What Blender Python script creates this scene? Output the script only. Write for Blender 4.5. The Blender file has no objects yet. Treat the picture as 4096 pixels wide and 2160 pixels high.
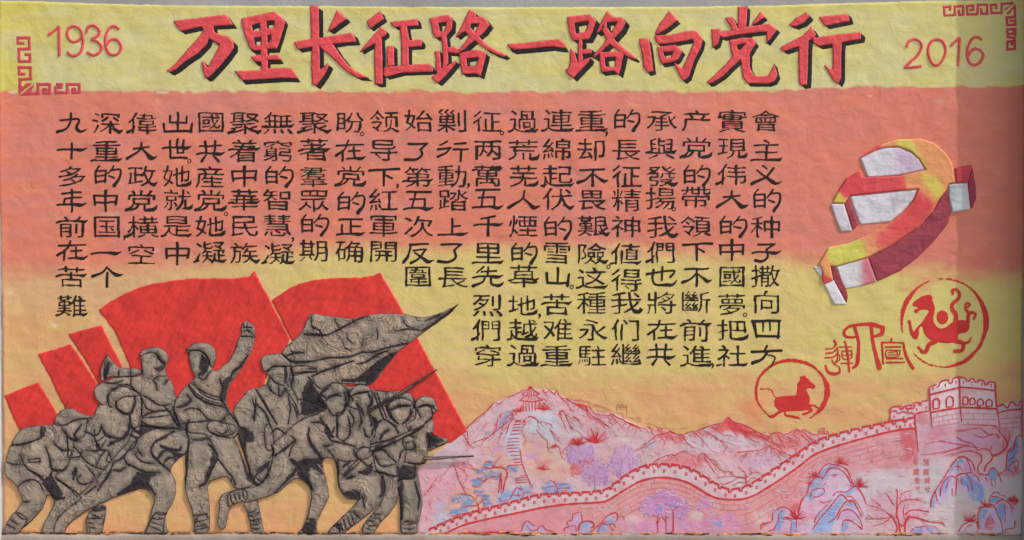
import bpy, math, random
import numpy as np

# ------------------------------------------------------------------ camera, light, exposure
scene = bpy.context.scene
C = scene.collection
BASE = 0.45                                   # height of the photograph's lower edge above the ground, metres


def W(px, py, d=0.0):                         # picture millimetres -> metres; d = mm proud of the wall
    return ((px - 2048.0) * .001, -d * .001, (2160.0 - py) * .001 + BASE)


cam_d = bpy.data.cameras.new('camera')
cam = bpy.data.objects.new('camera', cam_d)
C.objects.link(cam)
CAM_DIST = 7.0
cam.location = (0, -CAM_DIST, BASE + 1.08)
cam.rotation_euler = (math.radians(90), 0, 0)
cam_d.sensor_width = 36
cam_d.lens = 36 * (CAM_DIST - .006) / 4.096
cam_d.clip_end = 500
scene.camera = cam

SUN_EL, SUN_AZ = math.radians(46), math.radians(63)     # azimuth to the right of the wall's normal
wd = bpy.data.worlds.new('World'); scene.world = wd; wd.use_nodes = True
nt = wd.node_tree
sky = nt.nodes.new('ShaderNodeTexSky'); sky.sky_type = 'NISHITA'; sky.sun_disc = False
sky.sun_elevation = SUN_EL
sdir = (math.sin(SUN_AZ) * math.cos(SUN_EL), -math.cos(SUN_AZ) * math.cos(SUN_EL), math.sin(SUN_EL))
sky.sun_rotation = math.atan2(sdir[0], sdir[1])
sky.dust_density = 4.0; sky.air_density = 0.9; sky.ozone_density = 0.4
nt.links.new(sky.outputs[0], nt.nodes['Background'].inputs[0])
nt.nodes['Background'].inputs[1].default_value = 0.15
sun_d = bpy.data.lights.new('sun', 'SUN'); sun_d.energy = 2.6; sun_d.angle = math.radians(0.9)
sun_d.color = (1.0, .97, .92)
sun = bpy.data.objects.new('sun', sun_d); C.objects.link(sun)
sun.location = (3, -3, 5)
from mathutils import Vector
sun.rotation_euler = Vector(sdir).to_track_quat('Z', 'Y').to_euler()
scene.view_settings.view_transform = 'Standard'
scene.view_settings.look = 'None'
scene.view_settings.gamma = 1.0
scene.view_settings.exposure = 0.06
GAIN = 1.0

# ------------------------------------------------------------------ small helpers
rng = np.random.RandomState(7)
random.seed(7)
_lat = rng.uniform(-1, 1, (8, 256, 256))


def vn(x, y, s, seed=0, sy=None):             # smooth value noise, -1..1
    L = _lat[seed % 8]
    x = np.asarray(x, float) / s + seed * 17.3
    y = np.asarray(y, float) / (sy or s) + seed * 31.7
    xi = np.floor(x).astype(int); yi = np.floor(y).astype(int)
    fx = x - xi; fy = y - yi
    fx = fx * fx * (3 - 2 * fx); fy = fy * fy * (3 - 2 * fy)
    a = L[yi % 256, xi % 256]; b = L[yi % 256, (xi + 1) % 256]
    c = L[(yi + 1) % 256, xi % 256]; d = L[(yi + 1) % 256, (xi + 1) % 256]
    return (a * (1 - fx) + b * fx) * (1 - fy) + (c * (1 - fx) + d * fx) * fy


def fbm(x, y, s, seed=0, n=3, sy=None):
    r = 0; a = 1.0
    for k in range(n):
        r = r + a * vn(x, y, s / 2 ** k, seed + k, (sy or s) / 2 ** k); a *= .5
    return r / 1.6


def sst(t, a, b):
    t = np.clip((t - a) / (b - a), 0, 1)
    return t * t * (3 - 2 * t)


CROP = {'A': (600, 0, 3.22), 'B': (1300, 0, 3.22), 'C': (2000, 0, 3.22), 'D': (2700, 0, 3.22),
        'E': (0, 0, 3.22), 'F': (3296, 0, 3.22),
        'T1': (200, 420, 1.579), 'T2': (1200, 420, 1.579), 'T3': (2160, 420, 1.579), 'T4': (1840, 1000, 1.894),
        'S1': (0, 1480, 1.997), 'S2': (340, 1240, 2.829), 'S3': (340, 1680, 2.829), 'S4': (1000, 1160, 2.4256),
        'S5': (1000, 1600, 2.4244), 'S6': (0, 1060, 1.2347),
        'G1': (3200, 500, 1.7868), 'G2': (3560, 1080, 3.0858), 'G3': (2980, 1240, 2.6118), 'G4': (3500, 1460, 3.993),
        'L1': (1640, 1500, 2.0575), 'L2': (2300, 1560, 2.2633), 'L3': (3100, 1560, 2.263), 'L4': (1640, 1480, 1.0489),
        'P': (0, 0, 1.0)}


def P(s, key=None):
    """'A 12,34 56,78' -> measured positions in millimetres on the wall."""
    t = s.split()
    if key is None:
        key = t.pop(0)
    x0, y0, k = CROP[key]
    out = []
    for q in t:
        if q in CROP:
            x0, y0, k = CROP[q]; continue
        a, b = q.split(',')
        out.append((x0 + float(a) / k, y0 + float(b) / k))
    return np.array(out)


def chaikin(p, n=1, closed=True):
    for _ in range(n):
        if closed:
            q = np.roll(p, -1, 0)
            p = np.stack([p * .75 + q * .25, p * .25 + q * .75], 1).reshape(-1, 2)
        else:
            a, b = p[:-1], p[1:]
            m = np.stack([a * .75 + b * .25, a * .25 + b * .75], 1).reshape(-1, 2)
            p = np.vstack([p[:1], m, p[-1:]])
    return p


def catmull(p, step=8.0):
    p = np.asarray(p, float)
    if len(p) < 3:
        n = max(2, int(np.hypot(*(p[1] - p[0])) / step) + 1)
        t = np.linspace(0, 1, n)[:, None]
        return p[0] * (1 - t) + p[1] * t
    q = np.vstack([2 * p[0] - p[1], p, 2 * p[-1] - p[-2]])
    out = []
    for i in range(1, len(q) - 2):
        a, b, c, d = q[i - 1], q[i], q[i + 1], q[i + 2]
        n = max(1, int(np.hypot(*(c - b)) / step))
        t = (np.arange(n) / n)[:, None]
        out.append(.5 * (2 * b + (c - a) * t + (2 * a - 5 * b + 4 * c - d) * t ** 2 + (3 * b - a - 3 * c + d) * t ** 3))
    out.append(p[-1:])
    return np.vstack(out)


def sdist(X, Y, poly):
    """signed distance to one closed polygon, positive inside"""
    sh = X.shape; x = X.ravel(); y = Y.ravel()
    d2 = np.full(x.shape, 1e12); ins = np.zeros(x.shape, bool)
    a = poly; b = np.roll(poly, -1, 0)
    for (ax, ay), (bx, by) in zip(a, b):
        ex, ey = bx - ax, by - ay
        L = ex * ex + ey * ey
        if L < 1e-9:
            continue
        t = np.clip(((x - ax) * ex + (y - ay) * ey) / L, 0, 1)
        dx = x - ax - t * ex; dy = y - ay - t * ey
        d2 = np.minimum(d2, dx * dx + dy * dy)
        if ay != by:
            c = ((ay > y) != (by > y)) & (x < ex * (y - ay) / ey + ax)
            ins ^= c
    d = np.sqrt(d2)
    return np.where(ins, d, -d).reshape(sh)


def field(X, Y, polys, holes=()):
    F = None
    for p in polys:
        s = sdist(X, Y, p); F = s if F is None else np.maximum(F, s)
    for h in holes:
        F = np.minimum(F, -sdist(X, Y, h))
    return F


def grid(x0, y0, x1, y1, step):
    xs = np.arange(math.floor(x0 / step) * step, x1 + step, step)
    ys = np.arange(math.floor(y0 / step) * step, y1 + step, step)
    return np.meshgrid(xs, ys)


def bbox(polys, pad):
    p = np.vstack(polys)
    return p[:, 0].min() - pad, p[:, 1].min() - pad, p[:, 0].max() + pad, p[:, 1].max() + pad


def iso(F, X, Y):
    """polygonise F>0 on a grid; returns px,py,Fvals,loops,starts,totals"""
    ny, nx = F.shape
    ins = F > 0
    gid = -np.ones(F.shape, int); gi = np.nonzero(ins.ravel())[0]
    gid.ravel()[gi] = np.arange(len(gi)); n = len(gi)
    px = [X.ravel()[gi]]; py = [Y.ravel()[gi]]; fv = [F.ravel()[gi]]
    hc = ins[:, 1:] != ins[:, :-1]
    t = np.where(hc, F[:, :-1] / np.where(hc, F[:, :-1] - F[:, 1:], 1), 0)
    hid = -np.ones(hc.shape, int); k = np.nonzero(hc.ravel())[0]
    hid.ravel()[k] = n + np.arange(len(k)); n += len(k)
    st = X[0, 1] - X[0, 0]
    px.append((X[:, :-1] + t * st).ravel()[k]); py.append(Y[:, :-1].ravel()[k]); fv.append(np.zeros(len(k)))
    vc = ins[1:] != ins[:-1]
    t = np.where(vc, F[:-1] / np.where(vc, F[:-1] - F[1:], 1), 0)
    vid = -np.ones(vc.shape, int); k = np.nonzero(vc.ravel())[0]
    vid.ravel()[k] = n + np.arange(len(k)); n += len(k)
    px.append(X[:-1].ravel()[k]); py.append((Y[:-1] + t * st).ravel()[k]); fv.append(np.zeros(len(k)))
    code = (ins[:-1, :-1] * 1 + ins[:-1, 1:] * 2 + ins[1:, 1:] * 4 + ins[1:, :-1] * 8).ravel()
    ring = [gid[:-1, :-1].ravel(), hid[:-1].ravel(), gid[:-1, 1:].ravel(), vid[:, 1:].ravel(),
            gid[1:, 1:].ravel(), hid[1:].ravel(), gid[1:, :-1].ravel(), vid[:, :-1].ravel()]
    loops = []; tot = []
    for c in range(1, 16):
        idx = np.nonzero(code == c)[0]
        if not len(idx):
            continue
        b = [(c >> q) & 1 for q in range(4)]
        use = []
        for q in range(4):
            if b[q]:
                use.append(2 * q)
            if b[q] != b[(q + 1) % 4]:
                use.append(2 * q + 1)
        loops.append(np.stack([ring[u][idx] for u in use], 1).ravel())
        tot.append(np.full(len(idx), len(use)))
    if not loops:
        return None
    loops = np.concatenate(loops); tot = np.concatenate(tot)
    return np.concatenate(px), np.concatenate(py), np.concatenate(fv), loops, tot


def mk_mesh(name, co, loops, tot, mat, col=None, smooth=True):
    me = bpy.data.meshes.new(name)
    me.vertices.add(len(co)); me.vertices.foreach_set('co', np.asarray(co, np.float32).ravel())
    me.loops.add(len(loops)); me.loops.foreach_set('vertex_index', np.asarray(loops, np.int32))
    me.polygons.add(len(tot))
    st = np.concatenate([[0], np.cumsum(tot)[:-1]]).astype(np.int32)
    me.polygons.foreach_set('loop_start', st)
    me.polygons.foreach_set('loop_total', np.asarray(tot, np.int32))
    me.polygons.foreach_set('use_smooth', np.full(len(tot), smooth, bool))
    me.update(calc_edges=True); me.validate()
    if col is not None:
        at = me.attributes.new('paint', 'FLOAT_COLOR', 'POINT')
        at.data.foreach_set('color', np.concatenate([col, np.ones((len(col), 1))], 1).astype(np.float32).ravel())
    if mat:
        me.materials.append(mat)
    return me


SAT = 1.0


def lin(c):
    c = np.asarray(c, float) / 255.0
    g = (c @ np.array([.3, .59, .11]))[..., None]; c = np.clip(g + (c - g) * SAT, 0, 1)
    return np.where(c <= .04045, c / 12.92, ((c + .055) / 1.055) ** 2.4) * GAIN


def place(name, me, parent=None, loc=None):
    """link a mesh whose vertices are in world metres; the origin goes to its parent's or to loc"""
    o = bpy.data.objects.new(name, me); C.objects.link(o)
    if parent is not None:
        org = Vector((0, 0, 0)); p = parent
        while p is not None:
            org += p.location; p = p.parent
        o.parent = parent
    else:
        org = Vector(loc); o.location = loc
    n = len(me.vertices); co = np.empty(n * 3, np.float32); me.vertices.foreach_get('co', co)
    co = co.reshape(-1, 3) - np.array(org, np.float32); me.vertices.foreach_set('co', co.ravel()); me.update()
    return o


def tag(o, label, cat, group=None, kind=None):
    if label: o['label'] = label
    if cat: o['category'] = cat
    if group: o['group'] = group
    if kind: o['kind'] = kind
    return o


def thing(name, label, cat, px, py, group=None):
    o = bpy.data.objects.new(name, None); C.objects.link(o); o.empty_display_size = .05
    o.location = W(px, py, 0)
    return tag(o, label, cat, group)


# ------------------------------------------------------------------ materials
def mat_new(name, rough=.6, spec=.35):
    m = bpy.data.materials.new(name); m.use_nodes = True
    b = m.node_tree.nodes['Principled BSDF']
    b.inputs['Roughness'].default_value = rough
    b.inputs['Specular IOR Level'].default_value = spec
    return m, m.node_tree, b


def N(t, ty, **kw):
    n = t.nodes.new(ty)
    for k, v in kw.items():
        if k.startswith('i_'):
            n.inputs[int(k[2:])].default_value = v
        else:
            setattr(n, k, v)
    return n


def paint_mat(name, color=None, rough=.55, spec=.3, brush=(60, 9), brush_amt=.5, lump=22, lump_amt=.5,
              knife=0.0, var=.10, seed=0.0, vein=0.0, dist=.002, brush_rot=0.0):
    """oil-like paint on plaster: colour from the painted attribute or one colour; relief from noise"""
    m, t, b = mat_new(name, rough, spec)
    tc = N(t, 'ShaderNodeNewGeometry')                      # world position: the paint is laid on a fixed wall
    mp = N(t, 'ShaderNodeMapping'); mp.inputs['Location'].default_value = (seed, 0, seed * .7)
    t.links.new(tc.outputs['Position'], mp.inputs['Vector'])
    mb = N(t, 'ShaderNodeMapping'); mb.inputs['Scale'].default_value = (brush[1], brush[0], brush[0])
    mr = N(t, 'ShaderNodeMapping'); mr.inputs['Rotation'].default_value = (0, brush_rot, 0)
    t.links.new(mp.outputs[0], mr.inputs['Vector'])
    t.links.new(mr.outputs[0], mb.inputs['Vector'])
    nb = N(t, 'ShaderNodeTexNoise'); nb.inputs['Scale'].default_value = 1.0; nb.inputs['Detail'].default_value = 5
    t.links.new(mb.outputs[0], nb.inputs['Vector'])
    nl = N(t, 'ShaderNodeTexNoise'); nl.inputs['Scale'].default_value = lump; nl.inputs['Detail'].default_value = 7; nl.inputs['Roughness'].default_value = .58
    nl.inputs['Distortion'].default_value = .6
    t.links.new(mp.outputs[0], nl.inputs['Vector'])
    # height
    h1 = N(t, 'ShaderNodeMath', operation='MULTIPLY', i_1=brush_amt); t.links.new(nb.outputs[0], h1.inputs[0])
    h2 = N(t, 'ShaderNodeMath', operation='MULTIPLY_ADD', i_1=lump_amt)
    t.links.new(nl.outputs[0], h2.inputs[0]); t.links.new(h1.outputs[0], h2.inputs[2])
    hh = h2
    if knife:
        nk = N(t, 'ShaderNodeTexNoise'); nk.inputs['Scale'].default_value = 9; nk.inputs['Detail'].default_value = 3
        nk.inputs['Distortion'].default_value = 1.6
        t.links.new(mp.outputs[0], nk.inputs['Vector'])
        k1 = N(t, 'ShaderNodeMath', operation='MULTIPLY', i_1=9.0); t.links.new(nk.outputs[0], k1.inputs[0])
        k2 = N(t, 'ShaderNodeMath', operation='FRACT'); t.links.new(k1.outputs[0], k2.inputs[0])
        k3 = N(t, 'ShaderNodeMath', operation='POWER', i_1=3.0); t.links.new(k2.outputs[0], k3.inputs[0])
        # only where a second noise allows
        ng = N(t, 'ShaderNodeTexNoise'); ng.inputs['Scale'].default_value = 19; t.links.new(mp.outputs[0], ng.inputs['Vector'])
        kg = N(t, 'ShaderNodeMapRange', i_1=.42, i_2=.62); t.links.new(ng.outputs[0], kg.inputs[0])
        k4 = N(t, 'ShaderNodeMath', operation='MULTIPLY'); t.links.new(k3.outputs[0], k4.inputs[0]); t.links.new(kg.outputs[0], k4.inputs[1])
        k5 = N(t, 'ShaderNodeMath', operation='MULTIPLY_ADD', i_1=knife); t.links.new(k4.outputs[0], k5.inputs[0]); t.links.new(hh.outputs[0], k5.inputs[2])
        hh = k5
    bp = N(t, 'ShaderNodeBump'); bp.inputs['Distance'].default_value = dist; bp.inputs['Strength'].default_value = 1.0
    t.links.new(hh.outputs[0], bp.inputs['Height']); t.links.new(bp.outputs[0], b.inputs['Normal'])
    # colour
    if color is None:
        at = N(t, 'ShaderNodeAttribute'); at.attribute_name = 'paint'; src = at.outputs['Color']
    else:
        rgb = N(t, 'ShaderNodeRGB'); rgb.outputs[0].default_value = (*lin(color), 1); src = rgb.outputs[0]
    n2 = N(t, 'ShaderNodeTexNoise'); n2.inputs['Scale'].default_value = 9; n2.inputs['Detail'].default_value = 6
    t.links.new(mp.outputs[0], n2.inputs['Vector'])
    ad = N(t, 'ShaderNodeMath', operation='ADD'); t.links.new(nb.outputs[0], ad.inputs[0]); t.links.new(n2.outputs[0], ad.inputs[1])
    mrg = N(t, 'ShaderNodeMapRange', i_1=.7, i_2=1.3, i_3=1 - var, i_4=1 + var); t.links.new(ad.outputs[0], mrg.inputs[0])
    mx = N(t, 'ShaderNodeVectorMath', operation='SCALE'); t.links.new(src, mx.inputs[0]); t.links.new(mrg.outputs[0], mx.inputs['Scale'])
    t.links.new(mx.outputs[0], b.inputs['Base Color'])
    rr = N(t, 'ShaderNodeMapRange', i_1=.3, i_2=.7, i_3=rough - .12, i_4=rough + .12); t.links.new(nl.outputs[0], rr.inputs[0])
    t.links.new(rr.outputs[0], b.inputs['Roughness'])
    return m


def concrete_mat(name, color, speck=.35, stain=.25, dist=.0015):
    m, t, b = mat_new(name, .85, .2)
    tc = N(t, 'ShaderNodeNewGeometry')
    n1 = N(t, 'ShaderNodeTexNoise'); n1.inputs['Scale'].default_value = 3.2; n1.inputs['Detail'].default_value = 8; n1.inputs['Roughness'].default_value = .62
    n2 = N(t, 'ShaderNodeTexNoise'); n2.inputs['Scale'].default_value = 120; n2.inputs['Detail'].default_value = 4
    v = N(t, 'ShaderNodeTexVoronoi'); v.inputs['Scale'].default_value = 38
    for n in (n1, n2, v): t.links.new(tc.outputs['Position'], n.inputs['Vector'])
    r1 = N(t, 'ShaderNodeMapRange', i_1=.3, i_2=.7, i_3=1 - stain, i_4=1 + stain * .6); t.links.new(n1.outputs[0], r1.inputs[0])
    r2 = N(t, 'ShaderNodeMapRange', i_1=.3, i_2=.7, i_3=.93, i_4=1.07); t.links.new(n2.outputs[0], r2.inputs[0])
    r3 = N(t, 'ShaderNodeMapRange', i_1=.02, i_2=.11, i_3=1 - speck, i_4=1.0); t.links.new(v.outputs['Distance'], r3.inputs[0])
    a = N(t, 'ShaderNodeMath', operation='MULTIPLY'); t.links.new(r1.outputs[0], a.inputs[0]); t.links.new(r2.outputs[0], a.inputs[1])
    c = N(t, 'ShaderNodeMath', operation='MULTIPLY'); t.links.new(a.outputs[0], c.inputs[0]); t.links.new(r3.outputs[0], c.inputs[1])
    rgb = N(t, 'ShaderNodeRGB'); rgb.outputs[0].default_value = (*lin(color), 1)
    mx = N(t, 'ShaderNodeVectorMath', operation='SCALE'); t.links.new(rgb.outputs[0], mx.inputs[0]); t.links.new(c.outputs[0], mx.inputs['Scale'])
    t.links.new(mx.outputs[0], b.inputs['Base Color'])
    bp = N(t, 'ShaderNodeBump'); bp.inputs['Distance'].default_value = dist; t.links.new(c.outputs[0], bp.inputs['Height']); t.links.new(bp.outputs[0], b.inputs['Normal'])
    return m


M = {}
M['plaster'] = paint_mat('painted_plaster', None, brush=(34, 13), brush_amt=.22, lump=13, lump_amt=.9, var=.05, dist=.0046, rough=.52, knife=.14, spec=.42)
M['washes'] = paint_mat('landscape_paint', None, brush=(70, 40), brush_amt=.3, lump=26, lump_amt=.6, var=.07, dist=.0035, seed=2)
M['clay'] = paint_mat('grey_relief_paint', None, rough=.68, spec=.2, brush=(45, 45), brush_amt=.35, lump=30, lump_amt=.6, knife=1.5, var=.09, dist=.0034, seed=4)
M['flag'] = paint_mat('red_flag_paint', (206, 56, 52), rough=.5, brush=(70, 12), brush_amt=.8, lump=20, lump_amt=.7, var=.17, dist=.004, seed=5, brush_rot=1.0)
M['title'] = paint_mat('title_red_paint', (215, 78, 84), rough=.5, brush=(60, 30), brush_amt=.7, lump=40, lump_amt=.8, var=.10, dist=.004, seed=6)
M['black_side'] = paint_mat('black_shadow_paint', (34, 31, 34), rough=.5, brush=(60, 60), brush_amt=.6, lump=45, lump_amt=.6, var=.25, dist=.003, seed=7)
M['ink'] = paint_mat('black_ink', (36, 27, 25), rough=.5, brush=(60, 60), lump=30, var=.25, dist=.0008, seed=8)
M['digit'] = paint_mat('digit_red_paint', (212, 84, 90), rough=.5, brush=(60, 60), lump=50, var=.10, dist=.002, seed=9)
M['fret'] = paint_mat('fret_red_paint', (193, 72, 84), rough=.55, brush=(60, 30), lump=40, var=.10, dist=.002, seed=10)
M['seal'] = paint_mat('seal_red_paint', (193, 48, 46), rough=.55, brush=(60, 30), lump=40, var=.12, dist=.001, seed=11)
M['line'] = paint_mat('red_line_paint', (201, 58, 64), rough=.6, brush=(80, 80), lump=60, var=.16, dist=.0006, seed=12)
M['faint'] = paint_mat('faint_red_line_paint', (206, 112, 116), rough=.6, brush=(80, 80), lump=60, var=.14, dist=.0006, seed=13)
M['emblem'] = paint_mat('emblem_paint', None, rough=.55, brush=(50, 18), brush_amt=.5, lump=30, lump_amt=.7, var=.07, dist=.004, seed=14)
M['ledge'] = concrete_mat('ledge_render', (160, 150, 139), speck=.5, stain=.3)
M['concrete'] = concrete_mat('grey_concrete', (160, 160, 162), speck=.35, stain=.2)
M['pale'] = concrete_mat('pale_render', (196, 192, 186), speck=.25, stain=.18)
M['ground'] = concrete_mat('paved_ground', (172, 162, 142), speck=.2, stain=.2)
M['crust'] = paint_mat('orange_crust', (222, 150, 100), lump=60, var=.25, dist=.004, seed=15)

# ------------------------------------------------------------------ plaster surface of the wall
PST = 6.0
GX, GY = grid(-120, -60, 4220, 2220, PST)
_gx0, _gy0 = GX[0, 0], GY[0, 0]
ZW = (8.0 + 2.4 * fbm(GX, GY, 210, 1, 2) + 1.5 * vn(GX, GY, 75, 3) + .7 * vn(GX, GY, 33, 4)
      + .8 * np.abs(vn(GX, GY, 90, 5, 28)))


def bil(R, x, y):
    fx = np.clip((np.asarray(x) - _gx0) / PST, 0, R.shape[1] - 1.001); fy = np.clip((np.asarray(y) - _gy0) / PST, 0, R.shape[0] - 1.001)
    xi = fx.astype(int); yi = fy.astype(int); fx = fx - xi; fy = fy - yi
    if R.ndim == 3:
        fx = fx[..., None]; fy = fy[..., None]
    return (R[yi, xi] * (1 - fx) + R[yi, xi + 1] * fx) * (1 - fy) + (R[yi + 1, xi] * (1 - fx) + R[yi + 1, xi + 1] * fx) * fy


def HW(x, y):
    return bil(ZW, x, y)


# ------------------------------------------------------------------ paint canvas (sRGB values of the pigments)
def lerp(a, b, t):
    t = np.asarray(t)[..., None]
    return np.asarray(a, float) * (1 - t) + np.asarray(b, float) * t


X, Y = GX, GY
n1 = fbm(X, Y, 160, 2, 3, 60); n2 = fbm(X, Y, 60, 5, 3, 22); n3 = fbm(X, Y, 420, 0, 2, 200)
yel = lerp((204, 197, 124), (203, 198, 144), sst(n1 + .5 * n3, -.5, .7))
yel = lerp(yel, (202, 192, 90), .75 * np.clip(sst(X, 380, 20) * sst(-n1, -.7, .5) + sst(n2, .35, .9) * .5 + sst(Y, 60, 25) * .5, 0, 1))
sal = lerp((214, 126, 104), (208, 128, 116), sst(n1, -.5, .6))
sal = lerp(sal, (210, 118, 100), sst(X, 2900, 3700) * .5)
sal = lerp(sal, (218, 138, 110), sst(n2, .2, .8) * .6)
low = lerp((206, 190, 116), (210, 186, 126), sst(n1, -.4, .6))
low = lerp(low, (203, 196, 96), sst(n2 + n1 * .5, .35, .9) * .6)
low = lerp(low, (208, 168, 124), sst(X, 1250, 600))
low = lerp(low, (203, 194, 114), sst(X, 3150, 3500) * .45)
ora = lerp((210, 172, 116), (212, 162, 116), sst(n1, -.5, .6))
ora = lerp(ora, (222, 158, 112), sst(Y, 1980, 2140) * .8 * sst(n2, -.6, .4))
yb = 366 + 8 * n2 + 6 * vn(X, Y, 25, 6) - 20 * sst(X, 3000, 3500)
img = lerp(yel, sal, sst(Y, yb - 4, yb + 4))
trans = np.interp(X, [0, 300, 900, 1300, 2000, 2600, 3200, 3800, 4100], [1085, 1070, 1030, 985, 985, 1000, 1035, 1085, 1110])
img = lerp(img, low, sst(Y + 26 * n1 + 12 * n2, trans - 55, trans + 60))
tr2 = np.interp(X, [0, 600, 1500, 2000, 3000, 3500, 4100], [1230, 1280, 1440, 1525, 1500, 1515, 1450])
img = lerp(img, ora, sst(Y + 30 * n1 + 14 * n2, tr2 - 70, tr2 + 75))
CANVAS = img


def wash(img, pts, col, alpha=.6, soft=22, rag=10, seed=3, holes=()):
    """brush a soft-edged patch of pigment (mm polygon) onto a canvas"""
    x0, y0, x1, y1 = bbox([pts], soft + rag)
    i0 = max(0, int((y0 - _gy0) / PST)); i1 = min(img.shape[0], int((y1 - _gy0) / PST) + 2)
    j0 = max(0, int((x0 - _gx0) / PST)); j1 = min(img.shape[1], int((x1 - _gx0) / PST) + 2)
    if i1 <= i0 or j1 <= j0: return
    x, y = GX[i0:i1, j0:j1], GY[i0:i1, j0:j1]
    F = sdist(x, y, pts) + rag * (fbm(x, y, 34, seed, 2) + .55 * vn(x, y, 13, seed + 2))
    a = sst(F, -soft, soft) * alpha
    img[i0:i1, j0:j1] = lerp(img[i0:i1, j0:j1], col, a)


def ell(key, cx, cy, rx, ry, n=18):
    x0, y0, k = CROP[key]
    t = np.linspace(0, 2 * np.pi, n, endpoint=False)
    return np.stack([x0 + (cx + rx * np.cos(t)) / k, y0 + (cy + ry * np.sin(t)) / k], 1)


def paint_col(img, x, y):
    return lin(np.clip(bil(img, x, y), 0, 255))


# ------------------------------------------------------------------ builders on the wall
def relief(name, polys, mat, parent=None, holes=(), step=3.0, H=8.0, ramp=5.0, base=None, edge=-.5, rough=0.0,
           noise=0.0, img=None, colf=None, pad=None, sm=0, warp=None, label=None, puff=0.0, loc=None, mode='wall'):
    """a raised patch with real sides: outline polygons in wall millimetres, H mm proud of the plaster"""
    if sm:
        polys = [chaikin(p, sm) for p in polys]; holes = [chaikin(p, sm) for p in holes]
    Xg, Yg = grid(*bbox(polys, (pad or 3 * step)), step)
    F = field(Xg, Yg, polys, holes)
    if rough:
        F = F + rough * fbm(Xg, Yg, 14, 2, 2)
    r = iso(F, Xg, Yg)
    if r is None: return None
    px, py, fv, loops, tot = r
    b = HW(px, py) if base is None else HW(px, py) + base
    h = b + edge * (fv <= 0) + H * np.clip(fv / ramp, 0, 1) ** .6
    if puff:
        h = h + puff * (1 - np.exp(-np.maximum(fv, 0) / 14))
    if noise:
        h = h + noise * fbm(px, py, 26, 1, 3) * np.clip(fv / ramp, 0, 1)
    co = np.stack([(px - 2048) * .001, -h * .001, (2160 - py) * .001 + BASE], 1)
    col = None
    if colf is not None: col = colf(px, py)
    elif img is not None: col = paint_col(img, px, py)
    me = mk_mesh(name, co, loops, tot, mat, col)
    cx, cy = px.mean(), py.max()
    o = place(name, me, parent, loc or W(cx, cy, 0))
    if label: o['label'] = label
    return o


def strokes(name, lst, mat, parent=None, off=.8, height=0.0, jit=.12, taper=True, loc=None, base=0.0, seed=0, step=5.0,
            label=None):
    """brush strokes as ribbons that follow the plaster; lst of (pts, width) or (pts, w0, w1)"""
    co = []; loops = []; tot = []; nb = 0
    r = np.random.RandomState(len(lst) * 7 + seed)
    for it in lst:
        pts = it[0]; w0 = it[1]; w1 = it[2] if len(it) > 2 else it[1]
        p = catmull(pts, step)
        if len(p) < 2: continue
        d = np.gradient(p, axis=0); L = np.hypot(d[:, 0], d[:, 1]) + 1e-9
        nx, ny = -d[:, 1] / L, d[:, 0] / L
        t = np.linspace(0, 1, len(p))
        w = (w0 * (1 - t) + w1 * t) * (1 + jit * 2 * vn(p[:, 0], p[:, 1], 13, 3))
        if taper:
            w = w * np.clip(np.minimum(t, 1 - t) * L.sum() / (w0 + .1) + .35, .35, 1)
        w = w * .5
        k = len(p)
        ja = 1 + jit * r.uniform(-1, 1, k)
        lx, ly = p[:, 0] + nx * w * ja, p[:, 1] + ny * w * ja
        rx, ry = p[:, 0] - nx * w * ja, p[:, 1] - ny * w * ja
        o = base + off
        for ax, ay, hh in ((lx, ly, o), (p[:, 0], p[:, 1], o + height), (rx, ry, o)):
            co.append(np.stack([(ax - 2048) * .001, -(HW(ax, ay) + hh) * .001, (2160 - ay) * .001 + BASE], 1))
        i = np.arange(k - 1)
        for s in (0, 1):
            a = nb + s * k + i
            loops.append(np.stack([a, a + k, a + k + 1, a + 1], 1).ravel()); tot.append(np.full(k - 1, 4))
        nb += 3 * k
    co = np.vstack(co); loops = np.concatenate(loops); tot = np.concatenate(tot)
    me = mk_mesh(name, co, loops, tot, mat)
    c = co.mean(0)
    o = place(name, me, parent, loc or (c[0], 0, co[:, 2].min()))
    if label: o['label'] = label
    return o


# ------------------------------------------------------------------ structure: ground, concrete wall
def box_mesh(name, x0, x1, y0, y1, z0, z1, mat, bevel=.006):
    import bmesh
    bm = bmesh.new(); bmesh.ops.create_cube(bm, size=1)
    for v in bm.verts:
        v.co = (x0 + (v.co.x + .5) * (x1 - x0), y0 + (v.co.y + .5) * (y1 - y0), z0 + (v.co.z + .5) * (z1 - z0))
    bmesh.ops.bevel(bm, geom=bm.edges[:], offset=bevel, segments=2, affect='EDGES')
    me = bpy.data.meshes.new(name); bm.to_mesh(me); bm.free(); me.materials.append(mat)
    return me


gnd = bpy.data.meshes.new('ground')
gnd.from_pydata([(-150, -150, 0), (150, -150, 0), (150, 150, 0), (-150, 150, 0)], [], [(0, 1, 2, 3)])
gnd.materials.append(M['ground'])
go = bpy.data.objects.new('ground', gnd); C.objects.link(go); go['kind'] = 'structure'

wall = bpy.data.objects.new('concrete_wall', None); C.objects.link(wall); wall.location = (0, 0, 0)
tag(wall, 'grey concrete wall with pale side piers framing the whole painted mural', 'wall')
place('wall_face', box_mesh('wall_face', -3.6, 3.6, -.004, .24, 0, 3.3, M['concrete']), wall)
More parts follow.
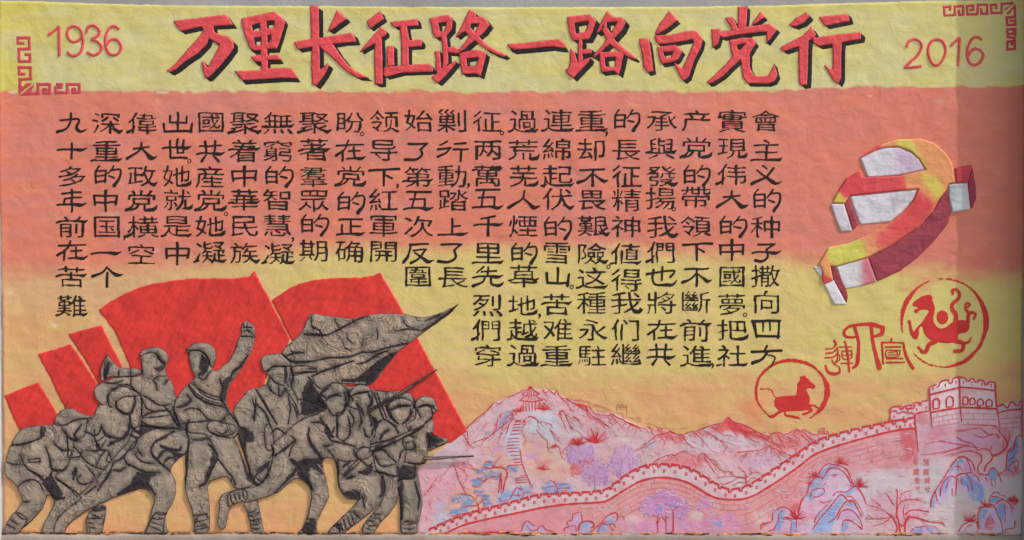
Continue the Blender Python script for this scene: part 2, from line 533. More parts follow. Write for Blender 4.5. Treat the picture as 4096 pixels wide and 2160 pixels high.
# side piers; their inner faces lean a little, as the photograph's lens shows them
def pier(xb, xt, xo, depth, name, mat, label):
    z1 = 3.3
    v = [(xb, -depth, 0), (xo, -depth, 0), (xo, 0, 0), (xb, 0, 0), (xt, -depth, z1), (xo, -depth, z1), (xo, 0, z1), (xt, 0, z1)]
    f = [(0, 1, 5, 4), (1, 2, 6, 5), (2, 3, 7, 6), (3, 0, 4, 7), (4, 5, 6, 7), (3, 2, 1, 0)]
    me = bpy.data.meshes.new(name); me.from_pydata(v, [], f if xo > xb else [tuple(reversed(q)) for q in f]); me.materials.append(mat)
    o = place(name, me, wall); o['label'] = label
    return o
PIER_D = .147
pier(2.040 - .0055, 2.040 + .018, 2.52, PIER_D, 'pier', M['concrete'], 'grey pier at the right edge, in shade')
pier(-2.036, -2.036 - .028, -2.52, .05, 'pier', M['pale'], 'pale pier at the left edge')
# ledge under the mural
Xl, Yl = grid(-60, 2124, 4160, 2600, 8.0)
Fl = (Yl - (2134 + 3 * fbm(Xl, Yl, 60, 3, 3) + 3 * sst(Xl, 1500, 4000)))
Fl = np.minimum(Fl, 2590 - Yl)
px, py, fv, loops, tot = iso(Fl, Xl, Yl)
hl = 9 + 9 * np.clip(fv / 10, 0, 1) ** .5 + 1.2 * fbm(px, py, 40, 2, 3)
me = mk_mesh('ledge', np.stack([(px - 2048) * .001, -hl * .001, (2160 - py) * .001 + BASE], 1), loops, tot, M['ledge'])
place('ledge', me, wall)
crl = []
for i in range(420):
    x = random.uniform(5, 4070); y = 2132 + random.uniform(-6, 6) + 4 * (x > 2000)
    L = random.uniform(6, 40)
    crl.append((np.array([[x, y], [x + L * .5, y + random.uniform(-2, 2)], [x + L, y + random.uniform(-3, 3)]]), random.uniform(2, 6)))
oc = strokes('paint_crust', crl, M['crust'], wall, off=3.0, height=2.5, jit=.5)
oc['kind'] = 'stuff'
od = strokes('dirt_crust', [(q[0] + np.array([random.uniform(-30, 30), random.uniform(1, 5)]), random.uniform(1.5, 3.5)) for q in crl[:150]], M['black_side'], wall, off=5.5, height=2.0, jit=.6)
od['kind'] = 'stuff'

# ------------------------------------------------------------------ the painted panel
# emblem and figure undertones that lie on the panel itself
wash(CANVAS, P('G2 640,120 900,140 1100,350 1160,640 1080,980 800,1160 500,1160 240,980 150,700 200,380'), (206, 194, 122), .35, 30)
wash(CANVAS, P('G1 700,1180 900,1080 1000,1100 860,1200'), (222, 140, 110), .5, 20)
wash(CANVAS, P('L2 1480,100 1700,60 1700,300 1560,290'), (218, 140, 104), .7, 26)
for i in range(46):
    cx, cy = random.uniform(0, 4096), random.uniform(30, 1500)
    wash(CANVAS, ell('P', cx, cy, random.uniform(6, 40), random.uniform(3, 9)), random.choice([(226, 196, 160), (214, 150, 120), (206, 204, 110), (200, 190, 150)]), .4, 5, 5, i % 6)
for cx, cy, rx, ry in ((55, 368, 25, 5), (650, 370, 26, 6), (2028, 365, 12, 5), (40, 1172, 10, 5), (218, 1302, 12, 5), (3478, 385, 8, 3), (2640, 300, 12, 4)):
    wash(CANVAS, ell('P', cx, cy, rx, ry), (215, 205, 180), .8, 3, 2)
wash(CANVAS, P('P -50,800 14,900 18,1400 22,2140 -50,2140'), (226, 150, 110), .5, 8)
panel_poly = P('P 0,2 160,5 330,12 560,18 800,22 1050,24 1300,24 1600,26 2000,29 2300,28 2700,27 2950,24 3150,20 3300,14 3500,9 3700,4 3900,1 4100,-2 '
               '4100,400 4098,800 4092,1200 4088,1700 4085,2136 3600,2138 3000,2140 2400,2140 1800,2137 1200,2134 600,2133 16,2131 13,1700 10,1300 6,1050 2,880 -4,700 -6,300')
Fp = sdist(GX, GY, panel_poly) + 1.6 * fbm(GX, GY, 22, 4, 2)
px, py, fv, loops, tot = iso(Fp, GX, GY)
h = np.where(fv <= 0, 3.5, HW(px, py) * np.clip(.72 + fv / 22, 0, 1))
co = np.stack([(px - 2048) * .001, -h * .001, (2160 - py) * .001 + BASE], 1)
panel = place('mural_panel', mk_mesh('mural_panel', co, loops, tot, M['plaster'], paint_col(CANVAS, px, py)), None, W(2048, 2136))
tag(panel, 'plastered mural panel painted yellow, salmon and ochre in soft bands behind everything', 'mural')

# ------------------------------------------------------------------ title characters
TITLE = [
 ('first', 'slanting hooked character, leftmost of the big red title, beside the one with four holes',
  ['A 305,270 600,235 980,190 1030,255 1080,328 820,338 660,345 400,402 350,350',
   'A 660,330 820,330 830,420 760,500 740,560 620,690 450,800 330,900 265,932 218,910 330,820 480,650 620,490 690,400',
   'A 760,430 830,415 930,455 1020,480 1082,545 1085,620 1000,740 880,880 760,1000 715,1005 690,930 665,800 690,785 745,870 800,770 880,620 900,575 840,545 765,500'], [], (14, 12)),
 ('second', 'red title character with four small square holes, standing on a long bottom bar',
  ['A 1180,240 1300,215 1600,150 1750,265 1700,440 1640,630 1510,630 1515,715 1650,708 1697,775 1520,775 1520,880 1830,880 1910,1010 1700,1005 1200,1040 1095,920 1440,905 1430,800 1360,795 1295,728 1425,712 1425,650 1340,655 1280,610 1230,470 1180,310'],
  ['A 1310,330 1415,295 1418,400 1330,405', 'A 1500,275 1600,270 1600,355 1510,365', 'A 1340,490 1430,480 1435,578 1355,578', 'A 1515,460 1560,450 1560,540 1520,550'], (9, 14)),
 ('third', 'red title character with a tall upright touching the grey wall top and a detached dot',
  ['A 2065,85 2110,65 2175,100 2180,480 2185,600 2190,900 2290,820 2305,850 2250,960 2180,1060 2140,1110 2090,1080 2080,900 2085,640',
   'A 1857,545 2080,500 2240,480 2584,425 2620,445 2660,540 2480,555 2350,570 2085,610 1905,640',
   'A 2190,590 2360,575 2444,700 2554,840 2654,920 2814,1005 2674,1002 2544,930 2404,800 2274,680 2200,625',
   'A 2410,130 2535,245 2320,400 2292,395 2340,290'], [], (15, 11)),
 ('fourth', 'red title character with two-stroke left side and an upright post on its base bar',
  ['B 540,275 690,155 720,155 760,245 585,370 560,340',
   'B 720,350 790,400 790,450 730,490 740,700 745,1085 690,1090 645,1080 635,700 640,560 450,675 470,640 560,530 640,440',
   'B 840,285 1190,245 1205,320 1200,335 890,350', 'B 970,330 1055,330 1070,430 1090,520 1240,515 1255,560 1240,600 1080,610 1080,740 1085,850 985,850 985,600 970,420',
   'B 800,600 890,595 895,850 800,860 795,700', 'B 760,870 1000,840 1350,825 1395,890 1390,925 1000,940 790,990 755,970'], [], (12, 10)),
 ('fifth', 'red title character just left of the single horizontal dash, with box on a stem',
  ['B 1343,240 1590,190 1645,250 1635,380 1560,470 1420,490 1385,420 1370,320',
   'B 1490,460 1565,460 1580,600 1590,820 1500,900 1520,820 1510,560', 'B 1575,610 1670,600 1712,640 1690,700 1650,685 1570,680',
   'B 1410,665 1480,655 1500,900 1450,980 1425,900 1430,760', 'B 1420,960 1500,890 1570,850 1690,780 1680,830 1590,940 1460,1072 1420,1050 1372,995',
   'B 1860,125 1940,165 1945,225 1820,400 1760,430 1700,480 1690,465 1740,370 1800,250',
   'B 1800,290 1900,225 2000,215 2060,235 2125,320 2050,420 1990,470 1900,545 1780,650 1700,695 1680,690 1760,600 1840,500 1850,460 1800,400',
   'B 1800,360 1860,330 1930,420 2000,490 2100,590 2220,660 2345,712 2300,735 2200,700 2080,640 1960,550 1860,470',
   'B 1730,690 1900,645 2010,648 2080,690 2040,850 2005,985 1940,950 1770,955 1740,830'],
  ['B 1460,300 1565,285 1560,330 1540,405 1480,405', 'B 1880,310 1985,305 1930,420 1870,350', 'B 1820,760 1980,740 1950,840 1835,860'], (13, 11)),
 ('sixth', 'single long red dash lying between the two alike title characters',
  ['C 95,570 400,545 640,515 770,505 830,560 860,622 800,620 680,600 400,625 180,645 120,610'], [], (9, 15)),
 ('seventh', 'red title character just right of the single horizontal dash, with box on a stem',
  ['C 868,215 1160,185 1240,270 1190,420 1140,510 940,525 905,470 870,300', 'C 1005,500 1060,500 1060,640 1180,630 1185,690 1060,700 1070,770 1000,810 1005,640',
   'C 905,625 960,660 1000,810 990,900 890,880 905,760', 'C 890,870 990,810 1080,770 1170,740 1140,800 1060,880 940,1010 880,960 840,900',
   'C 1380,145 1450,215 1330,310 1290,400 1240,435 1240,410 1290,310 1340,210',
   'C 1330,280 1440,220 1570,225 1620,290 1570,390 1480,490 1420,560 1310,660 1200,755 1205,710 1290,620 1370,510 1400,450 1330,370',
   'C 1300,370 1370,350 1420,430 1490,530 1600,620 1745,740 1735,770 1620,720 1500,640 1400,560 1340,450',
   'C 1280,675 1600,660 1560,850 1530,970 1460,915 1300,935 1285,800'],
  ['C 960,300 1145,270 1100,415 975,435', 'C 1375,290 1510,285 1425,425 1370,345', 'C 1345,745 1485,735 1480,860 1360,860'], (15, 12)),
 ('eighth', 'red title character with a small box inside a bent frame and a separate left post',
  ['C 2180,140 2290,260 2150,370 2030,440 1992,435 2060,300', 'C 1795,500 1840,490 1920,510 1950,700 1975,920 1900,935 1850,870 1830,700 1795,560',
   'C 1990,460 2200,450 2480,390 2530,400 2610,500 2590,600 2500,780 2430,990 2370,1040 2330,1010 2240,820 2250,805 2350,885 2420,720 2490,560 2480,510 2250,550 2050,575 2010,540',
   'C 2020,605 2260,580 2350,660 2290,770 2230,800 2080,825 2050,740'], ['C 2100,675 2230,665 2200,740 2130,745'], (10, 12)),
 ('ninth', 'red title character with crown of three strokes and a hooked tail at lower right',
  ['D 810,90 935,85 925,240 915,350 810,370 810,230', 'D 640,230 740,220 800,340 810,380 735,400 700,320', 'D 1105,150 1160,220 1050,300 980,325 1030,250',
   'D 470,375 570,370 600,405 720,395 900,350 1150,315 1220,310 1320,380 1180,560 1175,410 960,430 750,460 620,490 580,470 550,570 485,615 475,480',
   'D 700,520 850,490 1000,485 1045,555 960,690 960,860 1010,960 1080,985 1200,975 1280,820 1320,970 1280,1050 1200,1078 930,1075 870,990 855,850 840,770 740,860 620,980 480,1070 430,1078 410,1055 560,920 660,820 740,720 715,640'],
  ['D 800,580 910,560 830,650 800,630'], (10, 11)),
 ('tenth', 'walking-man red title character, rightmost, with separate short bar above a T stroke',
  ['D 1470,320 1560,230 1690,160 1730,220 1650,300 1540,345', 'D 1755,350 1810,440 1800,480 1720,530 1715,620 1710,900 1700,1095 1620,1105 1595,1060 1590,700 1590,600 1400,665 1360,640 1370,600 1500,540 1640,460',
   'D 1855,220 2225,180 2250,275 1935,335 1890,280',
   'D 1780,490 2000,455 2380,415 2395,430 2390,510 2145,550 2140,700 2140,1000 2100,1085 2030,1030 1920,840 2000,880 2030,890 2030,700 2020,570 1850,595 1780,560 1765,520'], [], (14, 11)),
]
for nm, lab, polys, holes, d in TITLE:
    pp = [P(s) for s in polys]; hh = [P(s) for s in holes]
    allp = np.vstack(pp)
    t = thing('title_character', lab, 'title character', allp[:, 0].mean(), allp[:, 1].max(), 'big red raised characters of the title')
    # painted black side: the face outline swept down to the right, a low step on the wall
    Xg, Yg = grid(*bbox(pp, 30), 2.5)
    Fs = None
    d = (d[0] * 1.2, d[1] * 1.2)
    for k in np.linspace(.0, 1, 6):
        q = field(Xg - d[0] * k, Yg - d[1] * k, pp, hh)
        Fs = q if Fs is None else np.maximum(Fs, q)
    Ff = field(Xg, Yg, pp, hh) + 1.1 * fbm(Xg, Yg, 13, 2, 2)
    Fs = np.maximum(Fs, Ff + 1.2) + .9 * fbm(Xg, Yg, 15, 5, 2)
    for F, H, nme, mt, bs in ((Fs, 1.6, 'painted_side', M['black_side'], 0), (Ff, 3.8, 'raised_face', M['title'], 1.2)):
        px, py, fv, loops, tot = iso(F, Xg, Yg)
        h = HW(px, py) + bs + np.where(fv <= 0, -.6, 0) + H * np.clip(fv / 3, 0, 1) ** .6 + 1.5 * fbm(px, py, 24, 3, 3) * np.clip(fv / 4, 0, 1)
        co = np.stack([(px - 2048) * .001, -h * .001, (2160 - py) * .001 + BASE], 1)
        place(nme, mk_mesh(nme, co, loops, tot, mt), t)

# ------------------------------------------------------------------ years and corner frets
def year(lab, chars, px, py):
    t = thing('year_number', lab, 'year number', px, py, 'painted year numbers beside the title')
    for st in chars:
        strokes('digit', [(P(s), 13) for s in st], M['digit'], t, off=-.3, height=5.5, jit=.06, taper=False)
year('year 1936 in thin raised red digits, upper left', [
    ['E 625,455 700,400 765,342', 'E 765,342 766,500 768,725'],
    ['E 1045,490 1000,530 940,540 885,490 868,410 905,350 970,340 1035,380 1065,470 1072,560 1045,670 985,715 920,715 868,668'],
    ['E 1110,425 1140,350 1205,330 1275,375 1285,430 1240,480 1180,507', 'E 1180,507 1270,545 1315,610 1275,685 1200,712 1125,670'],
    ['E 1540,378 1480,338 1410,365 1365,470 1365,590 1405,685 1460,710 1520,695 1565,620 1545,550 1490,506 1420,520 1380,580']], 330, 230)
year('year 2016 in thin raised red digits, upper right, half in shade', [
    ['F 1060,610 1085,545 1160,503 1230,530 1258,600 1205,710 1110,800 1040,866', 'F 1040,866 1130,868 1255,850'],
    ['F 1452,505 1520,525 1562,610 1558,700 1500,810 1440,843 1380,800 1342,690 1350,590 1395,525 1452,505'],
    ['F 1632,590 1690,535 1745,485', 'F 1745,485 1740,600 1727,850'],
    ['F 2035,515 1980,480 1910,500 1855,600 1842,700 1870,800 1935,838 2010,800 2048,710 2010,650 1940,630 1880,675 1862,720']], 3780, 275)


def fret(lab, paths, bars, w, px, py):
    t = thing('corner_fret', lab, 'fret ornament', px, py, 'red key-pattern corner ornaments')
    for s in paths:
        p = P(s); polys = []
        for a, b in zip(p[:-1], p[1:]):
            u = (b - a) / np.hypot(*(b - a)); n = np.array([-u[1], u[0]]) * w / 2; e = u * w / 2
            polys.append(np.array([a - e + n, b + e + n, b + e - n, a - e - n]))
        relief('fret_unit', polys, M['fret'], t, step=2.5, H=1.6, ramp=4, rough=.8)
    for s in bars:
        relief('fret_corner', [P(s)], M['fret'], t, step=2.5, H=1.6, ramp=4, rough=.8)
fret('red key-pattern corner ornament at the left, below the year 1936', [
    'E 300,558 235,558 234,488 378,488 380,630 245,632 248,790 388,790 388,702 337,702',
    'E 312,955 248,955 248,868 393,868 398,1016 258,1022 262,1150',
    'E 350,1208 493,1203 490,1088 645,1088 645,1198 568,1198 568,1152 598,1150',
    'E 792,1088 792,1126 718,1126 722,1192 875,1192 868,1088 1025,1088 1025,1192 942,1192 942,1150 972,1148', 'E 745,1088 800,1088'],
    ['E 235,1100 300,1110 350,1068 430,1070 240,1222', 'E 250,1234 440,1078 440,1120 395,1190 520,1185 520,1228'], 13.5, 190, 382)
fret('red key-pattern corner ornament at the top right corner, in shade', [
    'F 1625,125 1625,82 1545,92 1553,200 1686,192 1685,84 1792,78 1795,188 1740,192 1738,140',
    'F 1885,128 1922,125 1920,72 1840,78 1845,185 1975,182 1985,62 2100,60 2103,176 2028,178 2025,120',
    'F 2215,105 2215,60 2150,62 2160,168 2285,165 2290,50 2420,42', 'F 2456,90 2458,222 2350,225 2358,322 2462,320 2462,268 2405,270',
    'F 2395,440 2440,438 2440,400', 'F 2462,375 2358,378 2362,478 2455,490 2455,632 2358,636 2362,535 2415,533 2415,570', 'F 2462,375 2460,450'],
    ['F 2310,160 2330,110 2410,60 2470,25', 'F 2330,185 2474,45 2474,130 2430,120 2390,185'], 11.5, 3990, 205)

# ------------------------------------------------------------------ brush-written text
_fc = bpy.data.curves.new('glyph_source', 'FONT'); _fo = bpy.data.objects.new('glyph_source', _fc); C.objects.link(_fo)
_gl = {}


def glyph(ch):
    """outline loops of one character from Blender's own default typeface, em box 0..1, y down"""
    if ch in _gl: return _gl[ch]
    _fc.body = ch; bpy.context.view_layer.update()
    cu = _fo.to_curve(bpy.context.evaluated_depsgraph_get(), apply_modifiers=False)
    out = []
    for s in cu.splines:
        bp = s.bezier_points; n = len(bp); pts = []
        for i in range(n):
            a, b = bp[i], bp[(i + 1) % n]
            p0, p1, p2, p3 = (np.array(q[:2]) for q in (a.co, a.handle_right, b.handle_left, b.co))
            chord = np.hypot(*(p3 - p0)); bend = abs(np.cross(p1 - p0, p3 - p0)) + abs(np.cross(p2 - p0, p3 - p0))
            k = 1 if bend < 1e-5 else 4
            for t in np.arange(k) / k:
                pts.append((1 - t) ** 3 * p0 + 3 * t * (1 - t) ** 2 * p1 + 3 * t * t * (1 - t) * p2 + t ** 3 * p3)
        out.append(np.array(pts))
    _fo.to_curve_clear()
    al = np.vstack(out); lo, hi = al.min(0), al.max(0); c = (lo + hi) / 2
    out = [np.stack([p[:, 0] - .5, -(p[:, 1] - c[1] * .75 - .38 * .25)], 1) for p in out]
    _gl[ch] = out
    return out


def sd_loops(X, Y, loops):
    sh = X.shape; x = X.ravel(); y = Y.ravel()
    d2 = np.full(x.shape, 1e12); ins = np.zeros(x.shape, bool)
    for poly in loops:
        for (ax, ay), (bx, by) in zip(poly, np.roll(poly, -1, 0)):
            ex, ey = bx - ax, by - ay; L = ex * ex + ey * ey
            if L < 1e-9: continue
            t = np.clip(((x - ax) * ex + (y - ay) * ey) / L, 0, 1)
            dx = x - ax - t * ex; dy = y - ay - t * ey
            d2 = np.minimum(d2, dx * dx + dy * dy)
            if ay != by: ins ^= ((ay > y) != (by > y)) & (x < ex * (y - ay) / ey + ax)
    d = np.sqrt(d2)
    return np.where(ins, d, -d).reshape(sh)


def capsules(X, Y, lst, F=None):
    """union of brush strokes; lst of (widths, pts)"""
    if F is None: F = np.full(X.shape, -99.0)
    for ws, pts in lst:
        p = catmull(pts, 7.0); s = np.concatenate([[0], np.cumsum(np.hypot(*np.diff(p, axis=0).T))]); s = s / s[-1]
        r = np.interp(s, np.linspace(0, 1, len(ws)), ws) / 2
        for i in range(len(p) - 1):
            a, b = p[i], p[i + 1]; e = b - a; L = e @ e + 1e-9
            t = np.clip(((X - a[0]) * e[0] + (Y - a[1]) * e[1]) / L, 0, 1)
            d = np.hypot(X - a[0] - t * e[0], Y - a[1] - t * e[1])
            F = np.maximum(F, r[i] * (1 - t) + r[i + 1] * t - d)
    return F


MAIN = '8,7,7,14,3|2,%d 22,%d 60,%d 84,%d 102,%d'


def main(y): return MAIN % (y + 4, y, y, y + 3, y - 7)


HAND = {
 '一': [main(50)], '十': [main(45), '9,8|50,15 50,92'],
 '九': ['9,8,8,11|48,5 45,45 30,75 0,92', '7,7,8,13,3|10,36 72,32 66,68 80,88 102,76'],
 '大': ['8,6|22,38 78,32', '8,8,12|50,10 44,45 0,86', '6,9,17,3|50,38 66,62 86,86 104,76'],
 '人': ['8,8,13|52,8 44,45 0,86', '6,9,17,3|46,40 64,62 84,86 104,76'],
 '中': ['11,8|50,0 50,100', '10,8|10,26 13,72', '7,7|10,26 90,24', '8,10|90,24 86,68', '7|14,60 86,57'],
 '不': ['8,7|8,14 92,10', '8,10|50,14 50,94', '7,8,13|46,34 26,62 0,76', '6,9,15,3|56,36 76,58 90,72 104,64'],
 '下': ['10,8,10|2,18 50,14 100,10', '11,8|50,16 50,94', '6,9|58,40 74,54'],
 '上': ['9,8|48,8 48,80', '7,6|50,42 78,38', main(82)],
 '了': ['9,7|14,14 80,12', '8,8|80,12 56,40', '9,9,12|56,40 62,74 38,94 4,92'],
 '的': ['7,6|24,2 12,22', '9,7|10,27 11,86', '7|10,27 46,25', '8,8|46,25 45,84', '6|10,52 45,50', '7|10,80 46,78',
       '7,6|74,2 66,20 54,40', '7,7,9,14|66,22 96,20 97,58 78,100', '6,8|58,52 78,60'],
 '山': ['10,9|50,6 50,80', '11,9|10,32 13,82', '9|13,82 88,82', '9,10|90,36 86,96'],
 '在': ['8,6|4,25 96,20', '8,7,10|44,2 32,42 2,72', '9,8|24,50 24,96', '7,6|46,52 84,50', '8|64,34 64,84', '7,7,14,3|38,87 72,86 88,88 104,76'],
 '个': ['6,8,12|50,2 32,28 0,46', '6,9,15,3|50,6 70,32 88,44 104,36', '9,10|50,30 50,100'],
 '千': ['8,6|74,6 24,18', main(46), '9,10|50,14 50,98'],
 '也': ['9,7,9|4,38 92,18 80,50', '8,9|54,2 52,66', '9,8,8,15,3|26,16 26,84 72,90 88,90 104,66'],
 '子': ['8,7|22,10 80,8', '7|80,8 52,34', '8,9,12|52,34 56,76 34,98 12,92', main(50)],
 '义': ['8,6|40,2 54,18', '8,8,13|76,14 50,58 2,90', '6,8,16,3|18,26 50,58 84,88 104,78'],
 '正': ['8,7|10,14 92,10', '8|52,14 52,82', '7|54,48 86,45', '9,8|22,40 22,82', main(84)],
 '共': ['9,8|32,4 35,62', '9,8|68,2 64,62', '7,6|12,28 90,25', main(62), '6,10|36,72 20,98', '6,10|62,72 80,98'],
 '年': ['8,7|18,14 84,10', '7,6|28,38 84,35', '8,8|28,38 24,66', main(66), '9,8|52,0 52,102'],
 '大': ['8,6|22,38 78,32', '8,8,12|50,10 44,45 0,86', '6,9,17,3|50,38 66,62 86,86 104,76'],
 '五': ['9,8|12,8 92,6', '8,7|40,10 30,86', '7|22,44 74,42', '8|74,42 70,84', main(86)],
 '出': ['9,8|50,0 50,84', '9,7|24,16 24,46', '7|24,46 78,46', '8|80,18 78,48', '10,8|4,54 6,90', '9|6,90 94,88', '8,9|96,50 93,92'],
 '反': ['9,7|22,14 84,10', '8,8,12|24,14 20,60 2,98', '7,6|34,40 78,36', '7,8,11|76,36 56,74 26,100', '6,9,16,3|40,50 62,74 84,96 104,88'],
 '行': ['8,7|32,4 8,22', '9,7|2,44 44,36', '8,7,9|40,38 30,58 0,80', '8|56,16 94,12', '8,7|52,44 102,40', '9,9|78,44 77,100'],
 '先': ['8,6|36,2 14,30', '7|30,26 80,22', main(48), '8|52,4 52,48', '8,8,12|42,50 36,72 2,96', '8,8,9,14,3|62,50 62,82 80,92 94,90 104,76'],
 '方': ['9,8|52,0 44,18', '12,9,9,10|0,26 50,24 100,22', '8,10,14|52,28 34,62 2,78', '5,6,6|54,40 80,56 62,100'],
 '长': ['8|30,6 30,88', main(46)],
 '四': ['11,9|4,12 100,10', '13,9|8,14 18,86', '9|18,80 98,84', '8|97,12 94,92', '9,6|42,14 42,60', '7,5|64,14 66,56'],
 '世': [main(40), '10,8|26,12 28,90', '9,7|52,4 52,68', '9,7|74,8 72,66', '6|52,66 74,64', '8,9|28,88 86,90'],
}

NA = set('深政聚族艱險我發伏')
PIE = set('偉党横聚產們伟值')
HK = set('她就党现現荒芜先地把')
BARF = {'重': 91, '里': 92, '連': 90, '過': 90, '進': 90, '这': 90, '越': 90, '起': 90, '苦': 42, '華': 60, '無': 62, '第': 66, '是': 92, '導': 60, '難': 90, '前': 24, '草': 66, '與': 64, '主': 92, '社': 90, '値': 92, '萬': 20, '著': 52, '着': 40, '凝': 90, '疑': 90}

COLS = [
 # key, x, [(char, y)...]
 ('T1', 140, '九115 十285 多450 年605 前770 在920 苦1085 难1270'.replace('难', '難'), []),
 ('T1', 357, '深115 重290 的445 中605 国770 一935 个1085', [(',', 'T1', 470, 838)]),
 ('T1', 583, '偉115 大290 政450 党605 横770 空940', []),
 ('T1', 805, '出115 世280 她450 就600 是765 中940', [('o', 'T1', 882, 355)]),
 ('T1', 1015, '國110 共290 産455 党605 她765 凝930', [('o', 'T1', 1114, 687)]),
 ('T1', 1232, '聚115 着290 中450 華600 民765 族935', []),
 ('T1', 1440, '無115 窮290 的450 智600 慧760 凝940', [(',', 'T1', 1533, 850)]),
 ('T2', 88, '聚115 著280 羣455 眾605 的755 期920', []),
 ('T2', 318, '盼110 在290 党450 的615 正770 确925', [('o', 'T2', 394, 182)]),
 ('T2', 530, '领105 导285 下455 紅600 軍765 開925', [(',', 'T2', 615, 512)]),
 ('T2', 748, '始100 了290 第455 五605 次765 反930 圍1085', []),
 ('T2', 965, '剿100 行290 動450 踏600 上775 了930 長1090', [(',', 'T2', 1063, 508)]),
 ('T2', 1185, '征105 两285 萬445 五595 千760 里935 先1085 烈1265 們1421 穿1582', [('o', 'T2', 1276, 177)]),
 ('T2', 1410, '過105 荒285 芜450 人600 煙765 的935 草1080 地1265 越1421 過1582', [(',', 'T4', 600, 500)]),
 ('T3', 110, '連100 綿280 起450 伏595 的775 雪935 山1085 苦1260 难1421 重1582', [('o', 'T3', 201, 1149)]),
 ('T3', 330, '重100 却285 不455 畏600 艱765 險940 这1095 種1250 永1421 駐1582', [(',', 'T3', 419, 182), ('o', 'T3', 433, 1021)]),
 ('T3', 545, '的95 長285 征450 精600 神770 値940 得1105 我1250 们1421 繼1575', []),
 ('T3', 765, '承100 與275 發450 揚590 我770 們930 也1085 將1250 在1421 共1575', [('o', 'T3', 845, 657)]),
 ('T3', 988, '产100 党270 的445 帶582 領765 下925 不1085 斷1245 前1421 進1585', [(',', 'T4', 1912, 877)]),
 ('T3', 1212, '實100 現275 伟440 大595 的765 中915 國1085 夢1260 把1421 社1585', [('o', 'T3', 1295, 1325)]),
 ('T3', 1428, '會100 主285 义445 的600 种770 子930 撒1080 向1245 四1415 方1590', []),
]
LABC = ['leftmost column of black brush text, eight characters ending beside the big flag',
 'second text column from the left, ending above the big flag',
 'third text column from the left, six black characters over the flag curve',
 'fourth text column from the left, with a small circle stop after its second character',
 'fifth text column from the left, topped by a character boxed in a frame',
 'sixth text column from the left, above the pointed corner of the big flag',
 'seventh text column from the left, above the gap between the two large flags',
 'eighth text column from the left, above the left end of the second large flag',
 'ninth text column from the left, with a circle stop after its first character',
 'tenth text column from the left, comma after its third character, above the second large flag',
 'eleventh text column from the left, seven characters, last one boxed, right of the second large flag',
 'twelfth text column from the left, seven characters ending above the grey banner tip',
 'thirteenth text column from the left, first of the ten-character columns, right of the grey banner tip',
 'eighth text column from the right, ten characters with a comma after the eighth',
 'seventh text column from the right, with a circle stop after its seventh character',
 'sixth text column from the right, with a comma after its first character',
 'fifth text column from the right, starting with a two-part character and no punctuation',
 'fourth text column from the right, circle stop after its fourth character',
 'third text column from the right, comma at its very foot',
 'second text column from the right, circle stop beside its eighth character',
 'rightmost column of black brush text, ending above the horse roundel']
rc = random.Random(11)
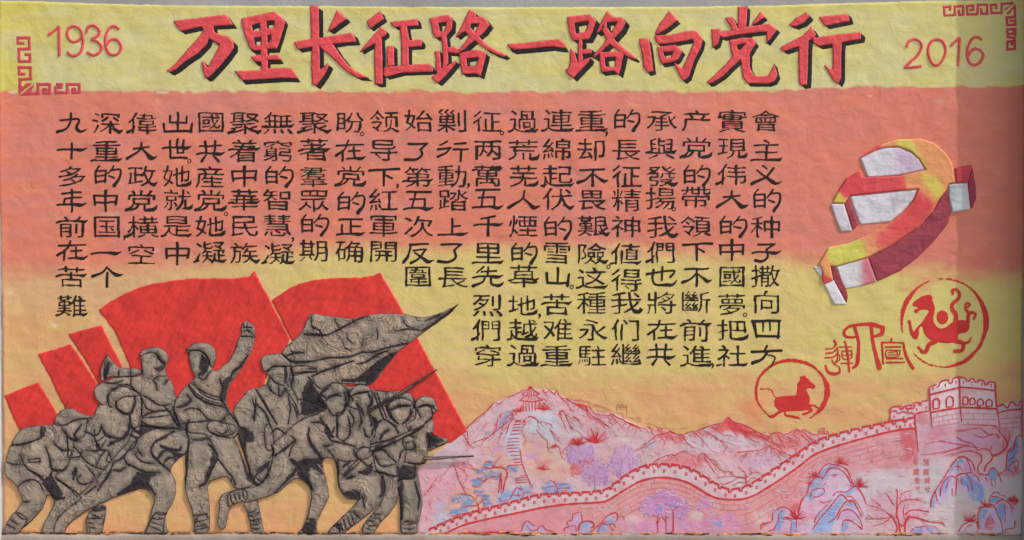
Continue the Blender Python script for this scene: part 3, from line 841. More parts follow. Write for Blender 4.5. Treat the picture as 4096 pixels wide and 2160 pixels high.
for ci, (key, x, s, pun) in enumerate(COLS):
    x0, y0, k = CROP[key]
    items = [(q[0], float(q[1:])) for q in s.split()]
    cx = x0 + x / k
    t = thing('text_column', LABC[ci], 'text column', cx, y0 + items[-1][1] / k + 45, 'columns of black brush-written text')
    for ch, yy in items:
        cy = y0 + yy / k; cxx = cx + rc.uniform(-3, 3)
        ww, hh = 126 * rc.uniform(.95, 1.05), 94 * rc.uniform(.95, 1.04)
        if ch in '的' : ww *= .98
        Xg, Yg = grid(cxx - 76, cy - 62, cxx + 76, cy + 62, 2.0)
        sd = rc.randrange(8)
        Xw = Xg + 2.2 * vn(Xg, Yg, 26, sd); Yw = Yg + 2.0 * vn(Xg, Yg, 34, sd + 1)
        if ch in HAND:
            lst = []
            for st in HAND[ch]:
                w, p = st.split('|')
                ws = [float(q) * 1.10 for q in w.split(',')]
                if len(ws) == 1: ws = ws * 2
                p = np.array([[float(c) for c in q.split(',')] for q in p.split()])
                p = np.stack([cxx + (p[:, 0] / 100 - .5) * (ww * .92), cy + (p[:, 1] / 100 - .5) * (hh * .88)], 1)
                lst.append((ws, p))
            F = capsules(Xw, Yw, lst)
        else:
            # the brush hand is wide and low; horizontals lift a little to the right and swell at the end
            u = (Xw - cxx) / (ww * .5)
            Yw2 = Yw + 2.6 * u - 2.0 * np.sin(u * 2.2)
            loops_ = [np.stack([cxx + p[:, 0] * ww, cy + p[:, 1] * hh], 1) for p in glyph(ch)]
            F = sd_loops(Xw, Yw2, loops_) - .05 + 1.35 * vn(Xg, Yg, 17, sd + 2) + .9 * vn(Xg, Yg, 34, sd + 3, 9) + .7 * np.clip(u, -.3, 1) * sst(Yw, cy, cy + 30)
            tl = []
            if ch in NA: tl += [([5, 9, 16, 3], '70,76 84,86 94,92 108,80')]
            if ch in BARF: tl += [([6, 6, 13, 3], '60,%d 80,%d 92,%d 106,%d' % (BARF[ch], BARF[ch], BARF[ch] + 3, BARF[ch] - 7)), ([9, 6], '-4,%d 12,%d' % (BARF[ch] + 5, BARF[ch]))]
            if ch in HK: tl += [([6, 10, 14, 3], '70,90 88,90 98,86 104,70')]
            if ch in PIE: tl += [([6, 9, 13], '22,66 12,84 -4,94')]
            if tl:
                tl = [(np.array(w), np.array([[cxx + (float(a.split(',')[0]) / 100 - .5) * ww * .9, cy + (float(a.split(',')[1]) / 100 - .5) * hh * .9] for a in q.split()])) for w, q in tl]
                F = capsules(Xg, Yg, tl, F)
        F = F + .3 * vn(Xg, Yg, 5, sd)
        r = iso(F, Xg, Yg)
        px, py, fv, lo, tt = r
        h = HW(px, py) + .7 + .5 * (fv > 0)
        co = np.stack([(px - 2048) * .001, -h * .001, (2160 - py) * .001 + BASE], 1)
        place('brush_character', mk_mesh('brush_character', co, lo, tt, M['ink']), t)
    for kind, kk, ax, ay in pun:
        a0, b0, s0 = CROP[kk]; ax = a0 + ax / s0; ay = b0 + ay / s0
        if kind == 'o':
            tt_ = np.linspace(0, 2 * np.pi, 12)
            strokes('full_stop', [(np.stack([ax + 6.8 * np.cos(tt_), ay + 7.2 * np.sin(tt_)], 1), 3.4)], M['ink'], t, off=1.0, taper=False, step=3)
        else:
            strokes('comma', [(np.array([[ax - 1, ay - 10], [ax + 3, ay], [ax - 4, ay + 11]]), 11, 4)], M['ink'], t, off=1.0)

# ------------------------------------------------------------------ red flags in low relief
FLAGS = [
 ('S6 22,645 100,612 190,578 235,650 280,725 300,770 290,830 180,830 95,815 60,740', 'small square red flag at the left edge, above the bent soldier with a pack'),
 ('S6 187,440 270,415 352,390 415,480 485,590 500,700 440,760 330,730 260,580', 'slanting red flag strip, second from the left, above the stooping soldier'),
 ('S6 335,340 420,318 505,296 550,390 592,470 620,540 560,600 500,610 420,470', 'narrow red flag strip behind the bugle, third from the left'),
 ('S6 487,222 545,180 620,140 690,110 760,90 860,75 950,65 1080,64 1180,64 1235,52 1258,25 1270,50 1345,190 1395,290 1435,365 1400,440 1330,520 1300,600 1250,660 1150,740 1000,700 850,650 700,600 650,520 620,450 570,330', 'largest red flag, curved top, behind the bugler and the raised fist'),
 ('S6 1340,175 1390,140 1440,108 1500,85 1560,72 1640,64 1720,62 1790,60 1850,48 1878,35 1930,120 1990,230 2070,370 2150,520 2230,670 2312,822 2270,850 2225,880 2100,850 1950,700 1800,650 1500,450 1440,375 1390,270', 'second large red flag, running down behind the grey banner to the rifles at right'),
]
for s, lab in FLAGS:
    o = relief('red_flag', [P(s)], M['flag'], step=4.0, H=3.0, ramp=5, rough=2.4, noise=1.3, sm=0, edge=-.4)
    tag(o, lab, 'flag', 'red flags behind the soldiers')

# ------------------------------------------------------------------ grey figures: outlines, back to front
F2 = 2.0
SX, SY = grid(-20, 1080, 1910, 2150, F2)


def outline(*ss, n=1):
    return [chaikin(P(s), n) for s in ss]


FIG = [
 # key, outlines, parts[(name, outline)]
 ('cloth', outline('S4 1180,955 1300,975 1480,970 1560,1000 1620,1060 1600,1200 1400,1300 1150,1200', 'S6 1300,600 1400,440 1560,520 1740,620 1760,800 1480,900 1300,1060 1200,900 1320,700', 'S4 860,920 960,930 1180,950 1500,1010 1640,1110 1760,1230 1720,1420 1500,1500 900,1500 760,1250'), []),
 ('coat_tail', outline('S5 1700,290 1800,330 1890,372 1945,368 1905,425 1800,462 1725,505 1700,430'), []),
 ('banner', [chaikin(P('S4 290,605 440,470 490,420 545,300 580,222 640,224 700,240 860,262 1000,272 1150,240 1330,218 1490,228 1600,258 1680,264 1740,255 1830,228 1900,200 1970,165 2035,125 1990,180 1940,235 1830,310 1660,430 1530,540 1440,600 1330,740 1250,850 1165,940 1050,920 900,910 780,930 700,990 600,1010 480,930 400,800 330,680'), 1)], []),
 ('kid', outline('S4 380,760 450,730 530,735 600,745 655,775 640,820 600,850 640,930 740,1000 760,1160 600,1220 480,1280 440,1180 420,1000 390,900'),
  [('cap', outline('S4 385,770 440,735 530,730 600,750 658,776 640,800 520,803 440,830 395,830'))]),
 ('bearer', outline('S4 100,690 108,650 180,618 290,605 345,650 400,700 400,770 390,850 350,920 420,960 470,1100 480,1280 300,1400 -40,1300 -100,1100 -60,1000 0,960 100,940 175,900 200,850 150,800 115,750',
                    'S6 1145,710 1200,645 1260,612 1330,600 1420,610 1440,660 1450,760 1440,800 1350,870 1335,950 1340,1010 1300,1070 1260,1100 1235,1050 1215,960 1180,870 1170,800',
                    'S6 1160,760 1450,650 1600,700 1660,760 1420,900 1370,1050 1275,1085 1225,1000',
                    'S6 1195,1160 1270,1140 1285,1220 1300,1290 1312,1335 1245,1335 1228,1240'),
  [('cap', outline('S4 100,690 108,650 180,618 290,605 340,645 400,705 385,745 300,738 215,748 185,790 150,800 115,755')),
   ('canteen', outline('S5 140,240 200,230 225,330 235,440 205,500 160,480 140,380'))]),
 ('leader', outline('S2 1770,290 1762,180 1790,128 1850,122 1905,158 1938,230 1930,320 1925,380 1885,490 1810,620 1725,740 1650,840 1615,920 1600,1050 1650,1130 1720,1240 1740,1400 1650,1500 1300,1480 1130,1380 1000,1260 990,1120 1040,980 1100,905 1180,822 1255,760 1225,700 1190,640 1170,560 1165,480 1140,440 1200,395 1290,358 1400,372 1470,430 1498,530 1470,610 1445,670 1490,690 1560,630 1640,560 1700,440 1740,300',
                    'S3 1130,250 1250,180 1500,160 1690,180 1760,360 1830,540 1880,680 1900,760 1700,790 1640,690 1620,640 1500,665 1390,710 1400,880 1415,1000 1412,1308 1243,1308 1232,1150 1210,1000 1150,860 1125,740 1140,520'),
  [('cap', outline('S2 1140,436 1200,395 1290,358 1400,372 1470,430 1498,530 1470,610 1440,660 1412,600 1392,520 1330,468 1250,450 1190,462')),
   ('cross_strap', outline('S2 1165,860 1210,820 1300,930 1420,1000 1560,1030 1590,1090 1400,1070 1270,1000')),
   ('pouch', outline('S3 1375,60 1430,-10 1600,40 1720,60 1700,150 1600,180 1520,180 1410,140')),
   ('legging', outline('S3 1240,1080 1410,1060 1412,1308 1243,1308'))]),
 ('stooper', outline('S1 750,160 860,130 930,120 1000,125 1140,190 1130,330 1180,500 1100,580 1000,680 900,760 900,830 820,900 790,970 720,1010 640,1000 540,920 460,870 415,820 500,790 580,700 560,600 600,560 690,500 690,410 750,370 765,320 800,260 755,200',
                     'S6 425,1235 470,1190 525,1180 530,1210 512,1290 506,1337 425,1337'),
  [('cap', outline('S1 865,290 868,190 920,142 1000,128 1060,158 1138,195 1080,212 1000,208 940,250 915,300')),
   ('legging', outline('S6 425,1235 470,1195 525,1195 512,1290 506,1337 425,1337'))]),
 ('bugler', outline('S2 610,505 650,448 760,415 860,422 930,480 958,560 925,620 910,700 960,770 1010,870 1035,960 1020,1060 1000,1120 980,1160 1000,1240 1060,1310 1120,1400 900,1460 640,1460 600,1320 640,1180 650,960 560,910 440,860 330,880 270,960 260,1060 200,1080 110,990 98,880 200,812 370,748 530,755 650,735 635,640 640,560',
                    'S6 655,800 760,790 870,780 935,830 1000,830 1040,850 940,870 925,930 880,960 840,1010 868,1060 872,1120 860,1165 820,1230 822,1290 840,1335 703,1335 735,1275 748,1210 768,1150 715,1100 640,1122 540,1160 470,1195 430,1215 380,1250 330,1290 318,1337 232,1337 240,1260 330,1190 400,1130 470,1060 540,980 590,920 640,870'),
  [('cap', outline('S2 610,505 650,448 760,415 860,422 930,480 958,560 925,620 885,600 845,520 780,478 700,488 632,528')),
   ('legging', outline('S3 790,1040 930,1050 880,1200 900,1310 660,1305 720,1200')),
   ('belt', outline('S2 650,1190 800,1140 960,1130 1000,1200 1010,1300 850,1330 640,1320'))]),
 ('packman', outline('S1 35,760 50,700 85,600 140,500 185,460 330,435 440,440 437,390 470,335 540,298 600,308 650,345 745,372 700,395 690,460 680,530 620,560 580,570 600,620 560,700 540,800 470,820 440,860 540,920 640,1000 655,1030 560,1100 480,1165 445,1220 432,1290 440,1347 333,1347 340,1240 390,1160 430,1085 440,1035 385,985 365,1065 330,1125 250,1212 158,1290 142,1347 43,1347 32,1290 60,1200 130,1120 188,1050 150,950 98,890 45,850'),
  [('cap', outline('S1 440,442 437,390 470,335 540,298 600,308 650,345 745,372 700,392 640,388 560,420 510,450')),
   ('backpack', outline('S1 85,600 140,500 185,460 330,437 345,470 325,550 200,590')),
   ('legging', outline('S1 60,1200 130,1120 240,1200 158,1290 142,1347 43,1347 32,1290'))]),
 ('farright', outline('S4 1590,1090 1640,1035 1720,1022 1790,1048 1812,1130 1832,1172 1785,1190 1772,1250 1790,1330 1775,1400 1700,1500 1500,1500 1520,1350 1600,1260 1610,1160',
                      'S5 1450,280 1620,170 1720,190 1772,250 1745,330 1722,480 1722,610 1625,640 1625,760 1650,850 1675,950 1672,1060 1622,1220 1625,1308 1468,1308 1452,1200 1455,980 1430,800 1400,650 1450,560'),
  [('cap', outline('S4 1592,1100 1640,1035 1720,1022 1790,1048 1812,1130 1832,1172 1780,1152 1700,1118 1640,1132 1600,1155')),
   ('legging', outline('S5 1460,1180 1625,1180 1625,1308 1468,1308'))]),
 ('third', outline('S4 1325,1115 1400,1058 1480,1038 1560,1070 1590,1130 1560,1230 1500,1300 1560,1400 1600,1480 1300,1500 1150,1420 1230,1300 1380,1250 1370,1180',
                   'S5 1180,250 1300,180 1430,240 1500,330 1520,480 1500,600 1440,720 1440,900 1430,1000 1360,1100 1290,1160 1215,1270 1205,1310 1088,1310 1088,1210 1180,1110 1280,990 1290,800 1200,710 1150,560 1150,400'),
  [('cap', outline('S4 1328,1118 1400,1058 1480,1038 1560,1070 1585,1130 1480,1112 1400,1130 1352,1180')),
   ('legging', outline('S5 1090,1200 1180,1110 1290,1160 1215,1270 1205,1310 1088,1310'))]),
 ('second', outline('S4 950,1010 1000,950 1060,908 1140,928 1190,985 1180,1100 1130,1160 1200,1260 1230,1400 1150,1500 850,1500 840,1300 900,1200 960,1110 1010,1060',
                    'S5 830,120 960,50 1060,120 1130,200 1180,300 1160,440 1200,560 1230,700 1310,760 1300,960 1200,1065 1080,1165 935,1270 920,1312 748,1312 775,1240 850,1175 970,1060 1030,1000 1040,965 960,965 900,925 850,830 840,640 800,540 790,400'),
  [('cap', outline('S4 950,1010 1000,950 1060,908 1140,928 1190,985 1120,985 1040,1000 982,1035')),
   ('legging', outline('S5 850,1175 970,1060 1060,1150 935,1270 830,1240'))]),
 ('lunger', outline('S4 658,1055 700,970 780,903 860,898 930,955 965,992 920,1030 935,1100 920,1185 860,1225 830,1290 850,1400 750,1500 300,1500 380,1400 480,1280 620,1210 745,1160 740,1110 690,1090',
                    'S5 200,440 370,300 430,230 560,160 740,110 800,150 845,210 830,330 880,395 1000,445 1040,480 1100,448 1180,470 1202,515 1140,570 1060,582 950,602 850,585 760,560 720,570 700,620 740,750 772,920 762,960 700,1080 640,1200 662,1295 600,1312 448,1312 520,1230 570,1080 602,900 560,820 450,745 350,835 270,902 100,962 0,985 -70,990 -150,1010 -200,1060 -215,1140 -225,1225 -262,1265 -310,1240 -315,1140 -295,1030 -300,950 -245,890 -15,850 114,820 180,705 210,600 230,500',
                    ),
  [('cap', outline('S4 658,1055 700,970 780,903 860,898 930,955 965,992 860,1003 780,1033 720,1088 680,1083')),
   ('legging', outline('S5 -220,890 -30,855 -20,980 -150,1010 -215,1040')),
   ('hand', outline('S5 1020,500 1100,448 1180,470 1202,515 1140,570 1060,582'))]),
 ('bugle', outline('S2 180,800 178,700 195,610 230,540 262,498 300,560 370,632 450,662 640,655 650,730 560,752 480,748 400,765 300,752 240,790 200,815'), [('bell_rim', outline('S2 180,800 178,700 195,610 230,540 262,498 240,560 222,650 218,740 232,792 200,815'))]),
]
# painted creases (width mm | points)
CREASE = '''
5|S1 85,605 200,590 330,545
7|S1 335,440 330,545
4|S1 170,690 190,740 230,790 300,840 350,850
7|S1 370,620 400,700 420,790 500,800 540,760
4|S1 60,735 120,755 180,755 210,770
9|S1 220,790 300,830 360,880 400,850 430,790
4|S1 230,715 325,708 325,730 235,735 230,715
5|S1 150,930 200,890 270,875 320,900 350,960
5|S1 520,470 540,540 545,640 545,700
9|S1 500,470 560,540 620,560 600,520 650,440
4|S1 440,420 520,440 600,400 700,388
12|S1 350,900 400,960 450,1020 520,1020
6|S1 440,860 540,930 620,1010
5|S1 190,1050 240,1050
4|S1 130,1130 170,1180 230,1190
3|S1 80,1190 150,1230
3|S1 60,1230 130,1270
4|S1 560,700 640,690 660,640
5|S1 590,610 640,660 680,720 760,770 850,800
5|S1 690,640 790,640 850,560
5|S1 760,560 800,610 790,640
5|S1 820,430 800,490 760,540
6|S1 820,460 850,510 940,545 1000,530
10|S1 930,250 935,300 990,345 1050,340 1080,260 1080,220
5|S1 870,280 860,220 890,170 950,140
9|S1 880,580 960,560 1030,480 1040,380
5|S1 900,740 860,640 800,700 780,750
6|S1 900,740 980,700 1080,570
5|S1 650,840 620,870 650,910 720,900 750,860
10|S1 580,830 610,790 590,870
5|S1 900,770 850,860 790,960
5|S1 910,790 960,800 1010,770
9|S1 1040,350 1050,440 1110,500 1180,470
4|S1 690,760 760,850 790,920
8|S1 440,590 500,640 560,640
6|S2 640,560 640,640 660,740
8|S2 800,660 850,690 900,640 900,590
7|S2 800,490 850,560 900,620
5|S2 530,750 525,850 600,940 650,960
5|S2 200,820 330,830 430,800
5|S2 370,850 500,850 590,930
5|S2 650,960 760,1020 830,1070 900,1080 980,1060
5|S2 740,770 800,830 820,910
5|S2 850,740 780,790
7|S2 960,770 900,840
5|S2 650,1000 700,1110 790,1150
5|S2 660,1200 760,1160 900,1140 950,1150
4|S2 650,1220 800,1210 960,1190
9|S2 900,1090 960,1160 1010,1240 1070,1330
6|S2 640,980 645,1150 650,1230
14|S2 240,760 250,680 275,600
5|S2 390,680 385,760
4|S2 520,670 520,740
16|S2 1330,520 1380,600 1350,690 1300,730
6|S2 1190,460 1300,460 1390,540 1410,620
5|S2 1290,760 1350,790 1400,720 1440,680
4|S2 1330,740 1390,690
4|S2 1180,480 1175,560 1200,650
5|S2 1170,850 1240,950 1380,1040 1600,1110
4|S2 1190,870 1300,970 1450,1040 1590,1060
4|S2 1230,820 1300,900 1420,960 1560,1000
9|S2 1160,960 1200,1020 1130,1080 1050,1100
10|S2 1530,780 1560,900 1540,1000 1620,1120
9|S2 1630,820 1680,700 1760,640 1840,520
5|S2 1740,300 1850,300 1925,310
4|S2 1790,200 1850,200 1900,200
4|S2 1800,240 1860,230 1890,270
4|S2 1840,150 1830,210 1860,260
4|S2 1780,150 1800,180
5|S2 1130,1140 1200,1110 1300,1130 1370,1210 1430,1250
6|S2 1100,1290 1200,1270 1330,1260 1420,1240
9|S2 1000,1100 1040,1220 1080,1310
7|S2 1600,1120 1700,1240 1760,1330 1850,1350
5|S2 1640,1160 1560,1240 1530,1290
5|S3 1200,210 1300,230 1400,210 1430,250
8|S3 1180,220 1160,400 1150,560 1135,730
9|S3 1400,270 1470,340 1500,430 1430,560 1370,700 1300,750
6|S3 1500,430 1600,560 1670,640
7|S3 1430,140 1520,180 1640,200
4|S3 1500,130 1560,160 1620,110
13|S3 1700,200 1760,330 1820,520 1880,680 1960,730
4|S3 1440,170 1380,230
4|S3 1190,1070 1300,1080 1390,1060
3|S3 1250,1150 1320,1140 1390,1120
3|S3 1250,1200 1320,1200 1390,1180
4|S3 1260,1240 1400,1210
3|S3 1250,1180 1280,1100
10|S3 640,10 720,60 860,90 1000,90 1100,110
6|S3 600,210 700,120 780,110
7|S3 500,160 590,210 560,300 500,350
6|S3 600,190 590,260
8|S3 760,310 800,250 900,190 1010,130
8|S3 760,300 760,380 840,470 920,540 1010,620
5|S3 570,380 610,440 680,480 780,490
6|S3 580,300 650,400
7|S3 440,410 480,490 560,530 700,590 850,590
12|S3 860,290 960,330 1080,340 1090,310
8|S3 830,440 880,360 940,340
6|S3 900,480 950,430 1010,420
5|S3 1030,440 1110,550
16|S3 600,600 670,650 600,710 480,780 380,840
9|S3 650,660 720,740 800,840
7|S3 330,480 260,640 180,740 150,800
5|S3 330,570 400,580 470,530
5|S3 0,840 100,770 150,740
9|S3 130,240 160,330 260,340
9|S3 270,290 350,240 480,170 500,60
5|S3 110,110 130,240 250,160
6|S3 0,130 90,170 130,240
5|S3 200,80 240,180 330,200
4|S3 270,380 250,460 320,490
5|S3 800,1050 880,1070 950,1040
4|S3 770,1110 850,1120 900,1100
3|S3 740,1200 820,1230 880,1260
4|S3 760,1160 820,1170 880,1200
3|S3 80,1060 150,1090 210,1080
4|S3 40,1110 120,1110 200,1110
3|S3 40,1160 110,1170
3|S3 60,1210 130,1220
10|S3 1180,0 1150,80 1170,200
5|S3 1670,640 1640,720 1590,790
5|S3 1670,640 1700,730 1690,760
7|S3 1910,700 1940,620 2060,520 2090,470
5|S3 1940,650 2000,700 2060,610
3|S3 1650,830 1660,920 1700,950
3|S3 1690,830 1710,900 1740,930
3|S3 1740,820 1760,900 1790,930
3|S3 1790,800 1800,880 1830,900
4|S3 1840,1040 1900,1040 1950,1000
4|S3 1850,1080 1920,1090 1980,1040
4|S3 1870,1130 1940,1150 1990,1110
4|S3 1880,1180 1960,1190
3|S3 1900,1230 1980,1220
8|S4 340,640 400,690 520,700 620,690
8|S4 310,620 420,700 560,695
7|S4 620,690 760,660 950,650 1100,600
8|S4 600,840 700,790 850,740 960,700
6|S4 1090,605 1200,600 1330,560 1420,540
8|S4 1290,570 1420,540 1530,520
12|S4 530,430 640,435 740,440
7|S4 740,440 850,390 1000,310 1140,245
6|S4 700,470 680,400 600,360
4|S4 590,240 600,330 620,400
4|S4 1000,280 1010,330
9|S4 1660,400 1780,330 1900,240 2020,135
6|S4 1420,400 1540,380 1640,390
5|S4 1700,300 1800,260 1880,225
7|S4 1040,720 1120,700 1220,640 1330,590
6|S4 800,770 900,720 1000,690
5|S4 400,600 500,600
7|S4 360,640 440,610 520,610
4|S4 820,270 850,350 900,410
4|S4 940,420 950,480 1000,520
3|S4 1230,370 1240,440 1230,480
3|S4 900,510 920,560 980,590
3|S4 1480,280 1510,340 1580,370
3|S4 1100,480 1080,560
14|S4 900,880 1040,870 1150,790 1260,700 1380,620
18|S4 1120,880 1200,800 1300,690 1400,620
16|S4 1060,880 1160,850 1260,740
12|S4 1130,915 1190,840
6|S4 170,790 220,745 330,740
10|S4 340,740 350,820 340,900
5|S4 200,840 250,900 340,930
8|S4 390,740 420,830 400,930
6|S4 400,810 520,800 650,790
5|S4 640,770 560,760
10|S4 570,850 600,900 570,970
22|S4 560,1000 620,1050 700,1110 640,1140
20|S4 600,950 600,1060 560,1130
14|S4 520,1000 540,1120 500,1200
6|S4 170,900 210,980 270,1020
7|S4 280,930 290,1030 350,950
8|S4 50,950 130,1080 200,1200 260,1300
5|S4 60,1050 50,1170 30,1240
4|S4 330,950 430,1090 480,1220
5|S4 370,1000 390,1160 370,1300
5|S4 410,1100 450,1180 460,1250
7|S4 720,1090 790,1030 880,1020
8|S4 920,1000 930,1100 900,1180 830,1200
9|S4 740,1050 700,1000 780,930
6|S4 760,1150 800,1210 860,1220
10|S4 950,980 960,1080 930,1110
10|S4 1150,1010 1180,1080 1140,1150
6|S4 1010,1020 1060,1000 1150,990
8|S4 1030,1100 1090,1170 1100,1220
6|S4 1140,1170 1220,1130 1310,1070
6|S4 1200,1000 1250,1130 1300,1260
5|S4 1230,1000 1280,1130 1330,1240
16|S4 1160,1220 1220,1290 1200,1360
9|S4 1370,1160 1450,1130 1560,1120
10|S4 1320,1120 1360,1220 1430,1290
9|S4 1560,1150 1550,1230 1480,1300
7|S4 1560,1000 1600,1080 1590,1140
9|S4 1640,1140 1700,1115 1780,1130
8|S4 1760,1150 1770,1230 1700,1290
5|S4 1600,1120 1660,1240
7|S4 1200,970 1330,975 1480,968
12|S5 560,330 590,420 660,520 700,560
5|S5 575,265 570,330
7|S5 680,170 740,260 780,380 860,410 1010,450
18|S5 740,250 760,320 800,350
7|S5 600,215 690,220 740,260
5|S5 720,450 800,430
5|S5 760,480 820,560
7|S5 1010,470 1020,540 1060,570
6|S5 1190,470 1200,520
9|S5 240,540 330,480 430,400
6|S5 210,440 230,500 200,560
5|S5 390,340 440,390 400,470 380,550
20|S5 400,580 460,620 540,600 640,590 680,610
16|S5 470,640 500,720 560,780 600,860
10|S5 360,760 430,700 450,650
7|S5 240,900 330,810 430,720
22|S5 680,570 760,600 840,610
14|S5 700,640 760,650 840,650
6|S5 850,570 860,680 850,780 900,900 1000,930
9|S5 930,720 1000,640 1060,580
8|S5 900,650 980,590
14|S5 1060,700 1150,700 1180,650
10|S5 940,760 1010,740
8|S5 1210,690 1300,710 1400,740 1440,740
14|S5 1280,740 1290,880 1270,930
9|S5 1430,640 1440,720 1400,740
18|S5 1440,780 1500,730 1560,690
12|S5 1600,640 1590,740 1500,760
12|S5 1450,850 1470,1000 1470,1150
8|S5 1600,800 1640,950 1630,1050
5|S5 1050,560 1100,600 1150,640 1200,600
5|S5 1190,480 1220,560 1280,640 1420,620
5|S5 1200,500 1290,480 1370,560 1440,620
6|S5 1170,430 1290,400 1400,370 1560,300
4|S5 1200,490 1300,450 1400,400 1600,310 1690,250
7|S5 1380,370 1400,420
7|S5 950,160 970,260 960,350 900,400
6|S5 1040,60 1080,180 1060,280
16|S5 1180,170 1210,210 1180,240
7|S5 1100,270 1130,350 1160,360
8|S5 1270,200 1200,270 1180,340
10|S5 1340,290 1290,330 1260,380
7|S5 1310,190 1400,250 1440,320
6|S5 1560,260 1530,330 1600,360
5|S5 1480,330 1490,450 1530,480
6|S5 1580,400 1600,450 1560,490
20|S5 1730,330 1740,400 1740,450
14|S5 1760,320 1800,370 1770,430
5|S5 1740,420 1810,450 1900,420
6|S5 1600,480 1480,490 1440,600
7|S5 1500,600 1620,620 1710,600
6|S5 840,150 850,280 840,360
7|S5 820,260 790,340
5|S5 960,100 1010,190 990,260
5|S5 1100,150 1060,100 960,60
3|S5 880,1190 900,1240
4|S5 870,1190 890,1230 900,1250
4|S5 910,1160 930,1240
4|S5 950,1130 970,1210 990,1220
4|S5 980,1100 1010,1190
4|S5 1010,1080 1060,1140
7|S5 770,1240 860,1210 870,1290
3|S5 1120,1190 1170,1220 1230,1210
3|S5 1130,1160 1200,1180
3|S5 1150,1130 1230,1150
3|S5 1180,1100 1270,1110
3|S5 1130,1240 1180,1260
3|S5 1490,1210 1560,1200 1610,1190
3|S5 1490,1240 1550,1250 1610,1230
3|S5 1490,1180 1540,1170
5|S5 560,1150 640,1160
6|S5 490,1260 560,1240 630,1240
4|S5 500,1290 580,1280
5|S5 1090,920 1110,1040
4|S5 1010,1010 1080,940
9|S5 1000,870 1050,900 1060,960
4|S5 0,1120 80,1090
4|S5 10,1170 80,1150
4|S5 30,1210 100,1190
3|S5 40,1260 90,1250
6|S5 160,640 180,720 120,790
6|S5 60,700 130,640 190,600
6|S5 30,0 50,100 40,200
7|S5 60,40 150,130 200,260
5|S5 200,330 260,280 350,330
'''
DARKP = ['S1 350,860 420,830 460,900 520,1010 440,1030 380,950', 'S3 640,0 700,70 850,90 720,130 600,190 620,80',
         'S3 560,600 700,590 850,600 700,690 780,810 720,780 600,800 380,850 500,760', 'S3 840,290 960,330 1100,380 1140,400 1040,440 960,380',
         'S3 1440,260 1500,400 1500,440 1400,600 1380,740 1340,760 1360,600 1430,450', 'S3 1700,190 1750,60 1900,130 1930,260 1800,240 1900,640 1960,730 1830,700 1780,440',
         'S4 1040,870 1160,790 1260,700 1400,610 1450,590 1330,740 1165,940 1130,910', 'S4 560,850 620,930 700,1040 760,1110 740,1160 600,1200 500,1240 490,1060',
         'S5 400,570 460,610 640,580 660,620 740,740 700,720 560,640 600,870 560,810 450,740 440,660', 'S5 650,550 850,580 870,700 830,680 720,670 700,640',
         'S5 1730,300 1850,370 1890,400 1740,480', 'S5 1140,180 1220,150 1250,230 1190,260', 'S5 1050,690 1190,610 1200,700 1100,740', 'S5 1440,620 1620,640 1610,700 1460,790 1420,740',
         'S5 1450,780 1490,760 1470,1180 1460,1290 1450,1000', 'S5 880,890 1050,880 1050,980 960,965', 'S2 1300,520 1390,520 1420,640 1340,760 1290,700', 'S2 790,650 880,610 900,640 850,700',
         'S2 1540,800 1640,740 1700,690 1620,880 1600,1060 1540,1000', 'S1 1000,940 1100,860 1150,830 1200,900 1080,960 1000,1000', 'S1 700,1110 850,1080 840,1130 730,1140',
         'S1 590,800 620,790 620,850 600,860', 'S5 560,1150 640,1140 660,1290 480,1300', 'S1 360,450 330,530 345,545 375,470']

nfig = len(FIG)
Fs = []
for key, ol, parts in FIG:
    Fs.append(np.full(SX.shape, -60.0))
    x0, y0, x1, y1 = bbox(ol, 50)
    j0 = max(0, int((x0 - SX[0, 0]) / F2)); j1 = min(SX.shape[1], int((x1 - SX[0, 0]) / F2) + 2)
    i0 = max(0, int((y0 - SY[0, 0]) / F2)); i1 = min(SX.shape[0], int((y1 - SY[0, 0]) / F2) + 2)
    sl = (slice(i0, i1), slice(j0, j1))
    Fs[-1][sl] = field(SX[sl], SY[sl], ol) + 2.0 * fbm(SX[sl], SY[sl], 15, 2, 3)
    Fs[-1][sl] = np.minimum(Fs[-1][sl], 2133 - SY[sl])
D = np.zeros(SX.shape)
occ = np.full(SX.shape, -60.0); VIS = [None] * nfig
for i in range(nfig - 1, -1, -1):
    VIS[i] = np.minimum(Fs[i], -occ + 1.5)
    occ = np.maximum(occ, Fs[i])
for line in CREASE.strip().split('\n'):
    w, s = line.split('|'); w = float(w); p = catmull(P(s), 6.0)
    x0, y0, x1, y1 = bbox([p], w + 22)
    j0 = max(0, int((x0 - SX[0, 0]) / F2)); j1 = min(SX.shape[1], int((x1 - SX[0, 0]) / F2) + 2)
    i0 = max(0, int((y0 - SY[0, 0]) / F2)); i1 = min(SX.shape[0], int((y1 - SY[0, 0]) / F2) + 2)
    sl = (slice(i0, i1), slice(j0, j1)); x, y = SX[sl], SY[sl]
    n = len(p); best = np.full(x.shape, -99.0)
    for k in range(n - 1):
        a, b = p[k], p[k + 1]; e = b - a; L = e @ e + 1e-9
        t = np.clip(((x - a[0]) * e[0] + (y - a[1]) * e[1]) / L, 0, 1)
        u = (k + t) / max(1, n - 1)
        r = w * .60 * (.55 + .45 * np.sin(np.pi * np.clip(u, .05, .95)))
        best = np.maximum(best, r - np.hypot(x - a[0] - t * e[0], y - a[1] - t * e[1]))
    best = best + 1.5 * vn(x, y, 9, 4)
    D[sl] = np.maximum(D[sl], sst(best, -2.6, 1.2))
    D[sl] = np.maximum(D[sl], .52 * sst(best + 7 * vn(x, y, 26, 3), -18, 2) * (.6 + .4 * vn(x, y, 40, 5)))  # soft shading painted around each crease to suggest volume
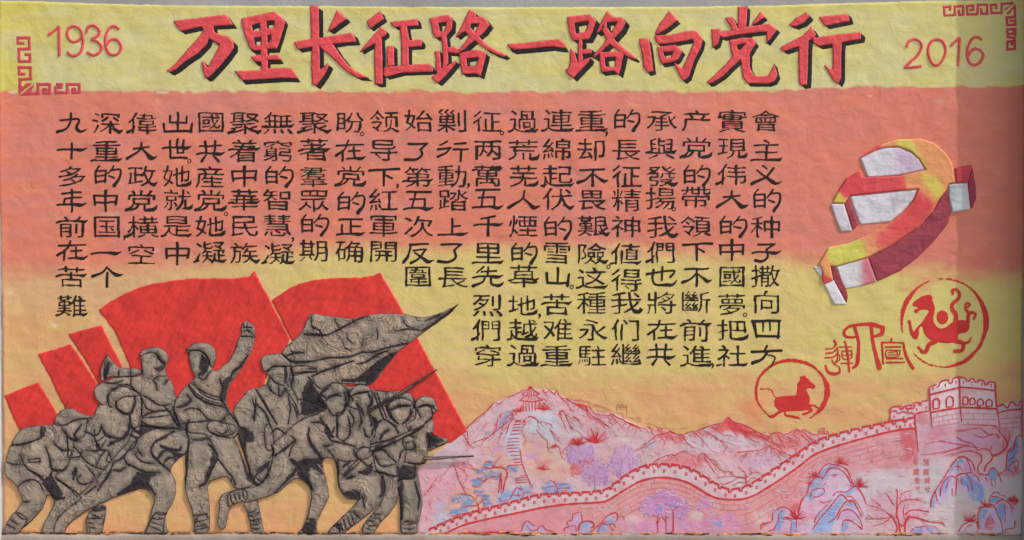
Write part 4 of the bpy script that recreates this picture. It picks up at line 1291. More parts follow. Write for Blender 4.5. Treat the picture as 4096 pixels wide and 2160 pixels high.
for s in DARKP:
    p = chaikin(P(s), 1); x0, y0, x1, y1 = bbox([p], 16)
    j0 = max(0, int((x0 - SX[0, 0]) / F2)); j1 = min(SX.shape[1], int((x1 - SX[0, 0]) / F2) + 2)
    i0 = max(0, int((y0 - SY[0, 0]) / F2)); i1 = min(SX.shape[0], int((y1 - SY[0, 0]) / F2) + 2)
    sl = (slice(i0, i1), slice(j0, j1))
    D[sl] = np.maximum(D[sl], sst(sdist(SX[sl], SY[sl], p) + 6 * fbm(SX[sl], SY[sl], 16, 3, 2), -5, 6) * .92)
# dry-brush mottling
D = np.clip(D + .35 * sst(fbm(SX, SY, 70, 3, 4), .30, .85) * sst(vn(SX, SY, 5, 6), -.2, .8), 0, 1)


def ledges(x, y):                                  # palette-knife flakes: short steps in the clay
    n = fbm(x, y, 95, 6, 3) * 4.2 + .5 * vn(x, y, 12, 1)
    f = n - np.floor(n)
    return (f ** 5) * sst(vn(x, y, 120, 7), -.35, .35)


def hairs(x, y):
    n = fbm(x, y, 95, 6, 3) * 4.2 + .5 * vn(x, y, 12, 1); f = n - np.floor(n); d = np.minimum(f, 1 - f)
    return np.exp(-(d / .045) ** 2) * sst(vn(x, y, 60, 3), -.1, .4)


D = np.maximum(D, .55 * hairs(SX, SY))
UNI = Fs[0]
for q in Fs[1:]: UNI = np.maximum(UNI, q)
LEDGE = ledges(SX, SY)
GREY = lerp(lerp((134, 125, 114), (149, 135, 121), sst(fbm(SX, SY, 110, 5, 3), -.3, .5)), (126, 119, 109), sst(fbm(SX, SY, 45, 7, 2), .1, .8))
GREY = lerp(GREY, (166, 141, 124), np.clip(LEDGE * .8, 0, .7))
SOLDIER = {
 'packman': ('relief_soldier', 'grey relief soldier at the far left, bent under a backpack, small square flag above him', 'relief figure'),
 'stooper': ('relief_soldier', 'grey relief soldier stooping low between the backpack man and the bugler, face turned down', 'relief figure'),
 'bugler': ('relief_soldier', 'grey relief soldier with head thrown back, blowing a bugle, striding with one long leg behind', 'relief figure'),
 'leader': ('relief_soldier', 'grey relief soldier in the middle with fist raised against the big red flag', 'relief figure'),
 'bearer': ('relief_soldier', 'grey relief standard bearer in a peaked cap under the left end of the grey banner', 'relief figure'),
 'kid': ('relief_soldier', 'grey relief figure of which mainly head and cap show, directly under the grey banner', 'relief figure'),
 'lunger': ('relief_soldier', 'large grey relief soldier lunging right with one foot kicked up behind, hand on a rifle', 'relief figure'),
 'second': ('relief_soldier', 'grey relief soldier just right of the lunging one, with cap under the banner tip', 'relief figure'),
 'third': ('relief_soldier', 'grey relief soldier between the upright rifle and the rightmost soldier, looking down', 'relief figure'),
 'farright': ('relief_soldier', 'rightmost grey relief soldier, straight leg beside the pink landscape', 'relief figure'),
 'banner': ('grey_banner', 'large grey banner in relief streaming right to a sharp tip over the soldiers', 'banner'),
 'cloth': ('grey_cloth', 'small patch of grey cloth behind the rifles, below the banner', 'cloth'),
 'coat_tail': ('coat_tail', 'dark pointed coat tail blowing right behind the rightmost soldier, under the flag corner', 'cloth'),
 'bugle': ('bugle', 'grey relief bugle with flared bell, held to the mouth of the soldier looking up', 'bugle'),
}


def canvas_at(x, y, R):
    fx = np.clip((x - SX[0, 0]) / F2, 0, R.shape[1] - 1.001); fy = np.clip((y - SY[0, 0]) / F2, 0, R.shape[0] - 1.001)
    xi = fx.astype(int); yi = fy.astype(int); fx = fx - xi; fy = fy - yi
    if R.ndim == 3: fx = fx[..., None]; fy = fy[..., None]
    return (R[yi, xi] * (1 - fx) + R[yi, xi + 1] * fx) * (1 - fy) + (R[yi + 1, xi] * (1 - fx) + R[yi + 1, xi + 1] * fx) * fy


def clay_piece(name, F, level, parent=None, loc=None, extra=0.0):
    m = F > -4
    if not (F > 0).any(): return None
    ys, xs = np.nonzero(F > 0)
    i0, i1 = max(0, ys.min() - 3), ys.max() + 4; j0, j1 = max(0, xs.min() - 3), xs.max() + 4
    sl = (slice(i0, i1), slice(j0, j1))
    r = iso(F[sl], SX[sl], SY[sl])
    if r is None: return None
    px, py, fv, loops, tot = r
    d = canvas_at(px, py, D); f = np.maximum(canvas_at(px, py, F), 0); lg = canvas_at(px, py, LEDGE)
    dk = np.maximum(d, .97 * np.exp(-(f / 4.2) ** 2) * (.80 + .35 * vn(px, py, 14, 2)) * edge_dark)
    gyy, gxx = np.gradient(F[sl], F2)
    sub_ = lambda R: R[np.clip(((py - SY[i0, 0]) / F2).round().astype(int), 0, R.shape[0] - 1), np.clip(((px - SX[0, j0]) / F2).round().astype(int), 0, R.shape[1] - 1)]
    side_shade = sst(-sub_(gxx) * .85 - sub_(gyy) * .45 + .25 * vn(px, py, 30, 1), .1, .9)
    dk = np.maximum(dk, .62 * side_shade * np.exp(-np.maximum(f, 0) / 13.0) * (.75 + .35 * vn(px, py, 9, 5)))  # figure shading painted into the colour along right and lower edges
    u = np.maximum(canvas_at(px, py, UNI), 0)
    k_ = np.clip(u / 3.5, 0, 1) ** .6
    h = HW(px, py) + .3 + (6.2 + level) * k_ + k_ * ((3.0 + extra) * (1 - np.exp(-f / 22.0)) - 2.2 * np.exp(-(f / 3.5) ** 2) - 2.6 * d * np.clip(u / 5, 0, 1))
    h = h + (2.0 * lg + 1.5 * fbm(px, py, 24, 3, 3)) * np.clip(u / 6, 0, 1)
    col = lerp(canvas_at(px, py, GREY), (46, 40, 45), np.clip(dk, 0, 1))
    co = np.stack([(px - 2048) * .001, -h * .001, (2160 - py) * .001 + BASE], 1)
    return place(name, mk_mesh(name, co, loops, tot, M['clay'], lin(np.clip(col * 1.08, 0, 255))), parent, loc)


for i, (key, ol, parts) in enumerate(FIG):
    nm, lab, cat = SOLDIER[key]
    V = VIS[i]; level = i * .35
    edge_dark = 1.0
    allp = np.vstack(ol)
    px_, py_ = allp[:, 0].mean(), min(allp[:, 1].max(), 2133)
    if key == 'cloth':
        t = thing(nm, lab, cat, px_, py_)
        lab_ = np.zeros(V.shape, int); todo = V > 0; n_ = 0
        while todo.any() and n_ < 12:
            i_, j_ = np.argwhere(todo)[0]; n_ += 1; st_ = [(i_, j_)]; todo[i_, j_] = False; cnt = 0
            while st_:
                a_, b_ = st_.pop(); lab_[a_, b_] = n_; cnt += 1
                for c_, d_ in ((a_ + 1, b_), (a_ - 1, b_), (a_, b_ + 1), (a_, b_ - 1)):
                    if 0 <= c_ < V.shape[0] and 0 <= d_ < V.shape[1] and todo[c_, d_]: todo[c_, d_] = False; st_.append((c_, d_))
            if cnt > 6: clay_piece('cloth_fold', np.where((lab_ == n_) | (V <= 0), V, -1.0), level, t)
        continue
    if not parts:
        o = clay_piece(nm, V, level, None, W(px_, py_, 0))
        tag(o, lab, cat)
        continue
    t = thing(nm, lab, cat, px_, py_, 'grey relief soldiers charging right' if nm == 'relief_soldier' else None)
    rest = V.copy()
    for pn, pol in parts:
        x0, y0, x1, y1 = bbox(pol, 30)
        j0 = max(0, int((x0 - SX[0, 0]) / F2)); j1 = min(SX.shape[1], int((x1 - SX[0, 0]) / F2) + 2)
        i0 = max(0, int((y0 - SY[0, 0]) / F2)); i1 = min(SX.shape[0], int((y1 - SY[0, 0]) / F2) + 2)
        sl = (slice(i0, i1), slice(j0, j1))
        Fp_ = np.full(SX.shape, -60.0); Fp_[sl] = field(SX[sl], SY[sl], pol)
        clay_piece(pn, np.minimum(V, Fp_), level + 2.0, t)
        rest = np.minimum(rest, -Fp_ + 1.0)
    clay_piece('body' if nm == 'relief_soldier' else 'tube', rest, level, t)

# rifles, gun barrel
def bar(name, lab, segs, cat, colr=(96, 88, 82)):
    F = None; pts = []
    for w, s in segs:
        p = P(s); pts.append(p)
    Xg, Yg = grid(*bbox(pts, 16), 2.0)
    F = capsules(Xg, Yg, [([float(q) for q in w.split(',')], p) for (w, s), p in zip(segs, pts)]) + .6 * vn(Xg, Yg, 10, 1)
    px, py, fv, loops, tot = iso(F, Xg, Yg)
    f = bilF = None
    h = HW(px, py) + 13 + 9 * np.clip(fv / 4, 0, 1) ** .6
    inner = sst(fv, 2.0, 4.0) * sst(vn(px, py, 30, 2), -.8, .2)
    col = lerp(np.array((58, 50, 54)) * np.ones((len(px), 3)), colr, inner)
    co = np.stack([(px - 2048) * .001, -h * .001, (2160 - py) * .001 + BASE], 1)
    al = np.vstack(pts)
    o = place(name, mk_mesh(name, co, loops, tot, M['clay'], lin(col)), None, W(al[:, 0].mean(), al[:, 1].max()))
    return tag(o, lab, cat, 'rifles carried by the relief soldiers')
bar('rifle', 'dark rifle barrel pointing up right, its muzzle against the second large flag', [('5,11,13', 'S4 1815,772 1660,870 1460,1000'), ('13,10', 'S4 1460,1000 1300,1090 1150,1180')], 'rifle', (110, 100, 92))
bar('rifle', 'long grey rifle held level-rising from the lunging soldier\'s hand', [('17,14,9', 'S5 1185,468 1390,390 1690,240')], 'rifle', (140, 126, 112))
bar('rifle', 'short rifle stock slanting down left below the lunging soldier\'s hand', [('14,15', 'S5 1060,590 1000,640 925,725')], 'rifle', (136, 122, 108))
bar('rifle', 'thin gun muzzle poking right over the pink landscape at hip height', [('14,12,8,7', 'S5 1700,560 1820,560 2000,548 2165,540')], 'rifle', (130, 118, 108))

# ------------------------------------------------------------------ hammer and sickle emblem
EC = np.ones(GX.shape + (3,)) * np.array((219, 150, 100))
for s, col, al, so in (
    ('G1 300,330 560,330 560,520 300,520 220,420', (205, 72, 80), 1, 10), ('G1 550,360 740,360 760,470 550,500', (208, 78, 84), 1, 10),
    ('G1 430,240 440,180 560,130 590,150 520,190', (208, 76, 78), 1, 6), ('G1 690,100 790,95 900,300 840,250 780,190 700,160', (197, 192, 92), .9, 12),
    ('G1 870,340 960,370 1030,470 990,545 940,490 860,380', (202, 192, 92), .9, 12), ('G1 220,560 270,480 330,540 320,570', (205, 190, 90), .9, 8),
    ('G1 840,470 960,560 950,620 850,730 650,870 520,850 640,710 740,620', (208, 76, 80), 1, 16), ('G1 480,800 640,720 700,850 560,900', (212, 96, 90), .8, 16),
    ('G1 190,880 420,815 470,850 480,945 240,1015 200,960', (198, 196, 92), 1, 10), ('G1 430,800 540,790 560,900 480,950', (215, 150, 105), .7, 10),
    ('G1 150,1060 200,1090 240,1100 170,1140', (208, 76, 74), 1, 6), ('G1 1090,280 1100,400 1060,430 1030,300', (218, 150, 100), .6, 8)):
    wash(EC, P(s), col, al, so, 4)
emb = thing('hammer_sickle_emblem', 'tilted hammer and sickle emblem in relief with maroon and white facets, at the right', 'emblem', 3520, 1220)
MAR = (152, 62, 78); WHI = (206, 200, 214)
EP = [
 ('sickle_blade', 'G1 425,232 560,145 690,105 860,98 960,130 1040,200 1085,270 1105,410 1058,425 1045,465 980,545 950,610 850,722 650,862 480,947 250,1012 215,1008 238,1110 170,1137 150,1090 160,1055 130,990 200,875 350,845 500,780 640,700 740,620 800,550 842,458 700,470 355,505 320,560 228,557 270,470 330,380 430,322 440,372 700,365 895,320 850,245 790,190 700,155 600,160 430,237', None, 9),
 ('white_facet', 'G1 428,237 520,187 620,162 710,160 790,197 850,247 890,319 700,360 482,375', 'lil', 6),
 ('white_facet', 'G1 357,510 835,461 800,540 720,630 645,690 430,712 382,590', (206, 203, 218), 5),
 ('white_facet', 'G1 215,562 312,562 372,758 290,765 258,690', (205, 202, 214), 6),
 ('maroon_facet', 'G1 316,562 350,515 416,712 378,756', (160, 66, 82), 4),
 ('white_facet', 'G1 1056,425 1192,413 1215,605 1085,625 1062,520', (186, 196, 204), 8),
 ('red_facet', 'G1 1104,305 1225,285 1196,412 1112,414', (186, 62, 76), 7),
 ('maroon_facet', 'G1 1229,290 1252,420 1258,520 1232,598 1217,598 1197,415', (142, 54, 76), 4),
 ('maroon_facet', 'G1 1050,462 1078,622 1060,700 960,830 840,950 720,1040 560,1115 545,1108 487,948 650,866 852,725 952,612 1000,525', MAR, 4),
 ('white_facet', 'G1 257,1012 484,950 545,1120 440,1150 322,1172 290,1110', 'pnk', 5),
 ('maroon_facet', 'G1 215,1012 252,1012 320,1130 342,1220 333,1275 240,1115', (148, 58, 72), 4),
 ('white_facet', 'G1 170,1138 240,1108 333,1283 240,1283', (208, 208, 216), 5),
 ('white_facet', 'G1 92,1012 150,1003 160,1055 150,1090', (208, 208, 216), 4)]
g1 = CROP['G1']
for nm, s, col, H in EP:
    def cf(x, y, col=col):
        X_ = (x - g1[0]) * g1[2]
        if col is None: return paint_col(EC, x, y)
        if col == 'lil': c = lerp((204, 202, 216), (196, 176, 202), sst(X_ + 30 * vn(x, y, 30, 2), 600, 760))
        elif col == 'pnk': c = lerp((206, 206, 212), (200, 116, 134), sst(X_ + 22 * vn(x, y, 26, 2), 405, 480))
        else: c = lerp(np.array(col) * 1.0, np.array(col) * .86, sst(fbm(x, y, 40, 3, 3), 0, .8))
        return lin(c)
    relief(nm, [P(s)], M['emblem'], emb, step=2.5, H=H, ramp=3.5, rough=.7, noise=1.2, colf=cf)

# ------------------------------------------------------------------ round seals
def roundel_ring(key, cx, cy, rx, ry, wfun, t, gaps=()):
    x0, y0, k = CROP[key]
    cx, cy, rx, ry = x0 + cx / k, y0 + cy / k, rx / k, ry / k
    Xg, Yg = grid(cx - rx - 24, cy - ry - 24, cx + rx + 24, cy + ry + 24, 2.0)
    a = np.degrees(np.arctan2(Yg - cy, Xg - cx)) % 360
    r = np.hypot((Xg - cx) / rx, (Yg - cy) / ry)
    rr = (r - 1) * (rx + ry) / 2
    av = np.array([q[0] for q in wfun]); wv = np.array([q[1] for q in wfun], float)
    w = np.interp(a, av, wv * 1.25) / k / 2
    F = w - np.abs(rr + 1.5 * vn(a * 3, a * 0, 40, 2))
    F = F + .9 * vn(Xg, Yg, 6, 1) - 3.4 * sst(vn(a * 6, rr * 10, 14, 4, 9) + .5 * vn(a * 2, rr, 40, 6), .15, .8) * (w > 3)
    px, py, fv, lo, tt = iso(F, Xg, Yg)
    h = HW(px, py) + .8
    co = np.stack([(px - 2048) * .001, -h * .001, (2160 - py) * .001 + BASE], 1)
    place('brushed_ring', mk_mesh('brushed_ring', co, lo, tt, M['seal']), t)


t = thing('tiger_roundel', 'red prancing tiger-like beast with a ball inside a brushed ring, half in shade at right', 'roundel', 3774, 1475)
roundel_ring('G2', 662, 650, 520, 545, [(0, 62), (20, 40), (40, 34), (58, 44), (75, 30), (90, 14), (110, 20), (130, 18), (140, -12), (163, -12), (168, 14), (185, 32), (200, 48), (215, 50), (232, 22), (248, 12), (256, -12), (260, -12), (266, 18), (285, 22), (300, 14), (325, 34), (345, 58), (360, 62)], t)
GL = 'seal'
relief('beast', [P(s) for s in (
    'G2 275,410 300,385 345,360 380,325 440,310 480,303 522,315 522,370 540,420 558,470 545,520 530,600 545,660 580,705 620,722 680,712 740,660 790,630 830,620 880,612 950,625 985,680 970,740 930,780 840,785 832,860 870,900 780,895 700,906 600,892 520,880 440,820 405,750 400,692 362,702 350,830 315,868 260,820 235,740 228,670 210,640 228,607 258,620 265,690 290,770 330,700 400,640 440,570 492,490 370,490 330,537 292,520 300,485 355,470 330,450 285,450',)],
    M[GL], t, step=2.0, H=.5, base=.7, ramp=3, rough=.8, sm=1)
def seal_strokes(name, lst, t, key, off=.9):
    F = None; pts = []; L = []
    for ws, s in lst:
        p = P(s, key); pts.append(p); L.append(([float(q) / CROP[key][2] for q in ws.split(',')], p))
    Xg, Yg = grid(*bbox(pts, 14), 2.0)
    F = capsules(Xg, Yg, L) + .7 * vn(Xg, Yg, 7, 2)
    px, py, fv, lo, tt = iso(F, Xg, Yg)
    h = HW(px, py) + off + .3 * (fv > 0)
    co = np.stack([(px - 2048) * .001, -h * .001, (2160 - py) * .001 + BASE], 1)
    return mk_mesh(name, co, lo, tt, M['seal'])
place('tail', seal_strokes('tail', [('60,52,50,44,40,34,30', '805,660 808,545 765,480 775,410 845,350 855,290 812,235 770,245 775,292'), ('44,44,40,34,30', '960,650 965,560 1005,522 1052,545 1030,602'), ('40,30,26,22', '965,530 928,470 945,408 985,425 960,460')], t, 'G2', 1.25), t)
place('leg', seal_strokes('leg', [('60,56,50,34', '560,880 480,920 440,1010 395,1008'), ('44,30,34', '395,1008 365,970 350,955')], t, 'G2', 1.3), t)
place('leg', seal_strokes('leg', [('60,50,44,50', '820,880 895,905 890,990 800,1002'), ('44,34,14', '895,905 965,890 1003,825')], t, 'G2', 1.35), t)
relief('ball', [ell('G2', 645, 582, 74, 88)], M['seal'], t, step=2.0, H=.5, base=.7, ramp=3, rough=.8)

t = thing('horse_roundel', 'red galloping horse silhouette in a smaller broken ring above the mountains', 'roundel', 3167, 1695)
roundel_ring('G3', 485, 850, 372, 325, [(0, 46), (30, 40), (48, 16), (56, 10), (62, -14), (112, -14), (120, -12), (128, 8), (150, 14), (180, 24), (200, 22), (220, 26), (250, 30), (275, 38), (300, 30), (320, 14), (336, 22), (350, 40), (360, 46)], t)
relief('horse', [P('G3 530,890 545,820 545,770 575,725 572,695 600,690 628,678 635,700 660,715 690,750 738,790 730,815 705,830 690,815 655,815 638,832 670,890 680,940 672,985 725,983 790,1028 786,1046 740,1020 712,1002 685,1020 712,1035 705,1065 640,1092 602,1102 595,1080 640,1068 672,1042 600,1052 480,1057 425,1062 432,1090 492,1096 560,1112 580,1140 520,1132 415,1110 402,1062 350,1087 300,1127 268,1130 225,1100 290,1094 350,1050 312,1010 303,950 320,918 292,890 276,845 230,826 162,834 150,815 250,816 292,840 302,890 330,910 400,896')],
       M['seal'], t, step=2.0, H=.5, base=.7, ramp=3, rough=.5)
cs = [
 ('seal_glyph', 'red seal-script glyph with winding left part, leftmost of three beside the beast ring', [('24,26,14', '932,320 950,360 915,400'), ('14', '915,400 840,408'), ('16', '968,390 920,440 845,452'), ('16', '972,440 930,487 838,497'), ('14,14', '962,395 972,440 962,520 940,545'), ('14', '908,520 925,560 985,595'), ('14,28,34,26,18', '985,595 985,650 930,668 865,645 838,578'), ('12', '985,470 988,520 945,553'),
   ('22,26,26,22', '1042,330 1060,400 1075,500 1088,640'), ('14', '990,386 1110,384'), ('14', '1012,428 1112,425'), ('14', '1112,425 1112,500 1040,517'), ('14', '1015,428 1012,490 1040,517'), ('12', '1015,472 1108,468'), ('15', '1000,556 1122,554')]),
 ('seal_glyph', 'tall red seal-script glyph of two long legs under a looped roof, middle of three', [('20,30,30,30,36,50,34', '1150,282 1060,280 1032,230 1085,175 1190,152 1330,150 1440,185'), ('50,44,22', '1440,185 1425,250 1340,278'), ('34,32,34,44,30', '1145,185 1180,300 1185,400 1170,560 1128,602'), ('34,36,42,56', '1318,175 1335,330 1370,480 1402,600')]),
 ('seal_glyph', 'red seal-script glyph with nested box lines under a roof, touching the big ring', [('20', '1530,298 1525,335'), ('24,22', '1442,560 1432,340'), ('18', '1432,340 1540,338 1655,342'), ('22,30,34,34', '1655,342 1665,420 1700,520 1752,608'), ('18', '1465,386 1620,384'), ('14', '1475,422 1470,478 1505,494 1600,480 1622,420'), ('14', '1622,420 1475,418'), ('12', '1500,445 1590,435 1592,462 1500,468'), ('16', '1480,508 1645,505'), ('20', '1478,548 1660,546')])]
for nm, lab, L in cs:
    me = seal_strokes(nm, [(w if ',' in w else w + ',' + w, s) for w, s in L], None, 'G3', .9)
    co = np.empty(len(me.vertices) * 3, np.float32); me.vertices.foreach_get('co', co); co = co.reshape(-1, 3)
    o = place(nm, me, None, (float(co[:, 0].mean()), 0, float(co[:, 2].min())))
    tag(o, lab, 'seal glyph', 'red seal-script glyphs')

